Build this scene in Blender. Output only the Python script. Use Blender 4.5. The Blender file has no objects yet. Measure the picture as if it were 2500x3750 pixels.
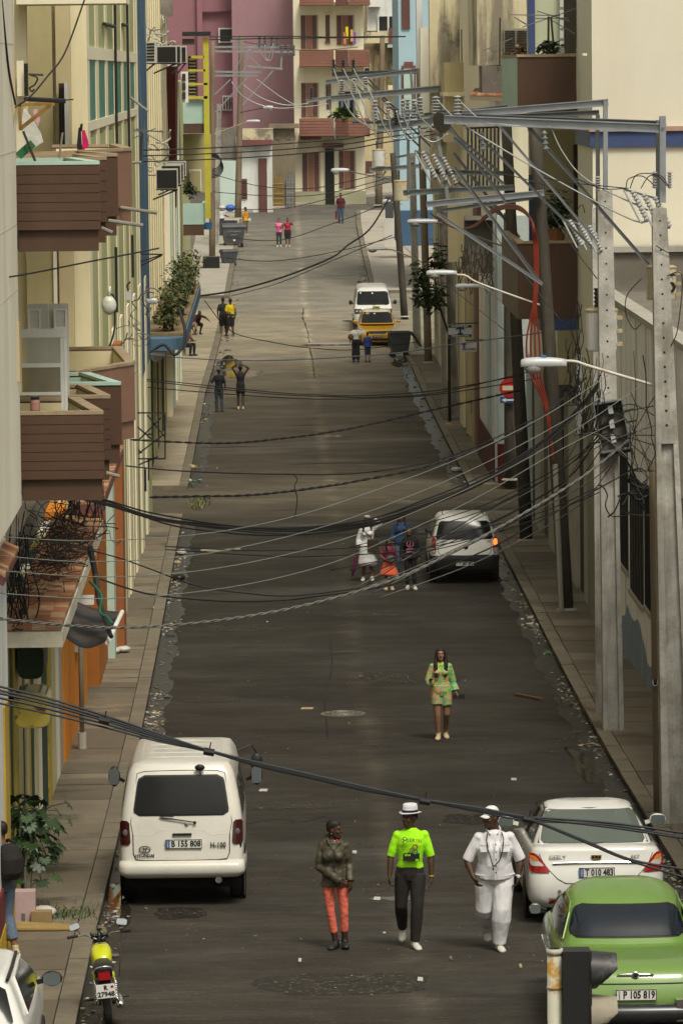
import bpy, bmesh, math, random
from mathutils import Vector, Matrix
sc = bpy.context.scene
COL = sc.collection
# ---------------------------------------------------------------- camera
HC = 10.9                       # eye height above the near road
FPX, IW, IH, ROLL = 18000.0,2500.0,3750.0,0.011
_th = math.atan(1618 / FPX)
_ps = math.atan(253 / FPX * math.cos(_th))
F_ = Vector((math.sin(_ps) * math.cos(_th), math.cos(_ps) * math.cos(_th),-math.sin(_th)))
R0 = Vector((math.cos(_ps),-math.sin(_ps),0))
U0 = R0.cross(F_)
R_ = (R0 - ROLL * U0).normalized()
U_ = (U0 + ROLL * R0).normalized()
CP = Vector((0,0, HC))
cam_d = bpy.data.cameras.new('camera')
cam = bpy.data.objects.new('camera', cam_d)
COL.objects.link(cam)
cam_d.sensor_fit = 'VERTICAL'
cam_d.sensor_height = 36.0
cam_d.lens = FPX / IH * 36.0
cam_d.clip_start, cam_d.clip_end = 1.0,3000.0
_m = Matrix.Identity(4)
for i in range(3):
 _m[i][0], _m[i][1], _m[i][2], _m[i][3] = R_[i], U_[i],-F_[i], CP[i]
cam.matrix_world = _m
sc.camera = cam
# ---------------------------------------------------------------- sky, sun, exposure
SUN_DIR = Vector((0.20,-0.50,0.84)).normalized()      # towards the veiled sun
w = bpy.data.worlds.new('World')
sc.world = w
w.use_nodes = True
nt = w.node_tree
for n in list(nt.nodes):
 nt.nodes.remove(n)
sky = nt.nodes.new('ShaderNodeTexSky')
sky.sky_type = 'NISHITA'
sky.sun_disc = False
sky.sun_elevation = math.asin(SUN_DIR.z)
sky.sun_rotation = math.atan2(SUN_DIR.x, SUN_DIR.y)
sky.air_density, sky.dust_density, sky.ozone_density = 1.0,5.0,0.6
hs = nt.nodes.new('ShaderNodeHueSaturation')
hs.inputs['Saturation'].default_value = 0.12
tint = nt.nodes.new('ShaderNodeMix')
tint.data_type = 'RGBA'
tint.blend_type = 'MULTIPLY'
tint.inputs['Factor'].default_value = 1.0
tint.inputs['B'].default_value = (1.0,0.955,0.83,1)
bg = nt.nodes.new('ShaderNodeBackground')
bg.inputs['Strength'].default_value = 0.09
wo = nt.nodes.new('ShaderNodeOutputWorld')
nt.links.new(sky.outputs[0], hs.inputs['Color'])
nt.links.new(hs.outputs[0], tint.inputs['A'])
nt.links.new(tint.outputs['Result'], bg.inputs['Color'])
nt.links.new(bg.outputs[0], wo.inputs['Surface'])
sun_d = bpy.data.lights.new('sun', 'SUN')
sun_d.energy = 1.5
sun_d.angle = math.radians(16)
sun_d.color = (1.0,0.93,0.80)
sun = bpy.data.objects.new('sun', sun_d)
COL.objects.link(sun)
sun.rotation_euler = SUN_DIR.to_track_quat('Z', 'Y').to_euler()
sc.view_settings.view_transform = 'Standard'
sc.view_settings.look = 'None'
sc.view_settings.gamma = 1.0
sc.view_settings.use_curve_mapping = False
sc.view_settings.exposure = 0.58
sc.cycles.max_bounces = 5
sc.cycles.diffuse_bounces = 3
sc.cycles.glossy_bounces = 2
sc.cycles.transmission_bounces = 3
sc.cycles.volume_bounces = 0
sc.cycles.caustics_reflective = sc.cycles.caustics_refractive = False
sc.cycles.use_denoising = True
# ---------------------------------------------------------------- pixel of the photo -> point of the place
def ray(u, v):
 d = F_ * FPX + R_ * (u - IW / 2) + U_ * (IH / 2 - v)
 return d / d.y
def at(u, v, Y): return CP + ray(u, v) * Y
def onx(u, v, X):
 d = ray(u, v)
 return CP + d * (X / d.x)
GT = [(-60,10.6),(0,10.6),(45,10.75),(60,10.9),(67,11.15),(86,11.6),(112,11.8),(150,12.05),(185,12.2),(205,12.05),(220,11.75),(240,11.1),
 (256,10.42),(272,9.7),(288,8.98),(305,8.2),(330,7.1),(360,6.6),(500,6.4),(1500,6.4)]
def G(Y):
 if Y <= GT[0][0]: return HC - GT[0][1]
 for i in range(len(GT) - 1):
  if GT[i][0] <= Y <= GT[i + 1][0]:
   x0, y0 = GT[i]; x1, y1 = GT[i + 1]
   xm, ym = GT[max(i - 1,0)]; xp, yp = GT[min(i + 2, len(GT) - 1)]
   t = (Y - x0) / (x1 - x0)
   m0 = (y1 - ym) / (x1 - xm) * (x1 - x0); m1 = (yp - y0) / (xp - x0) * (x1 - x0)
   h = (2*t**3-3*t*t+1)*y0 + (t**3-2*t*t+t)*m0 + (-2*t**3+3*t*t)*y1 + (t**3-t*t)*m1
   return HC - h
 return HC - GT[-1][1]
def gnd(u, v, dz=0.0):
 d = ray(u, v); a = 20.0; fa = 1
 while a < 700:
  p = CP + d * (a + .5)
  if p.z < G(a + .5) + dz:
   lo, hi = a, a + .5
   for _ in range(20):
    m = (lo + hi) / 2
    if (CP + d * m).z < G(m) + dz: hi = m
    else: lo = m
   p = CP + d * hi
   return p
  a += .5
 return CP + d * 600
def px(Y): return FPX / Y
def O(x, y): return (x * 1.5944, y * 1.5944)
# ---------------------------------------------------------------- objects
ORG = {}
def T(o, label=None, cat=None, group=None, kind=None):
 if label: o['label'] = label
 if cat: o['category'] = cat
 if group: o['group'] = group
 if kind: o['kind'] = kind
 return o
def thing(name, label, cat, loc=(0,0,0), rz=0.0, group=None, kind=None):
 o = bpy.data.objects.new(name, None)
 o.empty_display_size = .2
 COL.objects.link(o)
 o.location = loc
 o.rotation_euler = (0,0, rz)
 ORG[o.name] = Vector(loc)
 return T(o, label, cat, group, kind)
def rootof(o):
 while o.parent: o = o.parent
 return o
def link(name, me, mat, parent=None, local=False, origin=None):
 o = bpy.data.objects.new(name, me)
 COL.objects.link(o)
 if mat is not None:
  for m in (mat if isinstance(mat, (list, tuple)) else [mat]): me.materials.append(m)
 if parent is not None:
  o.parent = parent
  if not local:
   off = ORG[rootof(parent).name]
   me.transform(Matrix.Translation(-off))
  ORG[o.name] = Vector((0,0,0))
 else:
  if origin is None and len(me.vertices):
   xs = [v.co for v in me.vertices]
   mn = Vector((min(c.x for c in xs), min(c.y for c in xs), min(c.z for c in xs)))
   mx = Vector((max(c.x for c in xs), max(c.y for c in xs), max(c.z for c in xs)))
   origin = Vector(((mn.x + mx.x) / 2,(mn.y + mx.y) / 2, mn.z))
  if origin is None: origin = Vector((0,0,0))
  me.transform(Matrix.Translation(-origin))
  o.location = origin
  ORG[o.name] = Vector(origin)
 return o
class MB:
 def __init__(s): s.v = []; s.f = []
 def add(s, vs, fs):
  b = len(s.v); s.v += [tuple(p) for p in vs]; s.f += [[b + i for i in f] for f in fs]; return s
 def box(s, x0, x1, y0, y1, z0, z1):
  if x0 > x1: x0, x1 = x1, x0
  if y0 > y1: y0, y1 = y1, y0
  if z0 > z1: z0, z1 = z1, z0
  return s.add([(x0,y0,z0),(x1,y0,z0),(x1,y1,z0),(x0,y1,z0),(x0,y0,z1),(x1,y0,z1),(x1,y1,z1),(x0,y1,z1)],
     [(0,3,2,1),(4,5,6,7),(0,1,5,4),(1,2,6,5),(2,3,7,6),(3,0,4,7)])
 def hexa(s, p):
  return s.add(p, [(0,3,2,1),(4,5,6,7),(0,1,5,4),(1,2,6,5),(2,3,7,6),(3,0,4,7)])
 def cf(s, u0, v0, u1, v1, Y, d=.1, proud=0.0):        # box whose near face looks at the camera and fills these pixels
  um, vm = (u0 + u1) / 2,(v0 + v1) / 2
  return s.box(at(u0, vm, Y).x, at(u1, vm, Y).x, Y - proud, Y + d, at(um, v1, Y).z, at(um, v0, Y).z)
 def bar(s, p, q, w, h=None, up=(0,0,1)):
  h = h or w
  p = Vector(p); q = Vector(q); d = (q - p).normalized(); up = Vector(up)
  if abs(d.dot(up)) > .97: up = Vector((0,1,0))
  a = d.cross(up).normalized(); b = a.cross(d).normalized()
  c = [(-1,-1),(1,-1),(1,1),(-1,1)]
  vs = [p + a*x*w/2 + b*y*h/2 for x, y in c] + [q + a*x*w/2 + b*y*h/2 for x, y in c]
  return s.add(vs, [(0,1,2,3),(7,6,5,4),(0,4,5,1),(1,5,6,2),(2,6,7,3),(3,7,4,0)])
 def chan(s, p, q, w, t=None):                            # rolled steel channel: web and two flanges
  t = t or w * .14
  p = Vector(p); q = Vector(q); d = (q - p).normalized(); up = Vector((0,0,1))
  if abs(d.dot(up)) > .97: up = Vector((0,1,0))
  a = d.cross(up).normalized(); b = a.cross(d).normalized()
  s.bar(p, q, t, w, b)
  for k in (1,-1):
   o = b * (k * (w / 2 - t / 2 + .001)) + a * (w * .22)
   s.bar(p + o, q + o, w * .5, t, b)
  return s
 def tube(s, pts, r, n=6, caps=True, up=None):
  pts = [Vector(p) for p in pts]; k = len(pts)
  if not isinstance(r, (list, tuple)): r = [r] * k
  rings = []; a = None
  for i, p in enumerate(pts):
   d = (pts[min(i+1, k-1)] - pts[max(i-1,0)])
   if d.length < 1e-9: d = Vector((0,0,1))
   d.normalize()
   if up is not None:
    a = Vector(up) - d * d.dot(Vector(up)); a.normalize()
   elif a is None:
    t = Vector((1,0,0)) if abs(d.x) < .8 else Vector((0,1,0))
    a = (t - d * d.dot(t)).normalized()
   else:
    a = (a - d * d.dot(a))
    if a.length < 1e-6: a = Vector((1,0,0)) - d * d.x
    a.normalize()
   b = d.cross(a)
   ra, rb = r[i] if isinstance(r[i],(list, tuple)) else (r[i], r[i])
   rings.append([p + a*ra*math.cos(2*math.pi*j/n) + b*rb*math.sin(2*math.pi*j/n) for j in range(n)])
  vs = [q for g in rings for q in g]; fs = []
  for i in range(k - 1):
   for j in range(n):
    fs.append((i*n+j, i*n+(j+1) % n, (i+1)*n+(j+1) % n, (i+1)*n+j))
  if caps: fs += [tuple(range(n))[::-1], tuple((k-1)*n+j for j in range(n))]
  return s.add(vs, fs)
 def loft(s, rings, caps=True, closed=True):
  n = len(rings[0]); vs = [p for g in rings for p in g]; fs = []
  for i in range(len(rings) - 1):
   for j in range(n if closed else n - 1):
    fs.append((i*n+j, i*n+(j+1) % n, (i+1)*n+(j+1) % n, (i+1)*n+j))
  if caps and closed: fs += [tuple(range(n))[::-1], tuple((len(rings)-1)*n+j for j in range(n))]
  return s.add(vs, fs)
 def ell(s, c, rx, ry, rz, n=12, m=8, R=None):
  c = Vector(c); rings = []
  for i in range(m + 1):
   a = -math.pi/2 + math.pi*i/m
   a = max(min(a, 1.5),-1.5)
   g = []
   for j in range(n):
    b = 2*math.pi*j/n
    p = Vector((rx*math.cos(a)*math.cos(b), ry*math.cos(a)*math.sin(b), rz*math.sin(a)))
    g.append(c + (R @ p if R else p))
   rings.append(g)
  return s.loft(rings)
 def lathe(s, c, prof, n=16, axis='z', caps=True):
  c = Vector(c); rings = []
  for r, z in prof:
   g = []
   for j in range(n):
    a = 2*math.pi*j/n
    x, y = r*math.cos(a), r*math.sin(a)
    g.append(c + (Vector((x, y, z)) if axis == 'z' else Vector((z, x, y)) if axis == 'x' else Vector((x, z, y)) if axis == 'y' else Vector((x, y, z))))
   rings.append(g)
  return s.loft(rings, caps)
 def grid(s, fn, nu, nv):
  vs = [fn(i/nu, j/nv) for j in range(nv + 1) for i in range(nu + 1)]
  return s.add(vs, [(j*(nu+1)+i, j*(nu+1)+i+1,(j+1)*(nu+1)+i+1,(j+1)*(nu+1)+i) for j in range(nv) for i in range(nu)])
 def prism(s, pts, vec):
  n = len(pts); vec = Vector(vec)
  vs = [Vector(p) for p in pts] + [Vector(p) + vec for p in pts]
  return s.add(vs, [tuple(range(n))[::-1], tuple(range(n, 2*n))] + [(i, (i+1) % n, n+(i+1) % n, n+i) for i in range(n)])
 def mesh(s, name, smooth=False, fix=True):
  me = bpy.data.meshes.new(name)
  me.from_pydata(s.v, [], s.f)
  if fix:
   b = bmesh.new(); b.from_mesh(me); bmesh.ops.recalc_face_normals(b, faces=b.faces); b.to_mesh(me); b.free()
  if smooth: me.polygons.foreach_set('use_smooth', [True] * len(me.polygons))
  me.update()
  return me
 def build(s, name, mat, parent=None, smooth=False, local=False, label=None, cat=None, group=None, kind=None, fix=True):
  o = link(name, s.mesh(name, smooth, fix), mat, parent, local)
  return T(o, label, cat, group, kind)
TMP = bpy.data.scenes.new('bake')
def bake(o):                                              # evaluated mesh of an object that is not in the scene
 TMP.collection.objects.link(o)
 vl = TMP.view_layers[0]
 vl.update()
 me = bpy.data.meshes.new_from_object(o.evaluated_get(vl.depsgraph))
 TMP.collection.objects.unlink(o)
 d = o.data
 bpy.data.objects.remove(o)
 return me
def fuse(mb, name, voxel, smooth=3, fac=.5):              # one continuous skin round overlapping shapes
 o = bpy.data.objects.new(name, mb.mesh(name))
 m = o.modifiers.new('r', 'REMESH'); m.mode = 'VOXEL'; m.voxel_size = voxel; m.use_smooth_shade = True
 if smooth:
  k = o.modifiers.new('s', 'SMOOTH'); k.factor = fac; k.iterations = smooth
 me = bake(o); me.name = name
 return me
def text_mesh(txt, size, align='CENTER', depth=.002, xs=1.0, bold=0.0):
 cu = bpy.data.curves.new('t', 'FONT'); cu.body = txt; cu.size = size; cu.align_x = align; cu.align_y = 'CENTER'
 cu.extrude = depth; cu.offset = bold; cu.resolution_u = 2
 me = bake(bpy.data.objects.new('t', cu))
 me.transform(Matrix.Diagonal((xs, 1,1,1)))
 return me
def text(name, txt, size, p, mat, parent, xs=1.0, rz=0.0, rx=90, bold=0.0, local=True, align='CENTER', tilt=0.0):
 me = text_mesh(txt, size, align, xs=xs, bold=bold)
 me.transform(Matrix.Translation(Vector(p)) @ Matrix.Rotation(rz, 4, 'Z') @ Matrix.Rotation(math.radians(rx),4, 'X') @ Matrix.Rotation(tilt, 4, 'Z'))
 return link(name, me, mat, parent, local)
# ---------------------------------------------------------------- materials
def lin(h):
 if not isinstance(h, str): return tuple(h)
 h = h.lstrip('#'); c = [int(h[i:i+2],16) / 255 for i in (0,2,4)]
 return tuple(x / 12.92 if x <= .04045 else ((x + .055) / 1.055) ** 2.4 for x in c)
MATS = {}
def mat(name, col, rough=.75, var=.12, vs=1.5, bump=0.0, bs=25.0, metal=0.0, spec=.35, coat=0.0, stain=None, streak=None, speck=None, obj=False, stretch=(1,1,1), emit=None, trans=0.0, bd=.01, bdet=5):
 """stain = (colour, amount 0..1, scale, sharpness); streak the same but run down the wall; speck = (colour, scale, threshold)"""
 if name in MATS: return MATS[name]
 m = bpy.data.materials.new(name); m.use_nodes = True
 t = m.node_tree; N = t.nodes; L = t.links
 b = N['Principled BSDF']
 col = lin(col)
 if obj:
  tc = N.new('ShaderNodeTexCoord'); pos = tc.outputs['Object']
 else:
  tc = N.new('ShaderNodeNewGeometry'); pos = tc.outputs['Position']
 if stretch != (1,1,1):
  mp = N.new('ShaderNodeMapping'); mp.inputs['Scale'].default_value = stretch
  L.new(pos, mp.inputs['Vector']); spos = mp.outputs[0]
 else: spos = pos
 def noise(scale, detail=5.0, rough_=.6, p=None):
  n = N.new('ShaderNodeTexNoise'); n.inputs['Scale'].default_value = scale; n.inputs['Detail'].default_value = detail
  n.inputs['Roughness'].default_value = rough_
  L.new(p or spos, n.inputs['Vector']); return n.outputs['Fac']
 def ramp(f, a, c):
  r = N.new('ShaderNodeMapRange'); r.inputs['From Min'].default_value = a; r.inputs['From Max'].default_value = c
  L.new(f, r.inputs['Value']); return r.outputs[0]
 def mix(f, A, B, mode='MIX'):
  x = N.new('ShaderNodeMix'); x.data_type = 'RGBA'; x.blend_type = mode
  for s, k in ((f, 'Factor'),(A, 'A'),(B, 'B')):
   if isinstance(s, (int, float)): x.inputs[k].default_value = s
   elif isinstance(s, tuple): x.inputs[k].default_value = s + (1,)
   else: L.new(s, x.inputs[k])
  return x.outputs['Result']
 cur = col
 if var > 0:
  f = ramp(noise(vs),.3,.7)
  cur = mix(f, tuple(c * (1 - var) for c in col), tuple(min(1, c * (1 + var * .8)) for c in col))
  f2 = ramp(noise(vs * 9,3),.35,.75)
  cur = mix(f2, cur, mix(.5, cur, tuple(c * (1 - var) for c in col)))
 if stain:
  sc_, am, ss, sh = stain
  f = ramp(noise(ss, 7,.68),.5 + .02,.5 + .02 + .3 * (1 - sh) + .02)
  mu = N.new('ShaderNodeMath'); mu.operation = 'MULTIPLY'; mu.inputs[1].default_value = am; L.new(f, mu.inputs[0])
  cur = mix(mu.outputs[0], cur, lin(sc_))
 if streak:
  sc_, am, ss, sh = streak
  mp2 = N.new('ShaderNodeMapping'); mp2.inputs['Scale'].default_value = (1,1,.1); L.new(pos, mp2.inputs['Vector'])
  f = ramp(noise(ss, 6,.7, mp2.outputs[0]),.5,.5 + .3 * (1 - sh) + .02)
  mu = N.new('ShaderNodeMath'); mu.operation = 'MULTIPLY'; mu.inputs[1].default_value = am; L.new(f, mu.inputs[0])
  cur = mix(mu.outputs[0], cur, lin(sc_))
 if speck:
  sc_, ss, th = speck
  f = ramp(noise(ss, 2,.5), th, th + .05)
  cur = mix(f, cur, lin(sc_))
 if isinstance(cur, tuple): b.inputs['Base Color'].default_value = cur + (1,)
 else: L.new(cur, b.inputs['Base Color'])
 b.inputs['Roughness'].default_value = rough
 b.inputs['Metallic'].default_value = metal
 b.inputs['Specular IOR Level'].default_value = spec
 if coat: b.inputs['Coat Weight'].default_value = coat; b.inputs['Coat Roughness'].default_value = .06
 if trans: b.inputs['Transmission Weight'].default_value = trans
 if emit: b.inputs['Emission Color'].default_value = lin(emit[0]) + (1,); b.inputs['Emission Strength'].default_value = emit[1]
 if bump:
  bn = N.new('ShaderNodeBump'); bn.inputs['Strength'].default_value = min(1, bump); bn.inputs['Distance'].default_value = bd
  L.new(noise(bs, bdet), bn.inputs['Height']); L.new(bn.outputs[0], b.inputs['Normal'])
 MATS[name] = m
 return m
RNG = random.Random(11)
def crom(pts, n=8):                                        # Catmull-Rom through points
 pts = [Vector(p) for p in pts]; out = []
 for i in range(len(pts) - 1):
  a, b, c, d = pts[max(i-1,0)], pts[i], pts[i+1], pts[min(i+2, len(pts)-1)]
  for k in range(n):
   t = k / n
   out.append(.5 * ((2*b) + (c-a)*t + (2*a-5*b+4*c-d)*t*t + (3*b-a-3*c+d)*t**3))
 out.append(pts[-1])
 return out
# ================================================================ ground, road, pavements
def strip(x0, x1, Y0, Y1, dz, step=2.0, nx=1):
 mb = MB(); n = max(1, int((Y1 - Y0) / step))
 X0 = x0 if callable(x0) else (lambda y: x0); X1 = x1 if callable(x1) else (lambda y: x1)
 return mb.grid(lambda a, b: (X0(Y0+(Y1-Y0)*b) + (X1(Y0+(Y1-Y0)*b) - X0(Y0+(Y1-Y0)*b))*a, Y0+(Y1-Y0)*b, G(Y0+(Y1-Y0)*b) + dz), nx, n)
gm = mat('ground_dirt', (.16,.14,.11),.95,.2,.3)
mb = MB()
ys = [-60,0] + list(range(40,361,5)) + [500,700,950]
xs = [-440,-200,-60,-20,0,20,60,200,440]
mb.add([(x, y, G(y) - .03) for y in ys for x in xs],
 [(j*9+i, j*9+i+1,(j+1)*9+i+1,(j+1)*9+i) for j in range(len(ys)-1) for i in range(8)])
mb.build('ground', gm, kind='structure', label='bare ground under the street and houses')
def lerp_tab(t, y):
 if y <= t[0][0]: return t[0][1]
 for i in range(len(t) - 1):
  if y <= t[i+1][0]:
   f = (y - t[i][0]) / (t[i+1][0] - t[i][0]); return t[i][1] + (t[i+1][1] - t[i][1]) * f
 return t[-1][1]
CL = lambda y: lerp_tab([(40,-2.28),(131,-2.42),(185,-2.5),(235,-2.05),(262,-1.85),(290,-1.5),(300,-1.5)], y)
CR = lambda y: lerp_tab([(40,5.5),(131,5.62),(200,5.72),(240,4.98),(285,5.05),(300,5.3),(330,12)], y)
def road_mat():
 m = bpy.data.materials.new('road_surface'); m.use_nodes = True
 t = m.node_tree; N = t.nodes; L = t.links; b = N['Principled BSDF']
 g = N.new('ShaderNodeNewGeometry'); sx = N.new('ShaderNodeSeparateXYZ'); L.new(g.outputs['Position'], sx.inputs[0])
 def noise(s, d=6, r=.62, stretch=None):
  n = N.new('ShaderNodeTexNoise'); n.inputs['Scale'].default_value = s; n.inputs['Detail'].default_value = d; n.inputs['Roughness'].default_value = r
  if stretch:
   mp = N.new('ShaderNodeMapping'); mp.inputs['Scale'].default_value = stretch; L.new(g.outputs['Position'], mp.inputs[0]); L.new(mp.outputs[0], n.inputs['Vector'])
  else: L.new(g.outputs['Position'], n.inputs['Vector'])
  return n.outputs['Fac']
 def mr(f, a, c, d=0., e=1.):
  r = N.new('ShaderNodeMapRange'); r.inputs['From Min'].default_value = a; r.inputs['From Max'].default_value = c
  r.inputs['To Min'].default_value = d; r.inputs['To Max'].default_value = e; L.new(f, r.inputs['Value']); return r.outputs[0]
 def mix(f, A, B, mode='MIX'):
  x = N.new('ShaderNodeMix'); x.data_type = 'RGBA'; x.blend_type = mode
  for s, k in ((f, 'Factor'),(A, 'A'),(B, 'B')):
   if isinstance(s, (int, float)): x.inputs[k].default_value = s
   elif isinstance(s, tuple): x.inputs[k].default_value = s + (1,)
   else: L.new(s, x.inputs[k])
  return x.outputs['Result']
 def math_(op, a, b_):
  x = N.new('ShaderNodeMath'); x.operation = op
  for i, s in enumerate((a, b_)):
   if isinstance(s, (int, float)): x.inputs[i].default_value = s
   else: L.new(s, x.inputs[i])
  return x.outputs[0]
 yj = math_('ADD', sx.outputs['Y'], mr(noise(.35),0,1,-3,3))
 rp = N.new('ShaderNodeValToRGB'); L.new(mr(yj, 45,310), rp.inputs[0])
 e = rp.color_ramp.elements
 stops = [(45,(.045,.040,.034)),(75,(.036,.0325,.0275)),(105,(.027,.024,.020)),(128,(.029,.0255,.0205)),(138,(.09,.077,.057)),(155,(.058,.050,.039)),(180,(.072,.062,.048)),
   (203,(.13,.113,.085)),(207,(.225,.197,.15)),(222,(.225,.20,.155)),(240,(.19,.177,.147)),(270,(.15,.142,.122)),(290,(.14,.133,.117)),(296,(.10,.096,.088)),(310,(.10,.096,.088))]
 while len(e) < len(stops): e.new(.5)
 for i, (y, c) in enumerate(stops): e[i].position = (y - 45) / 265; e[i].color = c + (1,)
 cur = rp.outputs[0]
 f = mr(noise(.55,6,.65),.32,.7)
 cur = mix(f, mix(1.0, cur, (.74,.74,.74), 'MULTIPLY'), mix(1.0, cur, (1.25,1.24,1.2), 'MULTIPLY'))
 f = mr(noise(1.1,5,.6,(.28,1.6,1)),.42,.72,0,.5)                     # patches laid across the lane
 cur = mix(f, cur, mix(1.0, cur, (.62,.62,.64), 'MULTIPLY'))
 f = mr(noise(17,4,.75),.56,.68,0,.8)                                   # aggregate
 cur = mix(f, cur, mix(1.0, cur, (2.3,2.25,2.1), 'MULTIPLY'))
 f = mr(noise(5,6,.7,(.22,1.5,1)),.47,.66,0,.6)
 cur = mix(f, cur, mix(1.0, cur, (1.75,1.7,1.6), 'MULTIPLY'))
 f = mr(noise(2.2,7,.72),.57,.66,0,.6)                                  # oil and damp blots
 cur = mix(f, cur, mix(1.0, cur, (.5,.49,.48), 'MULTIPLY'))
 xm = math_('ABSOLUTE', math_('SUBTRACT', math_('ADD', sx.outputs['X'], mr(noise(.22),0,1,-.25,.25)),1.65),0)
 f = math_('MULTIPLY', mr(xm, .0,.28,.5,0), mr(noise(.9),.4,.65,0,1))
 cur = mix(f, cur, mix(1.0, cur, (2.7,2.6,2.4), 'MULTIPLY'))
 L.new(cur, b.inputs['Base Color'])
 wet = mr(noise(.35,5,.6,(.6,1,1)),.42,.66)
 L.new(mr(wet, 0,1,.92,.5), b.inputs['Roughness'])
 b.inputs['Specular IOR Level'].default_value = .14
 bn = N.new('ShaderNodeBump'); bn.inputs['Strength'].default_value = .6; bn.inputs['Distance'].default_value = .006
 L.new(noise(45,3), bn.inputs['Height']); L.new(bn.outputs[0], b.inputs['Normal'])
 return m
RM = road_mat()
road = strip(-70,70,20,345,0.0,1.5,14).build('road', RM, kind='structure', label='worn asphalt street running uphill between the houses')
pave_m = [mat('paving_%s' % k, c, .85,.22,.8,.5,30, stain=((.045,.04,.03),.75,.8,.6)) for k, c in
  (('a', (.165,.138,.098)),('b', (.13,.108,.077)),('c', (.20,.168,.12)))]
pave_b = [mat('paving_pale_%s' % k, c, .85,.2,.8,.4,30, stain=((.10,.085,.06),.5,.7,.3)) for k, c in (('a', (.33,.285,.205)),('b', (.28,.24,.17)))]
kerb_m = mat('kerb_concrete', (.175,.15,.108),.85,.25,1.2,.5,30, stain=((.04,.038,.03),.6,1.1,.3))
pave_far = mat('paving_far', (.36,.33,.275),.88,.12,.8, stain=((.2,.18,.14),.5,.5,.3))
base_m = mat('pavement_bed', (.05,.045,.036),.95,.2,1)
def hexslab(x00, x10, x01, x11, Y0, Y1, zb, zt, j=0.0):
 return MB().hexa([(x00, Y0, G(Y0)+zb),(x10, Y0, G(Y0)+zb),(x11, Y1, G(Y1)+zb),(x01, Y1, G(Y1)+zb),
     (x00, Y0, G(Y0)+zt+j),(x10, Y0, G(Y0)+zt-j),(x11, Y1, G(Y1)+zt-j*.5),(x01, Y1, G(Y1)+zt+j*.6)])
def pavement(label, kerb, back, Y0, Y1, side, step, fine=True, mats=pave_m, rows=1):
 root = thing('pavement', label, None, (kerb(Y0), Y0, G(Y0)), kind='structure')
 s = -1 if side == 'L' else 1                          # direction from kerb to wall
 bed = strip(kerb if s > 0 else back, back if s > 0 else kerb, Y0, Y1,.085,2.0)
 n = int((Y1 - Y0) / 2)
 bed.grid(lambda a, b: (kerb(Y0+(Y1-Y0)*a), Y0+(Y1-Y0)*a, G(Y0+(Y1-Y0)*a) - .02 + .105*b), n, 1)
 bed.grid(lambda a, b: (kerb(Y0) + (back(Y0) - kerb(Y0))*a, Y0, G(Y0) - .02 + .105*b),1,1)
 bed.build('bed', base_m, root)
 if Y0 > 100:                                          # kerb turning the corner
  x = kerb(Y0)
  while abs(x - back(Y0)) > .4:
   x2 = x + .8*s if abs(x + .8*s - back(Y0)) > .4 else back(Y0)
   MB().box(x+.01*s, x2, Y0-.26, Y0-.004, G(Y0)-.05, G(Y0)+.13+RNG.uniform(-.01,.01)).build('kerb_stone', kerb_m, root)
   x = x2
 Y = Y0 + .01; i = 0
 while Y < Y1 - .3:
  L_ = min(step * RNG.uniform(.8,1.25), Y1 - Y); Yn = Y + L_
  g = .012 if Y < 140 else .02
  k0, k1, b0, b1 = kerb(Y), kerb(Yn - g), back(Y), back(Yn - g)
  kw = .24 * s
  a = (k0, k0 + kw, k1, k1 + kw) if s > 0 else (k0 + kw, k0, k1 + kw, k1)
  hexslab(*a, Y, Yn - g, -.02,.125 + RNG.uniform(-.012,.008), RNG.uniform(-.006,.006)).build('kerb_stone', kerb_m, root)
  for r in range(rows):
   w0, w1 = (b0 - k0 - kw - .015*s) / rows, (b1 - k1 - kw - .015*s) / rows
   e0, e1 = k0 + kw + .015*s + w0*r, k1 + kw + .015*s + w1*r
   q = (e0, e0 + w0 - .012*s, e1, e1 + w1 - .012*s)
   if s < 0: q = (q[1], q[0], q[3], q[2])
   if r == rows - 1 and fine and RNG.random() < .35:      # a slab cut across
    Ym = Y + L_ * RNG.uniform(.35,.65); f = (Ym - Y) / L_
    mid = (q[0] + (q[2]-q[0])*f, q[1] + (q[3]-q[1])*f)
    hexslab(q[0], q[1], mid[0], mid[1], Y, Ym - g, .02,.128 + RNG.uniform(-.012,.008), RNG.uniform(-.006,.006)).build('paving_slab', mats[i % len(mats)], root)
    hexslab(mid[0], mid[1], q[2], q[3], Ym, Yn - g, .02,.128 + RNG.uniform(-.012,.008), RNG.uniform(-.006,.006)).build('paving_slab', mats[(i+1) % len(mats)], root)
   else:
    hexslab(*q, Y, Yn - g, .02,.128 + RNG.uniform(-.012,.008), RNG.uniform(-.006,.006)).build('paving_slab', RNG.choice(mats), root)
  Y = Yn; i += 1
 return root
pavement('narrow left pavement of cracked concrete slabs below the balconies', CL, lambda y: -3.75 if y < 98 else -3.3,48,131.5, 'L', 1.6)
pavement('right pavement of cracked slabs where the concrete poles stand', CR, lambda y: 7.05,48,131.2, 'R', 1.8)
pavement('left pavement of pale slabs beyond the first crossing', CL, lambda y: -4.0,141.5,233, 'L', 3.4, False, pave_b)
pavement('right pavement of slabs beside the doorways beyond the first crossing', CR, lambda y: 7.1,140.5,206, 'R', 3.4, False)
pavement('far left pavement behind the rubbish bins', CL, lambda y: -4.2,241,296, 'L', 6, False, [pave_far])
pavement('broad pale pavement on the far right of the hill', CR, lambda y: CR(y) + 4.8,243,297, 'R', 7, False, [pave_far],2)
pb = thing('pavement', 'strip of pavement along the foot of the far houses', None, (0,292, G(292)), kind='structure')
_p = [gnd(700,792), gnd(800,790), gnd(990,772), gnd(1150,748), gnd(1390,716), gnd(1480,708)]
mb = MB()
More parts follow.
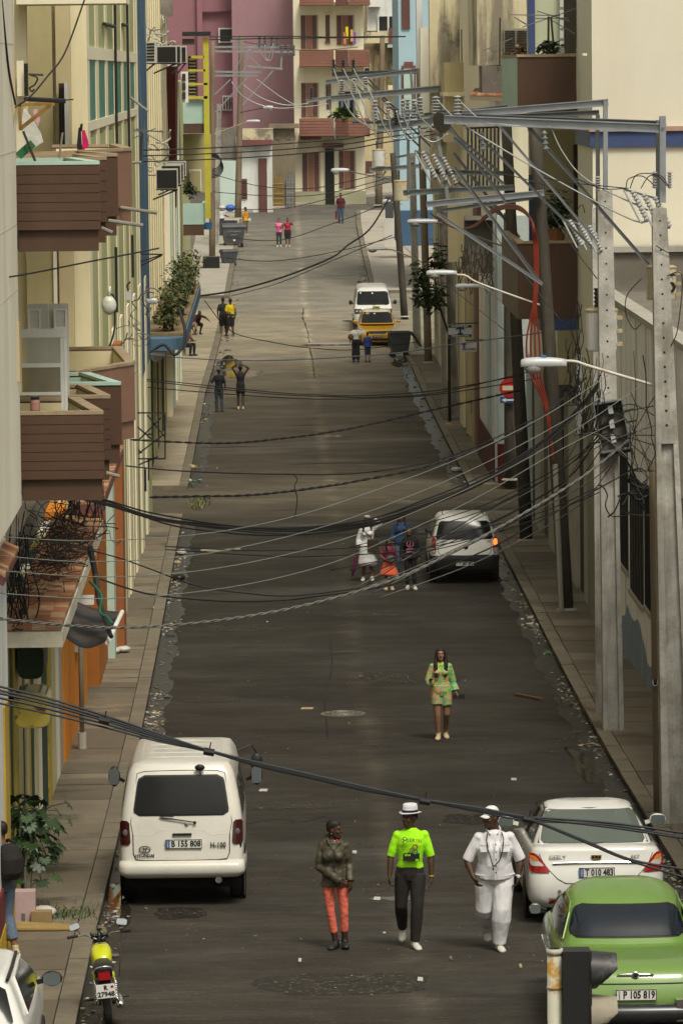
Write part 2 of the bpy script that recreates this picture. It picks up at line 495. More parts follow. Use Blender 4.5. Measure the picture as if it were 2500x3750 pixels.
for i in range(len(_p) - 1):
 a, b = _p[i], _p[i+1]
 mb.hexa([(a.x, a.y, a.z-.05),(b.x, b.y, b.z-.05),(b.x, b.y+9, b.z+.3),(a.x, a.y+9, a.z+.3),(a.x, a.y, a.z+.16),(b.x, b.y, b.z+.16),(b.x, b.y+9, b.z+.5),(a.x, a.y+9, a.z+.5)])
mb.build('kerb_stone', pave_far, pb)
def gut_mat():
 m = mat('gutter_water', (.018,.016,.0125),.3,.35,2.5,.6,7, spec=.3, stain=((.04,.034,.026),.8,2.2,.2), bd=.02)
 return m
GUT = gut_mat()
def gutter(label, inner, outer, Y0, Y1):
 mb = MB(); n = int((Y1 - Y0) / .5); ph = RNG.uniform(0,9)
 def fn(a, b):
  y = Y0 + (Y1 - Y0) * b
  wob = .05*math.sin(y*.9+ph) + .03*math.sin(y*2.3+ph*2) + .02*math.sin(y*5.1) + RNG.gauss(0,.02)
  x = inner(y) + (outer(y) + wob*(1 if outer(y) > inner(y) else -1) - inner(y)) * a
  return (x, y, G(y) + .005)
 return mb.grid(fn, 3, n).build('gutter_water', GUT, kind='structure', label=label)
gutter('dirty wet gutter along the left kerb full of litter', lambda y: CL(y) + .005, lambda y: CL(y) + .36,52,131)
gutter('dirty wet gutter along the right kerb full of litter', lambda y: CR(y) - .005, lambda y: CR(y) - .38,58,130)
gutter('wet gutter on the left beyond the first crossing', lambda y: CL(y) + .005, lambda y: CL(y) + .42,142,200)
gutter('wet gutter on the right beyond the first crossing', lambda y: CR(y) - .005, lambda y: CR(y) - .42,141,206)
pud_m = mat('puddle_water', (.03,.028,.024),.06,.2,2,.12,3, spec=.6, bd=.01)
def puddle(u, v, hw, hh, label):
 c = gnd(u, v); hx = hw / px(c.y); hy = abs(gnd(u, v - hh).y - c.y); mb = MB(); n = 22; ph = RNG.uniform(0,6)
 ring = []
 for i in range(n):
  a = 2*math.pi*i/n; r = 1 + .22*math.sin(3*a+ph) + .13*math.sin(5*a+2*ph) + .08*math.sin(9*a)
  x, y = c.x + hx*r*math.cos(a), c.y + hy*r*math.sin(a); ring.append((x, y, G(y) + .008))
 mb.add(ring, [tuple(range(n))]).build('puddle', pud_m, kind='structure', label=label)
for i, (u, v, hw, hh) in enumerate([(2130,2800,40,60),(840,1330,48,22),(870,1370,90,14),(560,1930,46,8),(800,1165,45,6),(1200,1265,120,4),(1330,1178,70,6),(1470,1330,40,14),
         (500,2560,40,70),(430,3300,45,75),(1240,1597,60,4),(790,2016,70,5),(1440,3292,75,8),(600,2330,40,8),(2330,2770,45,14)]):
 puddle(u, v, hw, hh, 'shallow puddle lying on the ground')
lit_m = [mat('litter_white', (.50,.48,.44),.6,.25,6), mat('litter_tan', (.38,.3,.17),.8,.3,6), mat('litter_grey', (.14,.13,.12),.7,.3,6), mat('litter_green', (.06,.22,.08),.4,.2,6)]
def litter(label, xf, Y0, Y1, n, seed, smin=.012, smax=.062):
 r = random.Random(seed); sets = [MB() for _ in lit_m]
 cl = [r.uniform(Y0, Y1) for _ in range(int((Y1-Y0)/5)+1)]
 for _ in range(n):
  y = r.uniform(Y0, Y1) if r.random() < .3 else min(max(r.choice(cl) + r.gauss(0,.8), Y0), Y1); x = xf(y, r); s = r.uniform(smin, smax) * (1 if r.random() < .9 else 1.8); k = r.choices(range(4),(2,3,9,.3))[0]
  a = r.uniform(0,6.28); c = Vector((x, y, G(y) + .012 + s*.12)); sets[k].ell(c, s*r.uniform(.5,1), s*r.uniform(.4,.9), s*r.uniform(.06,.25),5,3, Matrix.Rotation(a, 3, 'Z') @ Matrix.Rotation(r.uniform(-.4,.4),3, 'X'))
 allm = MB(); idx = []
 for k, q in enumerate(sets):
  allm.add(q.v, q.f); idx += [k] * len(q.f)
 me = allm.mesh('litter'); me.polygons.foreach_set('material_index', idx)
 T(link('litter', me, lit_m), label, None, None, 'stuff')
litter('scraps of paper and leaves along the left gutter', lambda y, r: CL(y) + .02 + abs(r.gauss(0,.15)),53,131,1000,1)
litter('scraps of paper and leaves along the right gutter', lambda y, r: CR(y) - .02 - abs(r.gauss(0,.15)),62,130,1000,2)
litter('scraps of paper along the gutters up the hill', lambda y, r: (CL(y) + abs(r.gauss(0,.3))) if r.random() < .5 else (CR(y) - abs(r.gauss(0,.3))),141,270,520,3,.03,.11)
litter('bits of litter scattered on the near roadway', lambda y, r: r.uniform(CL(y), CR(y)),54,128,620,4,.006,.022)
litter('leaves and dirt on the pavements', lambda y, r: (CL(y) - r.uniform(.1,1.1)) if r.random() < .5 else (CR(y) + r.uniform(.1,1.2)),54,130,10,5,.01,.03)
cm = mat('crack_dark', (.045,.04,.03),.95,.1,3)
def crack(label, pts, w_, m=cm):
 mb = MB(); P = crom([gnd(u, v) for u, v in pts],7); r = random.Random(len(label))
 rows = [((p.x-w_*r.uniform(.5,1.2)+r.gauss(0, w_*.5), p.y, G(p.y)+.006),(p.x+w_*r.uniform(.5,1.2)+r.gauss(0, w_*.5), p.y, G(p.y)+.006)) for p in P]
 mb.add([q for a in rows for q in a],[(2*i, 2*i+1,2*i+3,2*i+2) for i in range(len(rows)-1)])
 mb.build('road_crack', m, kind='structure', label=label)
crack('jagged dark seam running along the concrete of the second crossing', [(1152,1385),(1146,1330),(1135,1280),(1128,1230),(1118,1190),(1108,1160)],.035)
crack('second short seam in the concrete', [(1108,1160),(1112,1130)],.03)
mb = MB(); q = [gnd(1130,1274), gnd(1350,1270), gnd(1345,1254), gnd(1128,1256)]
mb.add([(p.x, p.y, G(p.y)+.007) for p in q],[(0,1,2,3)]); mb.build('road_patch', mat('concrete_new', (.34,.33,.29),.85,.12,1), kind='structure', label='paler concrete patch in front of the taxi')
for (u0, u1, v, h_, c) in ((1050,1400,1700,3,.02),(1040,1200,1560,3,.022),(700,1000,1640,2.5,.018),(1180,1370,2390,2,.06)):
 a, b = gnd(u0, v), gnd(u1, v-4); d_ = gnd(u0, v-h_).y-a.y
 MB().prism([(a.x, a.y, G(a.y)+.004),((a.x+b.x)/2, a.y-.1*d_, G(a.y)+.004),(b.x, b.y, G(b.y)+.004),((a.x+b.x)/2, b.y+d_, G(b.y)+.004)],(0,0,.002)).build('road_seam', mat('tar_%d' % int(c*1000),(c, c*.92, c*.8),.8,.2,2), kind='structure', label='thin patched seam across the asphalt')
def patch_of(label, u, v, hw, hh, c, seed):
 q = gnd(u, v); hx = hw/px(q.y); hy = abs(gnd(u, v-hh).y-q.y); r = random.Random(seed)
 ring = [(q.x + hx*math.copysign(abs(math.cos(a))**.6, math.cos(a))*r.uniform(.8,1.1), q.y + hy*math.copysign(abs(math.sin(a))**.6, math.sin(a))*r.uniform(.8,1.1)) for a in [i*math.pi/11 for i in range(22)]]
 MB().add([(x, y, G(y)+.0035) for x, y in ring],[tuple(range(22))]).build('road_patch', mat('asphalt_patch_%d' % int(c*10000),(c, c*.9, c*.76),.95,.3,4,.8,30, spec=.12, speck=((.12,.11,.09),16,.62)), kind='structure', label=label)
for i, (u, v, hw, hh, c) in enumerate(((660,3345,95,22,.022),(1000,2950,260,16,.045),(1500,2480,200,22,.034),(900,2300,190,12,.034),(1750,3000,130,20,.026),(1250,3600,320,40,.041),(760,2560,120,14,.04),(1250,1960,200,8,.02),(1350,2250,160,8,.036))):
 patch_of('irregular repaired patch in the asphalt', u, v, hw, hh, c, i)
for P in (((900,3020),(1010,3000),(1100,3012),(1190,2990)),((1200,2700),(1190,2560),(1215,2440),(1205,2330)),((760,2760),(820,2700),(900,2690))):
 crack('thin jagged crack in the near asphalt', P, .012, mat('crack_black', (.008,.007,.006),.95,.1,3))
# ================================================================ buildings: materials
GR = ((.09,.075,.055),.55,.9,.35)
cream = mat('wall_cream', (.74,.67,.44),.85,.08,.5,.15,20, streak=((.30,.25,.16),.35,1.4,.2))
cream2 = mat('wall_pale_cream', (.78,.73,.56),.85,.07,.4,.15,20, streak=((.36,.31,.22),.3,1.1,.2))
offw = mat('wall_offwhite', (.74,.71,.59),.85,.08,.5,.15,15, streak=((.3,.27,.2),.4,1.0,.2))
greenp = mat('panel_sage', (.39,.42,.21),.85,.1,.7,.1,20, streak=((.2,.19,.11),.4,1.3,.2))
olive = mat('wall_olive', (.42,.37,.20),.85,.1,.6,.1,20, streak=((.25,.21,.12),.3,1.3,.2))
tan = mat('wall_tan', (.50,.42,.25),.85,.1,.6,.1,20)
teal = mat('panel_teal', (.06,.21,.17),.6,.14,1.2,.1,12, streak=((.11,.25,.2),.5,3,.2))
bluep = mat('pillar_blue', (.028,.095,.18),.7,.15,.9,.1,15, stain=((.20,.30,.40),.7,.55,.5))
brownb = mat('balcony_brown', (.085,.046,.028),.6,.12,1.2,.1,20, streak=((.12,.075,.05),.35,2,.2))
brownl = mat('balcony_rose_brown', (.23,.125,.085),.7,.12,1.2,.1,20)
rim_m = mat('parapet_cap', (.34,.26,.17),.85,.3,3,.3,20)
turq = mat('paint_turquoise', (.40,.56,.49),.7,.12,1.2,.1,12, stain=((.6,.62,.5),.5,.8,.4))
mint = mat('paint_mint', (.42,.55,.47),.8,.1,.8,.1,12)
yel = mat('paint_yellow', (.50,.45,.045),.6,.15,1.5,.1,10)
orange = mat('paint_orange', (.62,.22,.02),.7,.12,.8,.1,12, streak=((.35,.12,.02),.5,1.6,.2))
orange_d = mat('paint_dark_orange', (.36,.12,.018),.7,.15,1,.1,12)
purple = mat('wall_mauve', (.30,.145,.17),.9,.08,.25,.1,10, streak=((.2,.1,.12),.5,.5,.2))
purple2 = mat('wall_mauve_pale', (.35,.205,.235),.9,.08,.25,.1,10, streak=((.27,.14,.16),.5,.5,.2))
whitew = mat('wall_white_painted', (.66,.68,.66),.85,.1,.6,.15,15, streak=((.24,.23,.2),.65,1.0,.2))
wash = mat('wall_stained_whitewash', (.80,.80,.82),.9,.05,.5,.2,15, streak=((.17,.16,.145),.5,2.2,.65), stain=((.45,.42,.37),.4,.8,.3))
weath = mat('wall_weathered', (.64,.57,.38),.9,.15,.6,.3,12, stain=((.13,.12,.10),.85,.5,.8), streak=((.10,.09,.07),.75,1.1,.7))
black_w = mat('wall_blackened', (.16,.145,.125),.95,.3,.8,.3,12, stain=((.42,.4,.34),.6,.7,.3))
stone = mat('wall_brown_stone', (.20,.165,.115),.95,.2,.5,.3,10, streak=((.08,.07,.05),.6,.9,.3))
skyb = mat('wall_sky_blue', (.36,.52,.60),.85,.06,.4,.1,10)
cyanw = mat('wall_ice_blue', (.44,.51,.50),.85,.12,.6,.1,12, streak=((.16,.16,.14),.7,1.5,.2), stain=((.25,.24,.2),.5,.7,.3))
redd = mat('dado_red', (.095,.011,.010),.7,.15,1,.1,12)
maroon = mat('paint_maroon', (.16,.06,.06),.7,.15,1,.1,12)
brick_b = mat('cladding_brick_brown', (.25,.115,.085),.8,.12,1.2,.15,15)
brick_d = mat('cladding_dark_brick', (.14,.06,.048),.8,.12,1.2,.15,15)
shut_m = mat('shutter_brown', (.115,.05,.043),.6,.15,2,.1,10)
dark = mat('opening_dark', (.012,.011,.010),.8,.2,2)
darkgl = mat('window_glass_dark', (.02,.022,.022),.15,.2,1, spec=.5)
ironm = mat('iron_black', (.02,.019,.018),.55,.2,6)
wood_d = mat('wood_dark', (.045,.034,.024),.75,.25,3)
wood_g = mat('wood_grey', (.26,.235,.19),.8,.2,3)
whitep = mat('paint_white', (.74,.74,.70),.55,.08,3, stain=((.4,.36,.28),.4,2,.3))
greyp = mat('frame_pale_grey', (.56,.58,.57),.55,.1,3, stain=((.32,.30,.25),.5,3,.3))
blueband = mat('tile_blue_band', (.045,.07,.175),.5,.12,2)
pinkl = mat('ledge_pink', (.42,.26,.21),.85,.15,2)
tile_m = [mat('roof_tile_%d' % i, c, .9,.25,3,.3,20, stain=((.10,.075,.05),.6,1.8,.4)) for i, c in enumerate([(.28,.11,.05),(.34,.17,.085),(.22,.09,.045),(.38,.24,.14)])]
concm = mat('concrete_grey', (.36,.345,.30),.9,.14,1.2,.4,14, streak=((.18,.165,.13),.5,2,.2))
greyrust = mat('steel_grey', (.19,.205,.215),.5,.15,3,.1,20, metal=.5, stain=((.12,.12,.12),.5,2,.3))
galv = mat('steel_galvanised', (.34,.37,.40),.42,.16,3,.1,20, metal=.55, stain=((.2,.2,.2),.4,2,.3))
dirtgr = mat('plaster_dark_grey', (.16,.145,.12),.95,.25,.8,.3,12)
def bldg(name, label, cat_='building', Y=60, x=-3, group=None):
 return thing(name, label, cat_, (x, Y, G(Y)), group=group)
def wall(root, m, *a, name='wall', label=None):
 return MB().box(*a).build(name, m, root, label=label)
def cfp(root, name, m, u0, v0, u1, v1, Y, d=.1, proud=0.0, label=None):
 return MB().cf(u0, v0, u1, v1, Y, d, proud).build(name, m, root, label=label)
def zx(u, v, X): return onx(u, v, X).z
def louvre(root, u0, v0, u1, v1, Y, m, n=8, name='shutter'):   # leaf of slats looking at the camera
 f = MB()
 um, vm = (u0+u1)/2,(v0+v1)/2
 x0, x1 = at(u0, vm, Y).x, at(u1, vm, Y).x; z0, z1 = at(um, v1, Y).z, at(um, v0, Y).z
 w_ = min(.06,(x1-x0)*.14)
 f.box(x0, x0+w_, Y-.03, Y+.02, z0, z1).box(x1-w_, x1, Y-.03, Y+.02, z0, z1).box(x0+w_, x1-w_, Y-.028, Y+.02, z1-w_, z1).box(x0+w_, x1-w_, Y-.028, Y+.02, z0, z0+w_)
 s = MB(); h = (z1-z0-2*w_)/n
 for i in range(n):
  zz = z0+w_+h*i
  s.hexa([(x0+w_, Y-.02, zz),(x1-w_, Y-.02, zz),(x1-w_, Y-.005, zz+.01),(x0+w_, Y-.005, zz+.01),(x0+w_, Y+.0, zz+h*.9),(x1-w_, Y+.0, zz+h*.9),(x1-w_, Y+.015, zz+h*.95),(x0+w_, Y+.015, zz+h*.95)])
 if root.parent is not None:
  f.add(s.v, s.f); return f.build(name, m, root)
 o = f.build(name, m, root)
 s.build('slats', m, o, kind='stuff')
 return o
# ================================================================ LEFT 1: beige wall nearest the camera
b1 = bldg('beige_house', 'beige plastered house wall at the left edge, nearest the camera', Y=55, x=-5)
zb1 = at(40,1865,60).z
wall(b1, offw, -9,-3.1,40,60.6, zb1, HC+3.4)
mb = MB()
for i, vv in enumerate((160,560,835,1080)):     # block courses scored in the plaster
 z = at(40, vv, 59).z
 mb.box(-3.103,-3.097,54,60.5, z-.005, z+.005)
mb.build('plaster_joint', mat('joint_beige', (.52,.49,.40),.9), b1, kind='stuff')
MB().box(-3.12,-3.07,60.1,60.24, at(20,445,60).z, at(20,225,60).z).build('window_slot', tan, b1)
MB().box(-3.12,-3.07,60.1,60.24, at(20,1400,60).z, at(20,1180,60).z).build('window_slot', tan, b1)
b1s = bldg('white_shop', 'white painted shop wall with dark red base at the left edge under the beige house', Y=56, x=-4)
wall(b1s, whitew, -9,-3.36,40,61.6, G(56)+.95, zb1-.02)
wall(b1s, mat('dado_maroon', (.15,.02,.018),.7,.2,1),-9,-3.33,40,61.65, G(56)+.48, G(56)+.95, name='dado')
wall(b1s, mat('dado_mustard', (.55,.36,.03),.7,.2,1),-9,-3.32,40,61.7, G(56)-.2, G(56)+.48, name='dado')
wall(b1s, mat('door_yellow', (.45,.30,.04),.6,.2,2),-3.37,-3.335,60.3,61.2, G(60)+1.1, G(60)+3.1, name='door')
mb = MB()
zt = at(20,1960,60).z
mb.hexa([(-3.9,58, zt-.1),(-3.2,58, zt-.42),(-3.2,61.3, zt-.42),(-3.9,61.3, zt-.1),(-3.9,58, zt+.02),(-3.2,58, zt-.30),(-3.2,61.3, zt-.30),(-3.9,61.3, zt+.02)])
ev = mb.build('eave', maroon, b1s)
for i in range(11):
 for j in range(3):
  y = 58 + i*.3; x = -3.88 + j*.23; zz = zt + .03 - (x+3.9)*.457
  MB().hexa([(x, y, zz-.02),(x+.24, y, zz-.13),(x+.24, y+.29, zz-.13),(x, y+.29, zz-.02),(x, y, zz+.03),(x+.24, y, zz-.08),(x+.24, y+.29, zz-.08),(x, y+.29, zz+.03)]).build('roof_tile', RNG.choice(tile_m), ev)
# ================================================================ LEFT 2: cream and sage apartment block with brown balconies
b2 = bldg('apartment_block', 'cream and sage green apartment block with brown balconies and a blue pillar', Y=95, x=-6)
XF = -3.38
zsh = HC - 6.75
wall(b2, cream, -12, XF, 83,98, zsh, HC+3.4)
wall(b2, cream, -12, XF, 98,131, G(110)-1.2, HC+3.4)
wall(b2, olive, -9,-4.5,60.6,83, zsh, HC+3.4)
MB().box(-4.6,-3.02,83-.12,83, zsh, HC+3.4).build('end_wall', cream, b2)
for (ua, ub, m_, pr, va, vb) in ((100,206, olive, .16,-60,2000),(206,219, offw, .22,905,2000),(219,272, tan, .19,-60,2000)):
 cfp(b2, 'wall_panel', m_, ua, va, ub, vb, 82.7,.05, pr)
cfp(b2, 'wall_panel', cream2,60,-60,102,560,80,.1,.3)
cfp(b2, 'ceiling_slab', cream2,60,-80,462,14,79,2)
d = cfp(b2, 'door', wood_d, 217,305,238,546,82.3,.1)
cfp(d, 'door_frame', greyp, 238,302,251,548,82.3,.15,.04)
for i in range(4): cfp(d, 'groove', ironm, 219+i*5,320,221+i*5,540,82.25,.05)
g_ = cfp(b2, 'window', darkgl, 88,232,104,352,79.5,.1)
cfp(g_, 'window_frame', cream2,63,222,88,352,79.4,.1)
gm_ = MB()
for i in range(9): gm_.bar(at(89,238+i*13,79.3), at(103,238+i*13,79.3),.02)
gm_.build('grille', ironm, g_, kind='stuff')
edges = [(328,352),(362,387),(395,419),(426,446),(453,467),(477,494),(502,513)]
Ye = [(onx(a, 330, XF+.16).y, onx(b, 330, XF+.16).y) for a, b in edges]
zt1, zt0 = zx(340,219, XF+.16), zx(340,441, XF+.16)
zA0 = zx(340,172, XF+.16); zC1 = zx(325,497, XF+.16)
pil = [83.0] + [y for p in Ye for y in p] + [124.2]
for i, (a, b) in enumerate(Ye):
 wall(b2, greenp, XF, XF+.15, a, b, zA0, HC+3.4, name='sage_panel')
 t_ = wall(b2, teal, XF, XF+.15, a, b, zt0, zt1, name='teal_panel')
 wall(b2, greenp, XF, XF+.15, a, b, max(zsh, -1) if a < 98 else G(110)-.6, zC1-.05, name='sage_panel')
for i in range(len(Ye)-1):
 a, b = Ye[i][1], Ye[i+1][0]
 wall(b2, cream, XF, XF+.17, a, b, zsh if a < 98 else G(110)-.5, HC+3.4, name='pilaster')
wall(b2, cream2, XF, XF+.17,83, Ye[0][0], zsh, HC+3.4, name='pilaster')
wall(b2, cream2, XF, XF+.18,83.02,121.3, zt1+.002, zA0-.002, name='spandrel')
wall(b2, cream2, XF, XF+.18,83.02,121.3, zC1+.08, zt0-.002, name='spandrel')
wall(b2, bluep, XF, XF+.18,122.2,131, zx(520,1325, XF), HC+3.4, name='pillar', label='peeling dark blue corner pillar')
wall(b2, cream2, XF, XF+.18,121.4,122.18, G(120)-.4, HC+3.4, name='pilaster')
wall(b2, greenp, XF, XF+.17,126,131, G(128)-.5, zx(520,1330, XF), name='sage_panel')
for i in range(6):
 y0 = 99.5 + i*5.1
 wall(b2, cream2, XF, XF+.20, y0, y0+1.6, G(y0)-.2, HC-5.2, name='pilaster')
def balcony(root, A, B, C, D, zt, zb, m_side, m_in, boards, cap_m):
 th = .12; A, B, C, D = [Vector((p[0], p[1],0)) for p in (A, B, C, D)]
 cen = (A+B+C+D)/4
 def wall_(p, q, z0, z1, o=0.0, t=th, ext=0.0):             # wall from p to q, thickness to the inside
  d = (q-p).normalized(); n = Vector((-d.y, d.x, 0)); n = n if n.dot(cen-p) > 0 else -n
  p, q = p - d*ext, q + d*ext
  b4_ = [p+n*o, q+n*o, q+n*(o+t), p+n*(o+t)]
  return MB().hexa([v + Vector((0,0, z0)) for v in b4_] + [v + Vector((0,0, z1)) for v in b4_])
 pull = lambda p, f=.06: p + (cen-p)*f
 mb = MB(); q_ = [pull(p, .09) for p in (A, B, C, D)]
 mb.hexa([p + Vector((0,0, zb+.12)) for p in q_] + [p + Vector((0,0, zb+.3)) for p in q_]).build('floor_slab', cream2, root)
 side = wall_(A, B, zb+.26, zt).build('balcony', m_side, root)
 q_ = [pull(p, .035) for p in (A, B, C, D)]
 MB().hexa([p + Vector((0,0, zb)) for p in q_] + [p + Vector((0,0, zb+.257)) for p in q_]).build('base_slab', m_side, side)
 d1 = (C-B).normalized()
 wall_(B + d1*(th+.004), C, zb+.262, zt-.001).build('front_wall', m_side, side)
 wall_(C + (D-C).normalized()*(th+.004), D, zb+.262, zt-.002).build('far_wall', m_side, side)
 for p, q in ((A, B),(B, C),(C, D)): wall_(p + (q-p)*.06, q - (q-p)*.06, zb+.31, zt-.02, th+.002,.012).build('lining', m_in, side)
 wall_(A, B, zt+.002, zt+.045,-.015, th+.03).build('cap', cap_m, side); wall_(B + d1*(th+.02), C, zt+.002, zt+.044,-.015, th+.03).build('cap', cap_m, side); wall_(C + (D-C).normalized()*(th+.03), D, zt+.002, zt+.043,-.015, th+.03).build('cap', cap_m, side)
 h = (zt - zb - .27) / boards if boards else 0
 for i in range(boards): wall_(A, B, zb+.265+h*i+.004, zb+.265+h*(i+1)-.004,-.014,.013).build('board', m_side, side)
 return side
UP = []
for (dz, v_tops, caps, ins) in ((0, None, (turq, rim_m, rim_m, rim_m),(turq, cream, cream, cream)),(1, None, (rim_m, rim_m, turq, rim_m),(cream, tan, mint, cream))):
 zt = HC - (1.13 if dz == 0 else 4.23); zb = zt - 1.07
 for k, (A, B, C, D, m1, nb) in enumerate((((-3.12,61),(-2.09,61),(-2.5,63.7),(-3.3,63.7), brownb, 7),((-3.3,64),(-2.10,64),(-2.5,66.4),(-3.3,66.4), brownb, 6),((-3.3,66.7),(-2.04,66.7),(-2.55,69),(-3.3,69), brownb, 0),((-2.75,69.3),(-1.98,71.4),(-2.3,75.5),(-3.3,75.5), brownl, 0))):
  balcony(b2, A, B, C, D, zt, zb, m1, ins[k], nb, caps[k])
dp = mat('pipe_grey', (.25,.24,.20),.6,.2,3)
for (u0, v0, u1, v1, Y) in ((443,760,576,780,71),(398,808,525,826,66),(372,835,412,852,63.6),(390,1732,438,1745,63.6),(484,595,517,594,90),(478,357,543,408,92)):
 MB().tube([at(u0, v0, Y), at(u1, v1, Y)],.026,7).build('drain_pipe', dp, b2)
for (u, v0, v1) in ((421,12,540),(466,10,590),(425,905,1150),(485,860,1020)):
 p = onx(u, v0, XF+.22)
 MB().tube([onx(u, v0, XF+.22), Vector((XF+.22, p.y, onx(u, v1, XF+.22).z))],.03,6).build('drain_pipe', ironm, b2)
for (u, v0, u1) in ((421,98,390),(466,94,452)):
 p = onx(u, v0, XF+.22); MB().tube([p, p + Vector((-.02,(u1-u)*.2,.0))],.04,6).build('drain_pipe', ironm, b2)
for (u0, v0, u1, v1) in ((476,455,495,508),(480,830,508,882)):
 Y = onx(u0, v0, XF).y
 f = MB().cf(u0, v0, u1, v1, Y, .2).build('window', greyp, b2)
 MB().cf(u0+3, v0+8, u1-8, v1-8, Y-.05,.1).build('pane', darkgl, f)
lo = cfp(b2, 'door', greyp, 102,1113,180,1500,66,.06)
louvre(lo, 103,1130,150,1210,65.9, whitep, 7); louvre(lo, 198,1130,246,1205,65.95, whitep, 7)
sd = cfp(b2, 'door_leaf', greyp, 183,1112,254,1505,66.02,.05)
sash = MB()
for (u0, v0, u1, v1) in ((80,1205,245,1236),(224,1237,235,1500),(236,1237,247,1504),(80,1330,223,1345),(80,1436,223,1446)):
 sash.cf(u0, v0, u1, v1,62.4,.06)
ss = sash.build('window_sash', mat('sash_white', (.68,.71,.69),.5,.08,3), b2)
cfp(ss, 'pane', mat('glass_pale', (.75,.76,.70),.1,.1,1, spec=.4, trans=.9),82,1237,222,1330,62.43,.01)
cfp(ss, 'pane', mat('glass_smoked', (.42,.38,.28),.1,.1,1, spec=.4, trans=.8),82,1346,222,1436,62.43,.01)
# ================================================================ LEFT ground floor shops with the tiled canopy
b3 = bldg('corner_shop', 'run-down row of shopfronts with yellow columns and an orange doorway under the tiled canopy', Y=75, x=-4)
wall(b3, dirtgr, -9,-3.75,62,98, G(80)-1, zsh-.01)
c_y = mat('shop_pale_yellow', (.55,.50,.28),.8,.2,1.5,.1,15, streak=((.2,.17,.1),.6,2,.3))
c_g = mat('shop_dark_green', (.03,.06,.045),.7,.2,2)
yl2 = mat('shop_chipped_yellow', (.46,.36,.06),.8,.25,2,.1,15, stain=((.03,.05,.04),.7,2.5,.4))
uc = [(6, c_y),(18, dark),(30, yl2),(40, c_g),(54, yl2),(70, c_y),(86, dark),(96, c_y),(108, yl2),(115, c_g),(131, c_y),(143, offw),(155, c_g),(180, yl2),(192, c_y),(208, offw),(221, concm),(232, None)]
for (u0, m_),(u1, _) in zip(uc, uc[1:]):
 a, b = max(62.0, onx(u0,2710,-3.5).y), min(80.7, onx(u1,2710,-3.5).y)
 if b > a + .05: wall(b3, m_, -3.75,-3.5 if m_ not in (dark, c_g) else -3.52, a, b-.01, G(a)-.1, HC-7.3, name='column' if m_ not in (dark, c_g) else 'door')
wall(b3, orange, -3.76,-3.47,80.8,90.5, G(85)-.3, HC-7.2, name='wall', label='bright orange shop wall')
MB().box(-3.5,-3.45,85.2,87.6, G(85)+1.7, G(85)+3.1).build('window', wood_d, b3)
MB().box(-3.50,-3.38,85.0,87.8, G(85)+1.55, G(85)+1.69).build('sill', concm, b3)
wall(b3, dark, -3.76,-3.6,90.5,92.2, G(85)-.3, HC-7.2, name='door')
wall(b3, orange_d, -3.76,-3.30,92.2,97.9, G(85)-.3, HC-6.0, name='wall', label='darker orange pier')
wall(b3, mint, -3.3,-3.16,97.0,98.8, G(95)-.3, HC-6.4, name='column')
wall(b3, mat('pillar_rust', (.30,.10,.03),.7,.2,1),-3.16,-3.0,98.0,99.4, G(95)-.2, HC-5.4, name='column')
zc = HC - 7.06
MB().box(-3.5,-2.7,62.4,78, zc-.24, zc-.04).build('canopy', mat('canopy_edge', (.58,.55,.44),.85,.15,1.5,.2,15, stain=((.2,.17,.12),.5,1.5,.3)), b3)
cn = MB().box(-3.48,-2.72,62.42,77.9, zc-.038, zc-.02).build('tile_bed', dirtgr, b3)
y = 62.43
while y < 77.6:
 for j in range(4):
  x = -3.47 + j*.188; h = RNG.uniform(.0,.02)
  MB().hexa([(x, y, zc-.018),(x+.183, y, zc-.018),(x+.183, y+.30, zc-.018),(x, y+.30, zc-.018),(x, y, zc+.012+h),(x+.183, y, zc+.012+h*.5),(x+.183, y+.30, zc+.03+h*.6),(x, y+.30, zc+.028+h)]).build('roof_tile', RNG.choice(tile_m), cn)
 y += .31
zc2 = onx(360,1905,-2.9).z
ce = MB().box(-3.2,-2.72,78.2,90, zc+.05, zc+.2).build('canopy', maroon, b3)
y = 78.25
while y < 89.6:
 for j in range(2):
  x = -3.18 + j*.235
  MB().box(x, x+.23, y, y+.36, zc+.202, zc+.24+RNG.uniform(0,.03)).build('roof_tile', RNG.choice(tile_m), ce)
 y += .375
# ================================================================ LEFT 3: next block
b4 = bldg('cream_offices', 'cream office block with rows of air conditioners beyond the first crossing on the left', Y=150, x=-6)
XB = -3.68
wall(b4, cream2,-14, XB, 142,171, G(150)-1, HC+3.4)
for i in range(9):
 y = 143.5 + i*3.0
 wall(b4, cream, XB, XB+.05, y, y+1.3, G(150)-.5, HC+3.4, name='pilaster')
wall(b4, mat('pipe_cream', (.5,.45,.33),.8), XB, XB+.1,142.0,142.9, HC-7.5, HC+3.4, name='pilaster')
for i in range(7):
 y = 143 + i*4
 wall(b4, wood_d if i % 2 else greenp, XB, XB+.06, y+1.0, y+3.4, G(150)-.5, HC-8.2, name='door')
b5 = bldg('crumbling_house', 'crumbling house with a maroon rib and peeling mint plaster on the left', Y=180, x=-6)
wall(b5, weath, -14, XB+.02,171,182, G(175)-1, HC+2.0)
wall(b5, offw, -14, XB+.1,182,190, G(185)-1, HC+1.0)
wall(b5, mint, -14, XB+.12,190,196, G(190)-1, HC+.4)
MB().hexa([(XB, 182.1, HC-5),(XB+.25,182.1, HC-5),(XB+.25,183.3, HC-5),(XB, 183.3, HC-5),(XB, 179.0, HC+.2),(XB+.35,179.0, HC+.2),(XB+.35,184.5, HC+.2),(XB, 184.5, HC+.2)]).build('pier', redd, b5)
mb = MB()
for i in range(16):
 x, y = RNG.uniform(-6, XB), RNG.uniform(171.5,181); s = RNG.uniform(.2,.5)
 mb.box(x-s, x+s, y-s, y+s, HC+2.0, HC+2.0+RNG.uniform(.1,.7))
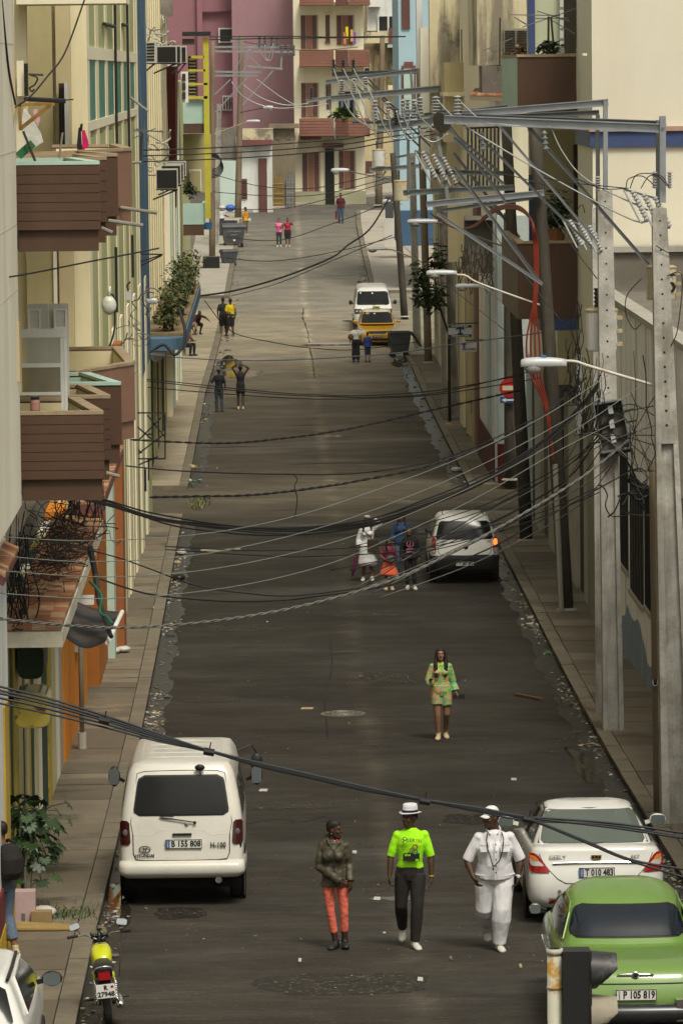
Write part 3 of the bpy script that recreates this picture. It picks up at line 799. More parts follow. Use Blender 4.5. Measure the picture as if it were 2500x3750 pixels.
mb.build('broken_parapet', black_w, b5, kind='stuff')
cfp(b5, 'window', whitep, 664,262,690,375,188,.1,.3)
for k in range(3): cfp(b5, 'pane', wood_d, 667,270+k*34,680,296+k*34,187.6,.05)
for i in range(5):
 wall(b5, mint if i % 2 else cream2, XB+.02, XB+.22,172+i*4.6,173.6+i*4.6, G(180)-1, HC-3.2, name='pilaster')
b6 = bldg('balcony_house', 'pale green house with turquoise balconies and a yellow steel frame on the left', Y=210, x=-6)
YB = 206
wall(b6, mat('wall_pale_green', (.45,.47,.26),.85,.1,.5,.1,12),-14,-3.72, YB+.5,232, G(215)-1, HC-.4)
cfp(b6, 'wall_panel', olive, 672,490,775,705, YB+2.4,.1)
for (v0, v1, v2) in ((366,452,488),(745,822,862)):
 o = cfp(b6, 'balcony', turq, 671, v0,748, v1, YB-.8,.12)
 cfp(o, 'base_slab', brownb, 672, v1+1,747, v2, YB-.78,.3)
 x0, x1 = at(671, v0, YB).x, at(748, v0, YB-.8).x
 zt, zb = at(700, v0, YB-.8).z, at(700, v1, YB-.8).z
 MB().box(x1-.1, x1, YB-.67, YB+3, zb, zt).build('front_wall', turq, o)
 MB().box(x0, x1-.11, YB-.67, YB+3, zb-.2, zb-.02).build('floor_slab', cream2, o)
fr = MB()
for (u0, v0, u1, v1) in ((748,140,768,800),(690,204,748,214),(752,262,690,254),(700,205,690,215),(690,304,760,312),(690,352,760,362)):
 fr.cf(min(u0, u1), v0, max(u0, u1), v1, YB-1.0,.12)
fo = fr.build('yellow_frame', yel, b6)
cfp(b6, 'roof_sheet', ironm, 667,116,770,131, YB-1.2,2.5)
cfp(b6, 'ledge', brownb, 668,142,712,163, YB-1,1)
sh = cfp(b6, 'shutter', wood_d, 690,210,720,360, YB+.2,.1)
for k in range(12): cfp(sh, 'slat', olive, 693,216+k*12,717,221+k*12, YB+.1,.05)
wf = cfp(b6, 'window', whitep, 694,620,738,700, YB+2.2,.1)
cfp(wf, 'pane', olive, 698,626,734,700, YB+2.1,.05)
# ================================================================ FAR: houses across the end of the street
YF = 312
b7 = bldg('mauve_building', 'tall windowless mauve building closing the street', Y=YF, x=-2)
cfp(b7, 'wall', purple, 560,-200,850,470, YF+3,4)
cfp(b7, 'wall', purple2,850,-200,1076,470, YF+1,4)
cfp(b7, 'pilaster', purple, 722,-200,742,400, YF+2.6,.3)
cfp(b7, 'string_course', purple, 742,34,850,40, YF+2.6,.3)
wn = cfp(b7, 'window', whitep, 800,102,850,157, YF+2.7,.2)
cfp(wn, 'pane', darkgl, 806,107,850,150, YF+2.6,.05)
wn = cfp(b7, 'window', whitep, 815,350,858,405, YF+2.8,.2)
for k in range(4): cfp(wn, 'pane', shut_m, 818+k*10,355,825+k*10,400, YF+2.7,.05)
b8 = bldg('white_cottage', 'single-storey white house with a maroon door in front of the mauve wall', Y=298, x=-2)
cfp(b8, 'wall', mat('wall_peeling_aqua', (.50,.62,.58),.9,.1,.6, stain=((.62,.6,.55),.8,.5,.4)),806,590,866,800,297,5)
cfp(b8, 'wall', whitew, 866,500,998,795,298,6)
cfp(b8, 'parapet', weath, 878,472,1000,515,297.6,3)
cfp(b8, 'cornice', maroon, 876,512,996,532,297.3,1)
cfp(b8, 'parapet', black_w, 806,470,884,592,298.5,3)
cfp(b8, 'door', shut_m, 947,580,978,787,297.9,.1)
sw = cfp(b8, 'window', shut_m, 882,655,905,728,297.9,.1)
for k in range(8): cfp(sw, 'slat', maroon, 884,659+k*8.5,903,663+k*8.5,297.85,.05)
b9 = bldg('stone_gatehouse', 'brown stone wall with two arched iron gates', Y=300, x=.5)
cfp(b9, 'wall', stone, 990,465,1080,785,301,5)
cfp(b9, 'cornice', stone, 985,455,1095,470,300.6,3)
def arch(root, u0, u1, v0, v1, Y, m_fill, m_bar):
 uc = (u0+u1)/2; pts = [at(u0, v1, Y), at(u0, v0+(u1-u0)*.9, Y)]
 for k in range(7):
  t = k/6; pts.append(at(u0+(u1-u0)*t, v0 + (u1-u0)*.9*abs(2*t-1)**1.6, Y))
 pts += [at(u1, v1, Y)]
 g = MB().prism(pts, (0,.12,0)).build('gate', m_fill, root)
 b = MB()
 for k in range(5):
  uu = u0 + (u1-u0)*(k+.5)/5; b.bar(at(uu, v1, Y-.05), at(uu, v0+2+(u1-u0)*.9*abs(2*(k+.5)/5-1)**1.6, Y-.05),.05)
 for k in range(6):
  vv = v0+36+(v1-v0-36)*k/6; b.bar(at(u0, vv, Y-.06), at(u1, vv, Y-.06),.05)
 b.build('gate_bars', m_bar, g, kind='stuff')
arch(b9,1000,1038,636,783,300.9, mat('gate_gold', (.20,.13,.04),.7,.3,2), mat('gate_gold_bar', (.34,.24,.09),.6,.2,2))
arch(b9,1048,1076,632,780,300.9, mat('gate_grey', (.11,.11,.11),.7,.3,2), mat('gate_grey_bar', (.26,.26,.26),.6,.2,2))
for uu in (1010,1050): cfp(b9, 'niche', dirtgr, uu, 485, uu+14,510,300.95,.1)
b10 = bldg('cream_apartments', 'cream corner apartment building with brick brown balconies at the bend of the street', Y=303, x=4)
YC = 304
cfp(b10, 'wall', cream2,1076,-200,1332,712, YC, 8)
cfp(b10, 'dado', mat('dado_green_grey', (.36,.36,.24),.9,.15,.6, stain=((.5,.47,.38),.7,.5,.3)),1078,700,1340,772, YC-.1,8)
def far_window(u0, v0, u1, v1, panes=2, Y=YC):
 f = cfp(b10, 'window', mat('reveal_tan', (.42,.35,.25),.9), u0, v0, u1, v1, Y-.05,.1)
 w_ = (u1-u0)
 louvre(f, u0+w_*.02, v0+2, u0+w_*.26, v1-2, Y-.08, shut_m, 14)
 cfp(f, 'panel', brick_b, u0+w_*.32, v0+2, u0+w_*.62, v1-2, Y-.1,.06)
 louvre(f, u0+w_*.66, v0+2, u0+w_*.90, v1-2, Y-.08, shut_m, 14)
 return f
for (u0, v0, u1, v1) in ((1101,55,1165,180),(1232,55,1297,165),(1103,303,1168,428),(1108,558,1174,703),(1241,551,1303,690)): far_window(u0, v0, u1, v1)
nw = cfp(b10, 'window', shut_m, 1192,55,1207,150, YC-.05,.1); cfp(nw, 'frame', cream, 1187,46,1212,55, YC-.15,.2); cfp(nw, 'sill', maroon, 1190,150,1209,158, YC-.15,.2)
nw = cfp(b10, 'window', shut_m, 1195,305,1212,400, YC-.05,.1)
cfp(b10, 'door', dark, 1191,545,1224,760, YC-.16,.2); cfp(b10, 'door_frame', brick_d, 1182,524,1258,540, YC-.5,.6, label='maroon ledge over the dark doorway')
cfp(b10, 'window', darkgl, 1240,335,1300,412, YC-.05,.1)
for (v0, v1, slim) in ((-40,20,0),(182,245,0),(433,500,0)):
 for (u0, u1, m_) in ((1096,1222, brick_b),(1228,1275, brick_d),(1276,1354, brick_b)):
  o = cfp(b10, 'balcony', m_, u0, v0, u1, v1, YC-1.6 if m_ is brick_b else YC-1.62,.15)
  n = 6
  for k in range(n): cfp(o, 'board', m_, u0+.5, v0+2+(v1-v0-3)*k/n, u1-.5, v0+2+(v1-v0-3)*(k+.86)/n, YC-1.66,.05)
 x0, x1 = at(1096, v1, YC).x, at(1354, v1, YC).x; z = at(1200, v1, YC-1.6).z
 MB().box(x0, x1, YC-1.44, YC-.01, z+.02, z+.2).build('floor_slab', cream, b10)
cfp(b10, 'parapet_curve', brick_d, 1100,500,1176,512, YC-1.3,.2)
b11 = bldg('yellowed_apartments', 'yellowed apartment building with pierced screens behind the bend', Y=335, x=7)
YD = 330
cfp(b11, 'wall', mat('wall_yellowed', (.55,.47,.28),.9,.12,.3, streak=((.2,.17,.1),.6,.5,.2)),1322,-200,1475,760, YD, 5)
cfp(b11, 'wall', whitew, 1342,-200,1480,112, YD-.4,.4)
scr = mat('screen_pierced', (.22,.17,.09),.9,.5,2.5,.6,4, stain=((.03,.025,.018),.9,1.8,.6))
cfp(b11, 'screen', scr, 1370,168,1400,420, YD-.5,.1); cfp(b11, 'screen', scr, 1420,170,1460,320, YD-.5,.1)
cfp(b11, 'window', shut_m, 1338,590,1362,660, YD-.5,.1); cfp(b11, 'window', darkgl, 1335,250,1352,262, YD-.5,.1)
wn = cfp(b11, 'window', whitep, 1382,55,1458,118, YD-.6,.1)
for k in range(2): cfp(wn, 'pane', darkgl, 1388+k*37,60,1418+k*37,112, YD-.65,.05)
cfp(b11, 'balcony', maroon, 1424,102,1462,165, YD-1.2,.8); cfp(b11, 'ledge', turq, 1418,163,1462,174, YD-1.3,.9)
cfp(b11, 'parapet', weath, 1328,116,1425,158, YD-1,.5); cfp(b11, 'wall_panel', cream, 1420,312,1462,330, YD-.6,.2)
cfp(b11, 'ac_unit', whitep, 1350,-6,1392,25, YD-1.2,.8)
cfp(b11, 'wall', mat('wall_low_beige', (.44,.40,.30),.9,.15,.5),1305,640,1400,742, YD-17,3, label='low beige wall by the bend')
# ================================================================ RIGHT far: blue building and its neighbours
b12 = bldg('blue_house', 'sky blue house with a maroon framed window on the right up the hill', Y=245, x=9)
YE = 243
cfp(b12, 'wall', skyb, 1460,-200,1600,800, YE, 12)
wf = cfp(b12, 'window_frame', maroon, 1471,240,1522,400, YE-.15,.2)
cfp(wf, 'shutter', turq, 1478,252,1515,400, YE-.2,.1); cfp(wf, 'pediment', maroon, 1480,226,1512,241, YE-.15,.2)
cfp(b12, 'window', shut_m, 1470,-30,1500,105, YE-.1,.15)
cfp(b12, 'dado', mat('dado_deep_blue', (.05,.11,.20),.8,.2,1),1462,770,1600,900, YE-.05,10)
cfp(b12, 'gate', mat('gate_slate', (.05,.055,.065),.7),1410,720,1440,815, YE+40,.2)
lw = bldg('low_white_wall', 'low white garden wall beside the pale pavement on the hill', 'wall', 262,8)
cfp(lw, 'wall', mat('wall_white_low', (.62,.60,.54),.9,.12,.6, streak=((.3,.27,.2),.5,1,.2)),1405,800,1530,905,262,.4)
b13 = bldg('weathered_house', 'weathered cream house with white corner pier on the right', Y=185, x=9)
XR = 6.85
wall(b13, weath, XR, 18,168,206, G(185)-1, HC+3.4)
cfp(b13, 'pier', whitew, 1525,-200,1546,460,205.5,1)
cfp(b13, 'wall', weath, 1573,-200,1690,700,170,1)
cfp(b13, 'wall', offw, 1540,100,1574,620,190,1)
cfp(b13, 'window', wood_d, 1688,108,1716,226,166,.2)
cfp(b13, 'balcony', mat('balcony_ochre', (.50,.43,.24),.9,.12,.8, streak=((.25,.2,.12),.5,1.5,.2)),1626,228,1722,338,165,3)
cfp(b13, 'ledge', cream, 1622,338,1722,352,164.6,3.2)
cfp(b13, 'wall', cream, 1628,352,1700,520,166,2)
# ================================================================ RIGHT 3: block beyond the first crossing
b14 = bldg('stained_house', 'stained cream house with a small tiled roof and red dado beyond the first crossing', Y=150, x=8)
wall(b14, cream2,6.55,16,141,168, G(150)-1, HC+3.4)
wall(b14, cyanw, 6.5,9,140.8,141.2, G(141)+1.25, HC-4.2, name='wall', label='pale blue corner wall')
wall(b14, redd, 6.48,9,140.76,141.22, G(141)-.2, G(141)+1.24, name='dado')
cfp(b14, 'bay', weath, 1745,-200,1932,238,139.6,6)
sh = cfp(b14, 'shutter', wood_g, 1843,104,1930,195,139.5,.1)
for k in range(9): cfp(sh, 'slat', wood_d, 1848,112+k*9,1886,115.5+k*9,139.45,.05); cfp(sh, 'slat', wood_d, 1892,112+k*9,1928,115.5+k*9,139.45,.05)
cfp(b14, 'balcony', black_w, 1764,241,1842,345,139.3,2)
rf = MB(); a_, b_, c_, d_ = at(1718,352,138.6), at(1842,356,138.6), at(1842,326,142), at(1740,330,142)
r_ = rf.hexa([a_-Vector((0,0,.12)), b_-Vector((0,0,.12)), c_-Vector((0,0,.12)), d_-Vector((0,0,.12)), a_, b_, c_, d_]).build('tiled_roof', stone, b14)
for k in range(9):
 for j in range(3):
  f0, f1, g0, g1 = k/9,(k+.92)/9, j/3,(j+.95)/3
  P = lambda f, g: (a_ + (b_-a_)*f) * (1-g) + (d_ + (c_-d_)*f) * g
  up = Vector((0,0,.01)); up2 = Vector((0,0,.06))
  MB().hexa([P(f0, g0)+up, P(f1, g0)+up, P(f1, g1)+up, P(f0, g1)+up, P(f0, g0)+up2, P(f1, g0)+up2, P(f1, g1)+up2, P(f0, g1)+up2]).build('roof_tile', tile_m[RNG.choice((0,1,1,3))], r_)
for (y0, y1, x, m_, zt_) in ((141.3,143.2,6.42, whitew, -4),(143.3,144.6,6.5, wood_d, -5),(144.8,146.6,6.44, cyanw, -4.4),(147,147.6,6.5, dark, -5.5),(147.8,149.4,6.44, whitew, -4.4),(149.6,150.1,6.5, dark, -5.5),(150.3,152,6.44, offw, -4.6),
       (152.4,154.2,6.42, maroon, -4.2),(154.6,156,6.44, brownl, -4.2),(156.4,158.5,6.46, olive, -5),(158.8,160,6.52, bluep, -7),(160.4,162.5,6.44, tan, -4.8),(163,164.4,6.5, bluep, -7),(164.8,168,6.44, cream, -4)):
 wall(b14, m_, x, 6.6, y0, y1, G(150)-.6, HC+zt_, name='door' if m_ in (wood_d, dark, bluep) else 'pilaster')
wall(b14, mat('dado_dark_red', (.085,.014,.012),.75,.2,1),6.38,6.41,141.3,152, G(146)-.4, G(146)+1.3, name='dado')
cfp(b14, 'wall', dirtgr, 1700,800,1840,1000,141.9,.3)
cfp(b14, 'ledge', concm, 1700,792,1842,806,141.4,.6)
cfp(b14, 'wall_panel', cream, 1640,740,1702,960,160,.3)
iron = MB()
for k in range(9): iron.bar(at(1712+k*14,470,141), at(1712+k*14,690,141),.05)
iron.bar(at(1705,470,141), at(1835,465,141),.05); iron.bar(at(1705,690,141), at(1835,690,141),.05)
iron.build('balcony_railing', ironm, b14)
cfp(b14, 'wall', mat('wall_ochre', (.58,.42,.17),.9,.12,.6, streak=((.3,.2,.08),.5,1.5,.2)),1835,450,1945,790,143,.3)
# ================================================================ RIGHT 2: tall cream block with brown balconies
b15 = bldg('tall_cream_block', 'tall cream block with a blank wall, blue band and brown balconies on the right', Y=115, x=9)
X2 = 6.9
big = mat('wall_big_cream', (.68,.645,.53),.9,.05,.25,.1,12, streak=((.5,.44,.32),.35,.5,.2))
wall(b15, big, X2,18,105,110, G(110)-1, HC+3.4)
wall(b15, cream2,7.55,18,110,118, G(110)-1, HC+3.4)
wall(b15, cream2, X2,18,118.3,131, G(120)-1, HC+3.4)
zb_ = at(2200,482,105).z
wall(b15, blueband, X2-.05,18,104.92,110.02, zb_-.33, zb_, name='band')
wall(b15, pinkl, X2-.08,18,104.86,110.04, zb_+.002, zb_+.10, name='ledge')
cfp(b15, 'wing_wall', mat('wall_pale_sage', (.50,.53,.40),.9,.08,.5),1930,-200,2112,480,117.6,.3)
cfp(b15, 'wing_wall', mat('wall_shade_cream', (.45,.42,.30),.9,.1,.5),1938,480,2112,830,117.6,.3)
cfp(b15, 'pilaster', blueband, 1931,-200,1957,200,117.5,.2)
cfp(b15, 'pilaster', blueband, 1936,640,1952,890,117.5,.2)
cfp(b15, 'door', wood_d, 2067,-200,2107,195,117.3,.2); cfp(b15, 'door', wood_d, 2100,530,2114,800,117.3,.2)
gb = cfp(b15, 'pilaster', cyanw, 2047,-50,2064,190,117.4,.2)
for k in range(6): cfp(gb, 'glass_block', whitep, 2049,-40+k*38,2062,-12+k*38,117.35,.1)
for (vt, vb, band) in ((208,412,0),(892,1168,1)):
 zt, zb = at(2000, vt, 110).z, at(2000, vb, 110).z
 x0 = at(1895, vb, 110).x
 o = MB().box(x0, X2-.02,110,110.14, zb, zt).build('balcony', brownb, b15)
 MB().box(x0, x0+.12,110.142,117.4, zb, zt).build('front_wall', mint if not band else brownb, o)
 MB().box(x0-.02, X2-.01,109.97,110.17, zt+.002, zt+.06).build('cap', rim_m, o)
 MB().box(x0-.02, x0+.15,110.172,117.4, zt+.002, zt+.06).build('cap', rim_m, o)
 MB().box(x0+.125, X2+.6,110.15,117.4, zb+.02, zb+.2).build('floor_slab', cream, o)
 if band: MB().box(x0+.5, X2+.1,109.96,117.3, zb-.26, zb-.004).build('band', blueband, o)
for (y0, y1, m_) in ((105.4,107.2, concm),(107.6,109.6, dark),(110,112.6, concm),(113,115.5, dirtgr),(116,118, dark),(118.4,121, concm),(121.5,124, wood_d),(124.4,127, concm),(127.5,129.5, dark),(129.7,131.2, cyanw)):
 wall(b15, m_, X2-.1 if m_ in (concm, cyanw) else X2-.03, X2+.3, y0, y1, G(118)-.4, HC-7.6, name='door' if m_ in (dark, wood_d) else 'pier')
louvre(b15,2108,1300,2128,1590,104.6, greyp, 22)
for vv in (195,880,1560): cfp(b15, 'sill', cream, 2132, vv, 2148, vv+9,104.5,.6)
wall(b15, mat('wall_grey_lower', (.23,.22,.18),.9,.15,.5, streak=((.1,.09,.07),.6,1.2,.3)), X2-.16, X2,99,105, G(100)-.4, HC-7.0, name='wall')
# ================================================================ RIGHT 1: low stained white building
b16 = bldg('low_white_building', 'low whitewashed building with black run stains and barred windows on the right', Y=85, x=9)
X1 = 6.95
zt = HC - 4.75
wall(b16, wash, X1,16,50,104.9, G(80)-1.5, zt)
wall(b16, dirtgr, X1+.26,16,50,103.8, zt+.001, zt+.02, name='roof')
wall(b16, concm, X1-.08, X1+.25,50,104.5, zt+.002, zt+.12, name='coping')
wall(b16, dirtgr, X1+.25,16,103.9,104.8, zt, zt+.85, name='parapet')
wall(b16, concm, X1+.2,16,103.8,104.85, zt+.852, zt+.97, name='coping')
for (u0, u1, vb) in ((2273,2300,2105),(2308,2356,2218),(2363,2389,2262),(2470,2500,2330)):
 Ya, Yb = onx(u1, vb, X1).y, onx(u0, vb, X1).y
 z0 = onx((u0+u1)/2, vb-30, X1).z
 f = wall(b16, dark, X1-.012, X1+.05, Ya, Yb, z0, z0+2.3, name='window')
 for k in range(5):
  y = Ya + (Yb-Ya)*(k+.5)/5; MB().bar((X1-.025, y, z0+.02),(X1-.025, y, z0+2.28),.02).build('bar', ironm, f)
 wall(f, concm, X1-.05, X1-.014, Ya-.05, Yb+.05, z0-.1, z0-.004, name='sill')
n = 60; top = []
for i in range(n+1):
 y = 60 + (98-60)*i/n; top.append((X1-.006, y, G(y) + .85 + .18*math.sin(y*.55) + .14*math.sin(y*1.7+1) + RNG.uniform(-.14,.14)))
mb = MB(); bot = [(X1-.006, p[1], G(p[1])-.1) for p in top]
mb.add(top + bot, [(i, i+1, n+2+i, n+1+i) for i in range(n)])
mb.build('dado', mat('dado_blue_grey', (.20,.28,.38),.85,.25,1.2,.1,12, stain=((.42,.41,.36),.8,1.0,.4)), b16)
# ================================================================ poles, steelwork, lamps, wires
wpole = mat('pole_dark_wood', (.055,.048,.038),.9,.3,2,.5,30, stretch=(3,3,.3), stain=((.16,.14,.10),.6,1.5,.4))
wpole2 = mat('pole_brown_wood', (.20,.155,.10),.9,.25,2,.5,30, stretch=(3,3,.3), stain=((.08,.065,.045),.6,1.5,.4))
cpole = mat('pole_concrete', (.44,.43,.39),.9,.3,2.2,.5,18, stain=((.20,.185,.15),.75,1.3,.6), streak=((.12,.11,.09),.65,2,.5))
ins_w = mat('insulator_pale', (.36,.37,.37),.3,.1,4, spec=.5)
ins_b = mat('insulator_dark', (.05,.042,.038),.3,.1,4, spec=.5)
lampg = mat('lamp_housing_grey', (.46,.48,.50),.4,.08,4, metal=.1, stain=((.3,.3,.28),.4,5,.3))
lens_m = mat('lamp_lens', (.40,.38,.35),.15,.1,4, spec=.6, trans=.3)
armp = mat('lamp_arm_pale', (.55,.52,.46),.5,.12,3, stain=((.30,.15,.06),.6,4,.5))
wire_d = mat('cable_black', (.012,.012,.013),.6,.1,3)
wire_p = mat('wire_pale_green', (.19,.22,.19),.5,.1,3)
wire_a = mat('wire_aluminium', (.40,.41,.41),.35,.1,4, metal=.5)
wire_g = mat('cable_twisted_grey', (.14,.14,.13),.6,.2,8)
red_c = mat('cable_red', (.20,.025,.014),.5,.2,3)
def wood_pole(label, ub, vb, ut, vt, rb=.16, rt=.12, m=wpole, name='utility_pole', dz=.12, Y=None):
 b = at(ub, vb, Y) if Y else gnd(ub, vb, dz); t = at(ut, vt, b.y)
 root = thing(name, label, 'pole', (b.x, b.y, b.z), group='poles along the street')
 pts = [b - Vector((0,0,.2))] + [b.lerp(t, k/8) for k in range(1,9)]
 MB().tube(pts, [rb + (rt-rb)*k/8 for k in range(9)],10).build('shaft', m, root, smooth=True)
 MB().lathe(b, [(rb*1.5,0.0),(rb*1.3,.03),(rb*1.02,.05)],12).build('collar', concm, root)
 return root, b, t
def conc_pole(label, ub, vb, ut, vt, wb, wt, Y=None, channel=0.62, holes=True):
 b = gnd(ub, vb, .12) if Y is None else at(ub, vb, Y)
 t = at(ut, vt, b.y)
 root = thing('concrete_pole', label, 'pole', (b.x, b.y, b.z), group='poles along the street')
 def ring(f, d=0.0, inset=0.0):
  c = b.lerp(t, f); w_ = (wb + (wt-wb)*f)/2
  return c, w_
 mb = MB()
 def seg(f0, f1, xa, xb, ya, yb):
  c0, w0 = ring(f0); c1, w1 = ring(f1)
  P = lambda c, w_, x, y: c + Vector((x*w_, y*w_, 0))
  mb.hexa([P(c0, w0, xa, ya), P(c0, w0, xb, ya), P(c0, w0, xb, yb), P(c0, w0, xa, yb), P(c1, w1, xa, ya), P(c1, w1, xb, ya), P(c1, w1, xb, yb), P(c1, w1, xa, yb)])
 seg(-.02, channel, -1,-.55,-1,1); seg(-.02, channel, .55,1,-1,1); seg(-.02, channel, -.549,.549,-.55,.55)
 seg(channel+.0003,1,-1,1,-1,1)
 mb.build('shaft', cpole, root)
 if holes:
  h = MB()
  k = 0
  for i in range(15):
   f = channel + .03 + (1-channel-.05)*i/14; c, w_ = ring(f)
   h.tube([c + Vector((0,-w_-.004,0)), c + Vector((0,-w_+.02,0))], w_*.13,7)
  h.build('bolt_holes', dark, root, kind='stuff')
 return root, b, t
def shed(root, p, d, n, r, L_, m, core=None):                # ribbed insulator: stack of sheds along d
 p = Vector(p); d = Vector(d).normalized(); pts = []; rr = []
 for i in range(n):
  for f, q in ((.0,.45),(.35,.5),(.5,1),(.62,.95),(.75,.45)):
   pts.append(p + d*L_*(i+f)/n); rr.append(r*q)
 pts.append(p + d*L_); rr.append(r*.4)
 return MB().tube(pts, rr, 9).build('insulator', m, root, smooth=False)
def beam(root, u0, v0, Y0, u1, v1, Y1, w_, m=None, name='crossarm', ch=True):
 if name == 'brace': w_ *= .62
 a, b = at(u0, v0, Y0), at(u1, v1, Y1); mb = MB()
 mb.chan(a, b, w_) if ch else mb.bar(a, b, w_, w_*.8)
 return mb.build(name, m or galv, root)
P1, p1b, p1t = conc_pole('nearest tall grey concrete pole at the right edge, carrying a long street lamp arm', 2482,3010,2411,762,.52,.21)
Y1 = p1b.y
P1b, q1b, q1t = wood_pole('thin square-looking brown post marked UB just behind the nearest concrete pole', 2416,2985,2396,1700,.10,.09, wpole2)
P2, p2b, p2t = conc_pole('second concrete pole with a wide base, holding the open meter cabinet', 2243,2672,2212,697,.36,.25, channel=.55)
Y2 = p2b.y
P2b, q2b, q2t = conc_pole('slim concrete pole twinned behind the cabinet pole', 2195,2612,2180,760,.15,.14, holes=False)
text('marking', 'UB', .14, at(2407,2502, q1b.y-.14), whitep, P1b, local=False)
MB().cf(2390,2488,2422,2512, q1b.y-.105,.01).build('plate', wood_d, P1b)
P3, p3b, p3t = wood_pole('leaning dark timber pole with a strip of red cable, nearer one', 2073,2234,1955,440,.165,.13)
P4, p4b, p4t = wood_pole('leaning dark timber pole standing on the corner near the parked hatchback', 1927,1980,1850,400,.165,.13)
P5, p5b, p5t = wood_pole('mossy timber pole behind the no entry sign at the corner', 1868,1757,1862,780,.18,.15, Y=140.1)
P6, p6b, p6t = conc_pole('grey concrete pole beside the rooms-for-rent signs', 1668,1530,1630,700,.30,.22, holes=False, channel=.8)
P6b, q6b, q6t = conc_pole('slim grey concrete pole behind the rooms-for-rent pole', 1628,1500,1612,700,.2,.16, holes=False, channel=.9)
P7, p7b, p7t = wood_pole('brown timber pole with a small tree behind the dumpster', 1568,1328,1535,250,.16,.13, wpole2)
P8, p8b, p8t = wood_pole('dark timber pole on the kerb behind the taxi', 1481,1160,1437,560,.17,.13, wpole)
P9, p9b, p9t = conc_pole('pale concrete pole right of the dumpster', 1527,1272,1508,560,.34,.26, holes=False, channel=.95)
L1, l1b, l1t = wood_pole('dark timber pole left of the far rubbish bins', 777,941,779,150,.17,.12, wpole2)
L2, l2b, l2t = conc_pole('pale concrete pole behind the yellow balcony frame', 792,900,803,380,.30,.24, holes=False, channel=.95)
L3, l3b, l3t = wood_pole('brown timber pole in front of the white cottage', 871,800,884,130,.20,.14, wpole2)
R1p, r1b, r1t = wood_pole('far brown timber pole by the yellowed apartments', 1385,752,1400,130,.22,.16, wpole2)
W1 = .085
def post(root, u, v0, v1, Y, w_, m=galv): return beam(root, u, v0, Y, u, v1, Y, w_, m, 'steel_post')
post(P1,2416,425,742, Y1,.16); post(P1,2402,440,760, Y1+.3,.10, greyrust)
beam(P1,1625,437, Y1,2437,470, Y1,.13)
beam(P1,1625,425, Y1+.35,2430,455, Y1+.35,.10, greyrust)
beam(P1,1928,458, Y1+.1,2372,968, Y1+.1,.08, name='brace', m=greyrust)
beam(P1,1823,455, Y1+.2,2186,888, Y1+.2,.055, name='brace')
beam(P1,1745,490, Y1+.2,2165,905, Y1+.25,.06, name='brace', m=greyrust)
for uu, vv in ((1670,440),(1820,446),(2425,470)): MB().lathe(at(uu, vv, Y1-.09),[(.02,-.01),(.02,.01)],8, 'y').build('bolt', greyrust, P1)
post(P2,2209,368,830, Y2,.14); post(P2,2182,420,850, Y2+.3,.12, greyrust)
beam(P2,1690,418, Y2,2225,375, Y2,.12)
beam(P2,1840,428, Y2+.3,2192,412, Y2+.3,.09, greyrust)
beam(P2,1640,420, Y2+.1,1860,392, Y2+.1,.10, greyrust)
beam(P2,1660,505, Y2+.2,1842,675, Y2+.4,.09, greyrust, 'brace')
beam(P2,1660,610, Y2+.3,1975,1034, Y2+.4,.10, greyrust, 'brace')
beam(P2,1600,782, Y2+.3,1985,1040, Y2+.3,.09, galv, 'brace')
beam(P2,1640,455, Y2+.5,1850,740, Y2+.6,.08, greyrust, 'brace')
Y3, Y4 = p3b.y, p4b.y
beam(P3,1560,748, Y3-.3,1990,706, Y3-.25,.13, galv)
beam(P3,1620,770, Y3+.3,1985,720, Y3+.3,.08, greyrust)
beam(P4,1590,628, Y4-.2,1842,635, Y4-.2,.12, greyrust)
beam(P4,1475,706, Y4-.2,1880,686, Y4-.2,.14, galv)
beam(P4,1660,560, Y4+.3,1900,870, Y4+.3,.12, greyrust, 'brace')
beam(P4,1640,640, Y4+.3,1850,800, Y4+.3,.11, greyrust, 'brace')
beam(P4,1490,505, Y4-.3,1490,705, Y4-.3,.13, greyrust, 'steel_post')
beam(P4,1597,500, Y4-.35,1637,745, Y4-.35,.16, galv, 'steel_post')
beam(P4,1640,470, Y4,1840,640, Y4,.10, greyrust, 'brace')
beam(P4,1385,470, Y4,1660,430, Y4,.16, galv)
beam(P4,1380,448, Y4+.5,1640,408, Y4+.5,.10, greyrust)
Y6, Y7, Y8 = p6b.y, p7b.y, p8b.y
beam(P6,1213,361, Y6,1625,322, Y6,.22, galv)
beam(P6,1608,322, Y6-.1,1608,420, Y6-.1,.22, greyrust, 'steel_post')
beam(P6,1395,360, Y6+.4,1600,560, Y6+.3,.10, greyrust, 'brace'); beam(P6,1330,290, Y6+.4,1450,400, Y6+.4,.10, greyrust, 'brace')
beam(P7,1193,300, Y7,1528,258, Y7,.18, galv); beam(P7,1215,272, Y7+.4,1526,262, Y7+.4,.18, greyrust)
beam(P7,1294,270, Y7,1294,448, Y7,.14, greyrust, 'steel_post'); beam(P7,1290,448, Y7,1520,452, Y7,.10, greyrust)
beam(P7,1300,310, Y7,1560,560, Y7,.12, greyrust, 'brace'); beam(P7,1500,262, Y7-.1,1510,400, Y7-.1,.2, galv, 'steel_post')
beam(P7,1335,272, Y7+.2,1445,400, Y7+.2,.10, greyrust, 'brace')
beam(P8,1120,370, Y8+8,1245,352, Y8+8,.16, galv); beam(P8,1200,362, Y8+8,1228,515, Y8+8,.14, greyrust, 'brace')
beam(P8,1352,622, Y8,1535,608, Y8,.20, galv); beam(P8,1365,626, Y8,1372,715, Y8,.16, galv, 'brace'); beam(P8,1412,626, Y8,1372,690, Y8,.14, greyrust, 'brace')
beam(P8,1440,578, Y8,1535,560, Y8,.10, greyrust)
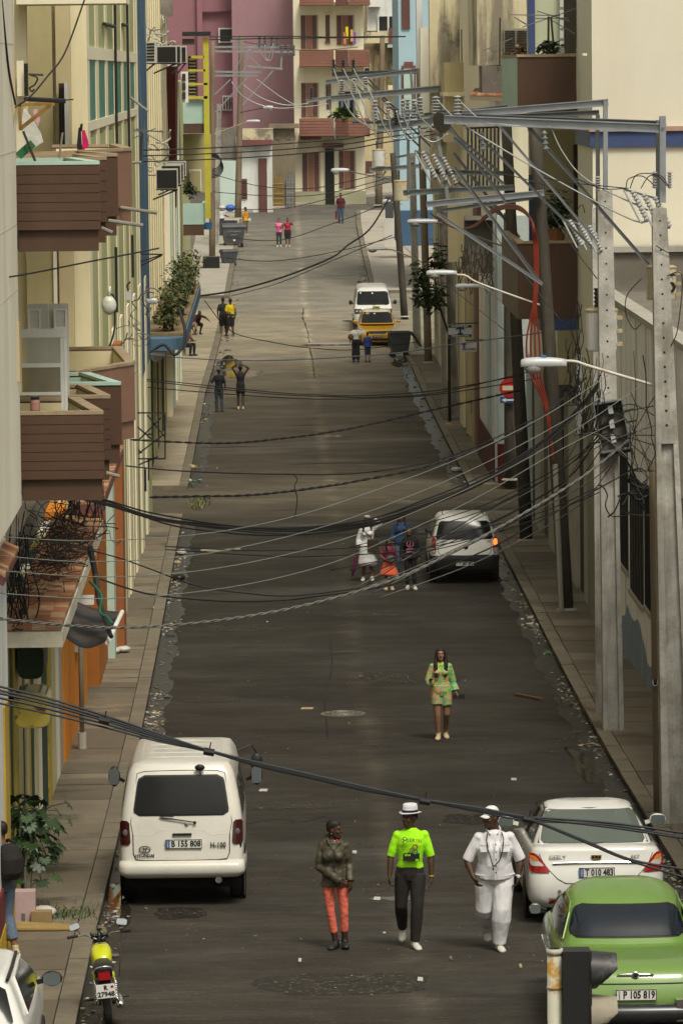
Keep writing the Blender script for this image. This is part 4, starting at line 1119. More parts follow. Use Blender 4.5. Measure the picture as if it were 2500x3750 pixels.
for i, (u0, v0, u1, v1, Y) in enumerate(((780,172,1022,172,270),(772,188,1080,190,270),(770,262,955,265,270),(770,277,945,277,270),(905,242,1035,252,270),(1033,190,1028,255,270),(885,180,960,250,270),
          (772,360,845,290,270),(790,410,905,285,270),(888,385,1000,258,270),(845,150,895,148,270))):
 beam(L3 if u0 > 840 else L1, u0, v0, Y, u1, v1, Y, .14, galv, 'crossarm' if abs(v0-v1) < 20 else 'brace', False)
for u, v, Y, r_, L_, m, root in ([(2188,700, Y1,.05,.22, ins_w, P1),(2450,690, Y1-.1,.05,.25, ins_w, P1),(2394,690, Y1-.1,.05,.25, ins_w, P1)] +
  [(u, v, Y1-.02,.062,.30, ins_w, P1) for u, v in ((1674,424),)] + [(1595,420, Y4-.4,.115,.46, ins_w, P4),(1515,432, Y4-.4,.115,.46, ins_w, P4),(1450,455, Y4-.3,.10,.4, ins_b, P4)] +
  [(u, v, Y4,.09,.5, ins_w, P4) for u, v in ((1372,440),(1420,445),(1475,437),(1492,434),(1540,428))] +
  [(u, v, Y6,.13,.5, ins_w, P6) for u, v in ((1250,345),(1295,340),(1338,335))] + [(u, v, Y7,.12,.5, ins_b, P7) for u, v in ((1221,262),(1256,262),(1293,262))] +
  [(u, v, 270,.13,.6, greyrust, L3) for u, v in ((950,172),(970,172),(995,172),(1015,172),(1032,205),(1055,205),(1075,205))] + [(u, v, Y8+8,.14,.55, ins_b, P8) for u, v in ((1140,362),(1198,350))]):
 shed(root, at(u, v, Y),(0,0,1),6, r_, L_, m)
def cutout(u, v, Y, s, label, flip=1):
 c = at(u, v, Y); root = thing('fuse_cutout', label, 'fuse', c, group='fuse cut-outs on the poles')
 for k in range(3):
  o = Vector((.17*s*k*flip, .04*k, -.05*s*k))
  d = Vector((.45*flip, 0,-.9)).normalized()
  pts = []; rr = []
  p = c + o
  for i in range(9):
   for f, q in ((.0,.6),(.4,1),(.55,1),(.8,.6)): pts.append(p + d*.5*s*(i+f)/9); rr.append(.043*s*q)
  MB().tube(pts, rr, 9).build('insulator', ins_w, root)
  a = p + Vector((-.12*s*flip, -.03,.02)); MB().tube([a, a + d*.55*s],.016*s, 6).build('fuse_tube', lampg, root)
  MB().bar(p + d*.02*s, a, .03*s).build('clip', greyrust, root); MB().bar(p + d*.5*s, a + d*.55*s, .03*s).build('clip', greyrust, root)
cutout(2312,698, Y1-.1,1.0, 'pale ribbed fuse set by the nearest concrete pole')
cutout(2083,806, Y2-.2,1.0, 'pale ribbed fuse set in front of the potted plants balcony')
cutout(1545,555, Y4-.5,1.5, 'pale ribbed fuse set hanging under the middle steel frame')
for (u, v, Y) in ((1990,478, Y1),(1760,480, Y1+.2)):
 shed(P1, at(u, v, Y-.1),(0.1,0,-1),4,.055,.3, galv)
bell = at(1625,445, Y2-.5)
MB().tube([bell, bell + Vector((-.06,-.05,-.02))],[.17,.19],12).build('disc_insulator', ins_b, P2)
def transformer(label, u0, v0, u1, v1, Y, m, rust, num=None):
 a, b = at(u0, v1, Y), at(u1, v0, Y); r = (b.x-a.x)/2; c = Vector(((a.x+b.x)/2, Y, a.z)); h = b.z-a.z
 root = thing('transformer', label, 'transformer', c, group='pole transformers')
 MB().lathe(c, [(r*.96,0),(r, .03),(r, h*.9),(r*.97, h*.92)],20).build('tank', m, root, smooth=False)
 MB().lathe(c + Vector((0,0, h*.921)),[(r*1.05,0),(r*1.05, h*.03),(r*.8, h*.075),(r*.2, h*.09)],20).build('lid', rust, root)
 for k in range(3): MB().box(c.x+r*.95, c.x+r*1.3, c.y-.1, c.y+.1, c.z+h*(.12+.3*k), c.z+h*(.2+.3*k)).build('bracket', rust, root)
 bp = c + Vector((-r*.3,-r*.2, h)); pts = []; rr = []
 for i in range(5):
  for f, q in ((0,.5),(.5,1),(.7,.6)): pts.append(bp + Vector((0,0, r*1.3*(i+f)/5))); rr.append(r*.2*q)
 MB().tube(pts, rr, 8).build('bushing', ins_b, root)
 if num:
  text('number', num, .42,(c.x+r*.55, c.y-r*.84, c.z+h*.45), dark, root, local=False)
  MB().add([(c.x-r*.75, c.y-r*.74, c.z+h*.25),(c.x-r*.35, c.y-r*.98, c.z+h*.25),(c.x-r*.55, c.y-r*.88, c.z+h*.45)],[(0,1,2)]).build('warning_sign', yel, root)
 return root
tw = mat('tank_white', (.56,.57,.56),.5,.1,2, stain=((.28,.14,.05),.7,2.2,.55))
tb = mat('tank_beige', (.50,.46,.33),.5,.1,2, stain=((.28,.15,.06),.5,2.0,.55))
rus = mat('rust_pale', (.42,.34,.2),.8,.3,5, stain=((.26,.1,.03),.8,3,.4))
transformer('white rust-streaked transformer tank behind the cabinet pole', 2142,1125,2258,1286, Y2+.35, tw, rus)
transformer('beige transformer tank numbered 5 behind the nearest concrete pole', 2366,970,2474,1098, Y1+.6, tb, rus, '5')
transformer('far grey transformer tank on a bracket above the taxi', 1363,545,1410,610, Y8, tw, rus)
transformer('far beige transformer tank just right of the grey one', 1442,658,1494,735, Y8-6, tb, rus)
c0 = at(2238,1560, Y2-.35)
cab = thing('meter_cabinet', 'open grey metal cabinet tilted on the second concrete pole, cables spilling out', 'cabinet', c0)
TL = Matrix.Rotation(-.17,4, 'Y')
def cabx(mb, name, m):
 me = mb.mesh(name); me.transform(Matrix.Translation(c0) @ TL); return link(name, me, m, cab)
hw, hh = .235,.41
cabx(MB().box(-hw, hw, .1,.13,-hh, hh), 'back_plate', mat('cabinet_inside', (.09,.085,.075),.8,.2,4))
f = MB(); f.box(-hw-.02,-hw, -.08,.13,-hh-.02, hh+.02).box(hw, hw+.02,-.08,.13,-hh-.02, hh+.02).box(-hw, hw, -.08,.13, hh, hh+.025).box(-hw, hw, -.08,.13,-hh-.025,-hh); cabx(f, 'case', greyrust)
for k in range(3):
 cabx(MB().box(-hw, hw, .05,.098,-.24+.25*k, -.21+.25*k), 'rail', dark); cabx(MB().box(-.05+.02*k, .03+.02*k, -.0,.05,-.29+.25*k, -.15+.25*k), 'fuse', lampg)
 cabx(MB().box(hw+.021, hw+.19,.0,.02,-.2+.2*k, -.17+.2*k), 'bracket', ironm); cabx(MB().box(-hw-.19,-hw-.021,.0,.02,-.25+.2*k, -.22+.2*k), 'bracket', ironm)
cabx(MB().box(-hw-.05, hw+.05,-.02,.05,-hh-.09,-hh-.03), 'foot', wood_d)
def lamp(label, u0, v0, u1, v1, Y, arm, Ya, blue=False, lens=True, ma=None, side=1):
 a, b = at(u0,(v0+v1)/2, Y), at(u1,(v0+v1)/2, Y); L_ = abs(b.x-a.x); h = (v1-v0)/px(Y)
 root = thing('street_lamp', label, 'street lamp', at((u0+u1)/2, v1, Y), group='street lamps on the poles')
 c = (a+b)/2; sg = 1 if arm[0][0] > (u0+u1)/2 else -1
 rings = []
 for t, w_, hh_, z in ((-.5,.40,.62,.0),(-.48,.55,.85,.0),(-.38,.66,1.05,.0),(-.15,.72,1.12,.0),(.15,.66,1.08,.0),(.38,.5,.95,.0),(.49,.4,.8,.0),(.5,.3,.6,.0)):
  g = []
  for k in range(12):
   an = 2*math.pi*k/12; sn = math.sin(an); yy = math.cos(an)*w_*.2*L_*.9; zz = (abs(sn)**.7*hh_*h*.46 if sn > 0 else sn*h*.05)
   g.append(c + Vector((sg*t*L_, yy, zz + z*h)))
  rings.append(g)
 MB().loft(rings).build('housing', lampg, root, smooth=True)
 if lens: MB().ell(c + Vector((-sg*.22*L_, 0,-.10*h)), L_*.21, L_*.14, h*.36,12,6).build('lens', lens_m, root, smooth=True)
 if blue: MB().box(c.x-.03*sg, c.x+.04*sg, c.y-.03, c.y+.03, c.z+h*.36, c.z+h*.62).build('photocell', mat('photocell_blue', (.03,.15,.42),.5), root)
 n = len(arm); pts = [at(u, v, Y + (Ya-Y)*i/max(1, n-1)) for i, (u, v) in enumerate(arm)]
 MB().tube(crom(pts, 6), max(.022,.09*h),7).build('arm', ma or armp, root, smooth=True)
 return root
lamp('nearest pale street lamp with a blue photocell on a long arm', 1905,1308,2073,1372, Y1,[(2070,1322),(2110,1325),(2160,1342),(2386,1409)], Y1, True)
lamp('street lamp on a rusty white arm from the leaning timber pole', 1560,988,1672,1022, Y3,[(1668,1006),(1705,1010),(1760,1040),(1984,1120)], Y3)
lamp('grey street lamp with a blue cap below the rusty white arm', 1666,1038,1757,1068, Y4,[(1755,1050),(1785,1062),(1842,1108)], Y4, True)
lamp('street lamp under the middle steel frame', 1490,801,1602,832, Y4+3,[(1598,816),(1640,822),(1700,850),(1850,905)], Y4, True, True, greyrust)
lamp('small street lamp above the white van', 1342,905,1418,926,175,[(1416,914),(1440,916),(1500,940),(1560,968)],172, False, True, rus)
lamp('far street lamp beside the man in the dark red shirt', 1212,615,1278,640, Y8+2,[(1274,625),(1310,634),(1440,660)], Y8, False, True, greyrust)
lamp('far left street lamp with a white head on a rusty arm', 902,438,952,456,268,[(905,448),(880,455),(785,490)],240, False, False, rus)
lamp('far left street lamp with a grey head and thin dark arm', 964,387,1000,406,285,[(966,396),(950,398),(880,412)],285, False, True, ironm)
lamp('street lamp head wired above the shrubs on the blue canopy', 530,1092,578,1128,128,[(534,1112),(515,1120),(500,1126)],128, False, False)
lamp('grey lamp head sticking out beside the far transformers', 1400,730,1430,752, Y8,[(1428,740),(1440,742),(1470,748)], Y8, False, False, greyrust)
c = at(575,1300,141); cd = thing('security_camera', 'white dome camera hanging under the blue canopy corner', 'camera', c)
MB().lathe(c, [(.05,.28),(.09,.26),(.12,.2),(.22,.14),(.24,.05),(.23,-.02)],14).build('housing', whitep, cd, smooth=True)
MB().ell(c + Vector((0,0,-.06)),.17,.17,.15,12,6).build('dome', lens_m, cd, smooth=True)
NTH = ['first', 'second', 'third', 'fourth', 'fifth', 'sixth', 'seventh', 'eighth', 'ninth', 'tenth', 'eleventh', 'twelfth']
def nth(i): return NTH[i]
def wire(pts, r, m, label, name='power_cable', twist=False, dim='ov', group='cables over the street', n=7):
 P = []
 for p in pts:
  u, v = O(p[0], p[1]) if dim == 'ov' else p[:2]
  P.append(at(u, v, p[2]))
 C = crom(P, n)
 if not twist: mb = MB().tube(C, r, 5)
 else:
  mb = MB(); L_ = 0; C = crom(P, 26)
  for s in range(2):
   Q = []
   d_ = 0
   for i, p in enumerate(C):
    if i: d_ += (p-C[i-1]).length
    a = d_*2*math.pi/.55 + s*math.pi
    t = (C[min(i+1, len(C)-1)] - C[max(i-1,0)]).normalized()
    nx = t.cross(Vector((0,0,1))).normalized(); nz = nx.cross(t)
    Q.append(p + nx*math.cos(a)*r + nz*math.sin(a)*r)
   mb.tube(Q, r*.95,5)
 return mb.build(name, m, smooth=True, label=label, cat='cable', group=group)
def wy(pts, Ya, Yb): return [(x, y, Ya + (Yb-Ya)*i/(len(pts)-1)) for i, (x, y) in enumerate(pts)]
main = [(-20,1588),(100,1616),(240,1655),(360,1692),(480,1725),(590,1755),(700,1780),(840,1812),(975,1838),(1100,1860),(1210,1880)]
root = thing('cable_bundle', 'thick bundle of black cables sagging across the foreground in front of the walkers', 'cable', at(*O(700,1780),46), group=None)
ends = [[(1400,1890),(1580,1915)],[(1400,1900),(1580,1927)],[(1340,1930),(1450,1975),(1580,1998)],[(1320,1925),(1440,1975),(1580,2018)],[(1400,1895),(1580,1925)]]
st = [-14,-6,0,10,22]
for k in range(5):
 P = []
 for i, (x, y) in enumerate(main):
  fr_ = max(0,1 - i/4.0)
  P.append((x, y + (k-2)*2.2*(1 if i % 4 else .35) + st[k]*fr_, 46))
 P += [(x, y, 46) for x, y in ends[k]]
 C = crom([at(*O(x, y), Y) for x, y, Y in P],6)
 MB().tube(C, .012 if k < 4 else .010,6).build('cable', mat('cable_blue_black', (.014,.017,.022),.5,.1,3), root, smooth=True)
for (x, y) in ((240,1655),(480,1727),(975,1840),(1213,1882)):
 p = at(*O(x, y),45.95); MB().tube([p + Vector((-.05,0,.01)), p + Vector((.05,0,-.01))],.036,8).build('tie', wire_d, root)
 MB().tube([p, p + Vector((.02,0,.09))],.006,4).build('tie_tail', wire_d, root)
mid = [(190,1142),(255,1160),(330,1183),(400,1198),(480,1207),(600,1217),(720,1217),(850,1200),(960,1165),(1080,1118),(1200,1050),(1300,968),(1375,880)]
rm = thing('cable_bundle', 'heavy bunch of black cables drooping across the street above the woman in white', 'cable', at(*O(600,1217),74))
for k in range(7):
 P = [(x, y + (k-3)*(2.1 + 1.2*math.sin(i*.9+k*1.7)) * (1.3 if 2 < i < 10 else .9),66 + 20*i/12) for i, (x, y) in enumerate(mid)]
 MB().tube(crom([at(*O(x, y), Y) for x, y, Y in P],6),.010 if k % 2 else .0135,5).build('cable', wire_d, rm, smooth=True)
wire(wy([(345,1142),(450,1140),(560,1138),(650,1130),(740,1118),(830,1103),(1000,1065),(1200,985),(1345,868)],78,86),.012, wire_d, 'twisted black cable just above the heavy drooping bunch', twist=True)
wire(wy([(290,1070),(420,1082),(640,1089),(840,1085),(1040,1046),(1230,960)],80,90),.012, wire_d, 'thin black wire high above the first crossing, a loose end dangling from it')
wire([(672,1089,85),(682,1100,85),(676,1120,85),(682,1142,85),(680,1170,85),(675,1190,85)],.010, wire_d, 'loose end of wire dangling over the first crossing')
for i, (pts, lab) in enumerate((
 ([(-10,1232),(200,1242),(450,1228),(660,1190),(850,1130),(1060,1050),(1250,955),(1395,862)], 'topmost of the four pale wires slanting over the near street'),
 ([(-10,1275),(200,1290),(450,1275),(700,1222),(900,1155),(1100,1070),(1280,975),(1400,900)], 'second from the top of the four pale wires slanting over the near street'),
 ([(-10,1310),(250,1325),(500,1305),(750,1250),(930,1185),(1130,1095),(1300,1000),(1480,880)], 'third from the top of the four pale wires slanting over the near street'),
 ([(-10,1362),(250,1375),(520,1350),(740,1300),(900,1235),(1100,1140),(1310,1020),(1500,930)], 'lowest of the four pale wires slanting over the near street'))):
 wire(wy(pts, 58,82),.0062, wire_p, lab)
wire(wy([(230,1330),(330,1362),(420,1374),(520,1381),(620,1380),(700,1373),(900,1342),(1100,1270),(1250,1190),(1440,1085)],66,80),.013, wire_d, 'dark cable looping from the tiled canopy to the cabinet pole')
wire(wy([(-10,1420),(150,1436),(300,1441),(500,1425),(700,1390),(900,1332),(1050,1262),(1200,1180),(1350,1085),(1490,970)],58,74),.0115, wire_g, 'thick twisted grey cable crossing lowest over the street', twist=True)
wire(wy([(60,1230),(250,1275),(340,1305),(450,1345),(560,1362),(680,1368),(870,1345)],64,72),.010, wire_d, 'thin dark wire dropping from the left canopy')
wire(wy([(380,1255),(560,1264),(700,1263),(900,1248),(1200,1190),(1370,1120)],78,86),.010, wire_d, 'thin dark wire crossing behind the pale wires, upper one')
wire(wy([(380,1262),(580,1275),(720,1278),(950,1262),(1180,1210),(1400,1120)],78,86),.010, wire_d, 'thin dark wire crossing behind the pale wires, lower one')
for i, (pts, lab) in enumerate((
 ([(312,868),(500,888),(640,902),(760,908),(850,908),(1000,897),(1200,862)], 'upper black line of the trio spanning the street by the couple on the left'),
 ([(312,872),(500,893),(640,906),(760,911),(860,912),(1010,901),(1230,850)], 'middle black line of the trio spanning the street by the couple on the left'),
 ([(340,890),(520,905),(700,916),(850,915),(1010,905),(1240,868)], 'lowest black line of the trio spanning the street by the couple on the left'))):
 wire(wy(pts, 126,116),.013, wire_d, lab)
wire(wy([(300,1010),(500,1018),(640,1008),(800,985),(1000,940),(1200,895)],110,116),.014, wire_d, 'twisted dark cable crossing over the dark asphalt beyond the first crossing', twist=True)
wire(wy([(315,812),(420,822),(560,828),(700,825),(900,812),(1050,790),(1260,762)],130,112),.014, mat('wire_blue_grey', (.12,.15,.24),.5), 'bluish wire crossing level with the seated man')
wire(wy([(470,690),(530,760),(620,785),(720,800),(820,803),(960,785)],170,185),.016, wire_d, 'thin black wire drooping over the second crossing')
wire(wy([(893,455),(850,525),(800,562),(760,592),(650,636),(540,667),(440,682)],200,175),.036, wire_d, 'long heavy black cable swinging down from the right poles to the left shrubs')
for k in range(3):
 wire(wy([(330,345+13*k),(480,340+13*k),(640,331+13*k),(800,318+12*k),(880,304+12*k),(1000,292+8*k)],124,126),.016, wire_d, ['top', 'middle', 'bottom'][k] + ' of the three parallel black lines from the blue pillar to the middle steel frame')
for i, (pts, Ya, Yb, lab) in enumerate((
 ([(495,478),(640,480),(760,455),(892,418)],240,215, 'far thin line sloping up just above the women in pink and red'),
 ([(520,545),(640,552),(760,515),(900,462)],240,215, 'far thin line sloping behind the women in pink and red'),
 ([(500,590),(620,600),(760,580),(905,545)],235,215, 'far thin line sloping low over the bins'),
 ([(480,440),(620,450),(740,446),(880,412)],250,220, 'far thin line level with the cottage door'),
 ([(495,402),(600,428),(720,432),(870,400)],250,220, 'far thin line crossing the arched gates'),
 ([(530,680),(640,650),(760,600),(900,540)],235,200, 'faint far line rising from the left pavement to the timber pole'))):
 wire(wy(pts, Ya, Yb),.019, wire_d, lab)
for k in range(2):
 wire(wy([(482,91-k*6),(640,88-k*5),(760,87-k*2),(850,86-k*2),(930,84)],275,225),.03, wire_d, ['lower', 'upper'][k] + ' of the two level lines crossing the mauve wall')
wire(wy([(822,108),(700,116),(560,96)],280,290),.02, wire_d, 'thin line in front of the brick balconies')
wire(wy([(4,-5),(16,120),(24,180),(36,240)],58,60),.014, wire_d, 'black cable running down the beige wall at the left edge')
wire(wy([(195,-2),(150,120),(110,175),(70,222),(36,246)],61,60),.011, wire_d, 'thin cable strung from the upper left to the rusty bracket')
wire(wy([(-5,640),(70,628),(200,602),(300,583),(365,570)],58,64),.011, wire_d, 'thin grey wire sloping past the lower left balconies')
cond = [((1221,250),(1240,300),(1275,318),(1340,455),(1395,480)),((1256,250),(1276,290),(1300,310),(1355,440)),((1293,250),(1320,300),(1350,330),(1385,410)),((1250,330),(1270,390),(1310,440),(1360,465)),((1345,335),(1375,405),(1385,440)),
  ((1385,410),(1410,470),(1440,508),(1480,490),(1503,420)),((1450,405),(1470,470),(1500,512),(1550,485),(1585,455)),((1365,405),(1368,440),(1374,500)),((1420,400),(1425,440),(1432,495)),((1475,395),(1482,440),(1520,510)),((1518,375),(1540,430),(1590,480)),((1535,470),(1545,500),(1590,520),(1640,490))]
cond.sort(key=lambda q: q[0][0]); cw_ = sorted(cond[:], key=lambda q: q[0][0])
for i, q in enumerate(cond):
 wire([(u, v, p7b.y + (p4b.y - p7b.y)*j/(len(q)-1)) if q[0][0] < 1346 else (u, v, Y4-.5) for j, (u, v) in enumerate(q)],.026 if q[0][0] < 1346 else .022, wire_a, 'bright bare conductor curving between the right steel frames, %s counted from the left' % nth(i), dim='px', group='bare conductors between the steel frames')
for i, q in enumerate((((1598,365),(1650,420),(1730,480),(2000,640),(2300,800),(2375,808)),((1672,360),(1760,440),(1835,455),(1980,468)),((2010,452),(2060,560),(2150,660),(2370,770)))):
 wire([(u, v, Y1) for u, v in q],.013, wire_a, 'bright bare conductor running to the nearest concrete pole, %s from the left' % nth(i), dim='px', group='conductors to the near pole')
for i, q in enumerate((((2290,690),(2300,655),(2350,645),(2395,680)),((2305,690),(2330,640),(2400,640),(2440,680)),((2345,690),(2375,645),(2420,645),(2447,685)),((2110,770),(2130,750),(2140,780)),((1990,650),(2100,670),(2300,690)),((2100,650),(2200,690),(2290,690)),((2348,1020),(2295,1080),(2290,1150),(2320,1205),(2345,1185)),((2440,1010),(2495,1010),(2480,1200),(2455,1265)),((2400,900),(2455,930),(2500,935)))):
 wire([(u, v, Y1-.15) for u, v in q],.008, wire_d, ['leftmost small black jumper arching over the white fuses', 'middle small black jumper arching over the white fuses', 'rightmost small black jumper arching over the white fuses', 'little black loop above the balcony fuses', 'black wire running level from the balcony fuses to the near pole', 'second black wire running to the white fuses at the near pole', 'big black loop beside the transformer numbered 5', 'black cable dropping right of the nearest concrete pole', 'short black wire leaving the picture right of the near pole'][i], dim='px', group='jumper wires at the near pole')
for i, q in enumerate((((848,300),(900,360),(1000,395),(1130,390),(1200,380)),((890,310),(960,360),(1050,385),(1130,378)),((940,290),(1020,350),(1080,385)),((890,175),(880,220),(850,270)),((915,180),(900,240),(880,275)),((995,170),(980,220),(960,200),(950,180)),((970,165),(975,215),(995,215),(1000,160)))):
 wire([(u, v, 269) for u, v in q],.028, wire_a, 'slack bright conductor at the far left steel frame, %s of seven' % nth(i), dim='px', group='conductors at the far left frame')
rr = thing('red_cable_run', 'strands of red cable looping from the steel frame down the leaning timber pole', 'cable', at(1980,1500, Y3-.3))
for k in range(4):
 o = (k-1.5)*4.5
 P = [(1575,782),(1640,825),(1690,838),(1740,825-o*.5),(1800,775-o),(1850,757-o),(1905,765-o),(1945,810-o*.5),(1960+o, 900),(1962+o, 1040),(1955+o, 1130),(1950+o*3.2,1230),(1952+o*3.5,1310),(1965+o*2.4,1390),(1995+o, 1470),(2010+o*.6,1560),(2026,1700)]
 C = crom([at(u, v, Y4-.6 + (Y3-.35-Y4+.6)*min(1, i/7)) for i, (u, v) in enumerate(P)],5)
 MB().tube(C, .02,6).build('cable', red_c, rr, smooth=True)
pc = at(2031,1700, Y3-.3); pd = gnd(2046,2225,.12)
MB().tube([pc, Vector((pd.x, Y3-.28, pd.z))],.06,8).build('conduit', mat('conduit_grey', (.30,.29,.25),.7), rr)
def tangle(label, boxes, n, r, seed, m=wire_d, hang=False):
 g = random.Random(seed); mb = MB()
 for _ in range(n):
  b = boxes[g.randrange(len(boxes))]; p = Vector((g.uniform(b[0], b[1]), g.uniform(b[2], b[3]), g.uniform(b[4], b[5]))); pts = [p]; d = Vector((g.gauss(0,1), g.gauss(0,1), g.gauss(0,.6)))
  for _ in range(g.randint(4,8)):
   d = (d + Vector((g.gauss(0,.9), g.gauss(0,.9), g.gauss(0,.7)))).normalized()
   if hang: d = Vector((d.x*.35, d.y*.3,-.9)).normalized()
   q = pts[-1] + d * g.uniform(.1,.3)
   bc = Vector(((b[0]+b[1])/2,(b[2]+b[3])/2,(b[4]+b[5])/2)); q = q.lerp(Vector((bc.x + (q.x-bc.x)*.8, bc.y + (q.y-bc.y)*.9, bc.z + (q.z-bc.z)*.9)),.5)
   q.z = max(q.z, b[4]); pts.append(q)
  mb.tube(crom(pts, 3), g.uniform(.6,1.3)*r, 4)
 return mb.build('cable_tangle', m, smooth=True, label=label, kind='stuff')
tangle('mess of old black cables heaped on the tiled canopy', [(-3.45,-2.95,64,77, zc+.03, zc+.28),(-3.4,-2.8,69,77, zc+.03, zc+.2)],150,.0065,3)
tangle('black cables hanging down the wall above the tiled canopy', [(-3.42,-3.15,62.2,64, zc+.0, zc+1.5),(-3.4,-2.6,74,80, zc+.1, zc+1.4)],70,.0075,4, hang=True)
c = at(2170,1420, Y2-.3)
tangle('knot of black wires around the second concrete pole', [(c.x-.3, c.x+.2, c.y-.2, c.y+.1, c.z-.8, c.z+.6)],40,.008,5, hang=True)
tangle('loose wires clinging to the cream wall behind the second pole', [(c.x-.45, c.x-.1, c.y, c.y+.2, c.z-.3, c.z+1.6)],22,.008,6, hang=True)
c = at(2370,1500, Y1-.25)
tangle('loops of black wire on the nearest concrete pole', [(c.x-.3, c.x+.05, c.y-.1, c.y+.05, c.z-.9, c.z+1.0)],12,.007,7, hang=True)
c = at(2330,1850, Y1+4)
tangle('coil of thick black cable hanging by the barred windows', [(c.x-.35, c.x+.35, c.y-.1, c.y+.1, c.z-.15, c.z+.25)],12,.016,8)
c = at(780,590,239)
mb = MB()
for k in range(7): mb.lathe(c + Vector((0,-.3,-.05*k)),[(.36+.02*k, -.04),(.4+.02*k, 0),(.36+.02*k, .04)],16, 'y', False)
mb.build('cable_coil', wire_d, label='coil of black cable hung on the far left timber pole', cat='cable coil')
tangle('old wires stuck to the ledge of the sage facade', [(-3.05,-2.85,88,122, HC-6.4, HC-5.7),(-3.05,-2.9,100,118, HC-5.7, HC-4.9)],18,.013,9, wire_g)
tangle('grey hoses looping out of the office wall', [(XB, XB+.9,141,150, HC+.6, HC+1.5),(XB, XB+.5,141,150, HC-3.0, HC-1.8)],24,.026,10, mat('hose_grey', (.40,.38,.32),.7))
for k in range(10):
 g = random.Random(40+k); u0 = g.uniform(2000,2200); v0 = g.uniform(1650,1900)
 pts = [(u0-700-g.uniform(0,200), v0+330+g.uniform(-60,120),84),(u0-350, v0+190,84),(u0, v0,83),(u0+150, v0-170,80),(2395,1450+k*36,76)]
 wire(pts, .009, wire_d if k % 3 else wire_g, 'thin service wire fanning from the nearest concrete pole, %s from the top' % nth(k), dim='px', group='service wires fanning from the right poles')
for k, (pts, Ya, Yb) in enumerate((([(1090,475),(1180,600),(1290,740)], Y4, Y2),([(1260,480),(1310,560),(1370,640)], Y3, Y2),([(1020,400),(1130,395),(1300,440)], Y4, Y2),([(920,560),(1010,640),(1160,760)], Y7, Y4))):
 wire(wy(pts, Ya, Yb),.010, wire_d, ['thin wire slanting from the middle frame to the cabinet pole', 'short thin wire crossing before the potted plants', 'thin wire rising along the top of the tiled ledge', 'thin wire slanting above the rental signs'][k], group='thin wires through the steel frames')
# ================================================================ vehicles
class Shell:
 """stack of rounded horizontal outlines; row = (z, half width, y rear, y front, z shift at the rear end, z shift at the front end)"""
 def __init__(s, rows, n=6.0, N=72, sub=4):
  R = []
  for i in range(len(rows)-1):
   a, b, c, d = rows[max(i-1,0)], rows[i], rows[i+1], rows[min(i+2, len(rows)-1)]
   for k in range(sub):
    t = k/sub
    R.append(tuple(.5*((2*q)+(r-p)*t+(2*p-5*q+4*r-w_)*t*t+(3*q-p-3*r+w_)*t**3) for p, q, r, w_ in zip(a, b, c, d)))
  R.append(tuple(rows[-1])); s.R = R; s.n = n; s.N = N; s.sub = sub
 def zed(s, r, y):
  cy, hl = (r[2]+r[3])/2,(r[3]-r[2])/2; e = (y-cy)/hl
  return r[0] + (r[4] if e < 0 else r[5]) * min(1, abs(e))**2.4
 def geo(s, r):
  rc = min(1.15/s.n, r[1]*.8,(r[3]-r[2])*.45); return rc, .25/s.n, r[1]*.975
 def ring(s, r):
  rc, bow, he = s.geo(r); y0, y1 = r[2], r[3]; Q = []
  for i in range(17):
   x = (he-rc)*(i/8-1); Q.append((x, y0 + bow*(x/he)**2))
  yb, yt = y0+bow*((he-rc)/he)**2, y1-bow*((he-rc)/he)**2
  for i in range(1,9):
   a = math.pi/2*i/8; Q.append((he-rc+rc*math.sin(a), yb+rc-rc*math.cos(a)))
  for i in range(1,16):
   t = i/16; e = 2*t-1; Q.append((he + r[1]*.025*(1-e*e), yb+rc+(yt-yb-2*rc)*t))
  for i in range(9):
   a = math.pi/2*i/8; Q.append((he-rc+rc*math.cos(a), yt-rc+rc*math.sin(a)))
  for i in range(1,16):
   x = (he-rc)*(1-i/8); Q.append((x, y1 - bow*(x/he)**2))
  Q += [(-x, y) for x, y in Q[::-1] if x > he-rc+1e-6]
  Q.append((-(he-rc), yt)) if False else None
  return [Vector((x, y, s.zed(r, y))) for x, y in Q]
 def ye(s, r, x, front):
  rc, bow, he = s.geo(r); x = abs(x)
  if x <= he-rc: d = bow*(x/he)**2
  else:
   q = min(x-(he-rc), rc*.97); d = bow*((he-rc)/he)**2 + rc - math.sqrt(rc*rc-q*q)
  return r[3]-d if front else r[2]+d
 def row(s, t):
  t = min(max(t, 0), len(s.R)-1.0001); i = int(t); f = t-i
  return tuple(a+(b-a)*f for a, b in zip(s.R[i], s.R[i+1]))
 def rowz(s, z, y):
  lo, hi = 0.0, len(s.R)-1.001
  for _ in range(24):
   m = (lo+hi)/2
   if s.zed(s.row(m), y) < z: lo = m
   else: hi = m
  return s.row(lo)
 def end(s, x, z, front=False, off=.006):
  y = s.R[0][3 if front else 2]
  for _ in range(4):
   r = s.rowz(z, y); y = s.ye(r, x, front)
  he = s.geo(r)[2]
  return Vector((math.copysign(min(abs(x), he+off*.7), x), y + (off if front else -off), z))
 def side(s, y, z, sg, off=.006):
  r = s.rowz(z, y); rc, bow, he = s.geo(r); e = ((y-r[2])/(r[3]-r[2]))*2-1
  return Vector((sg*(he + r[1]*.025*max(0,1-e*e) + off), y, z))
 def build(s, name, m, root, cap=True):
  rings = [s.ring(r) for r in s.R]
  if cap:
   for f in (.72,.4,.1):
    r = s.R[-1]; r2 = (r[0]+ (1-f)*.012, r[1]*f, (r[2]+r[3])/2-(r[3]-r[2])/2*f, (r[2]+r[3])/2+(r[3]-r[2])/2*f, r[4]*f**2.4, r[5]*f**2.4)
    rings.append(s.ring(r2))
  return MB().loft(rings).build(name, m, root, smooth=True, local=True)
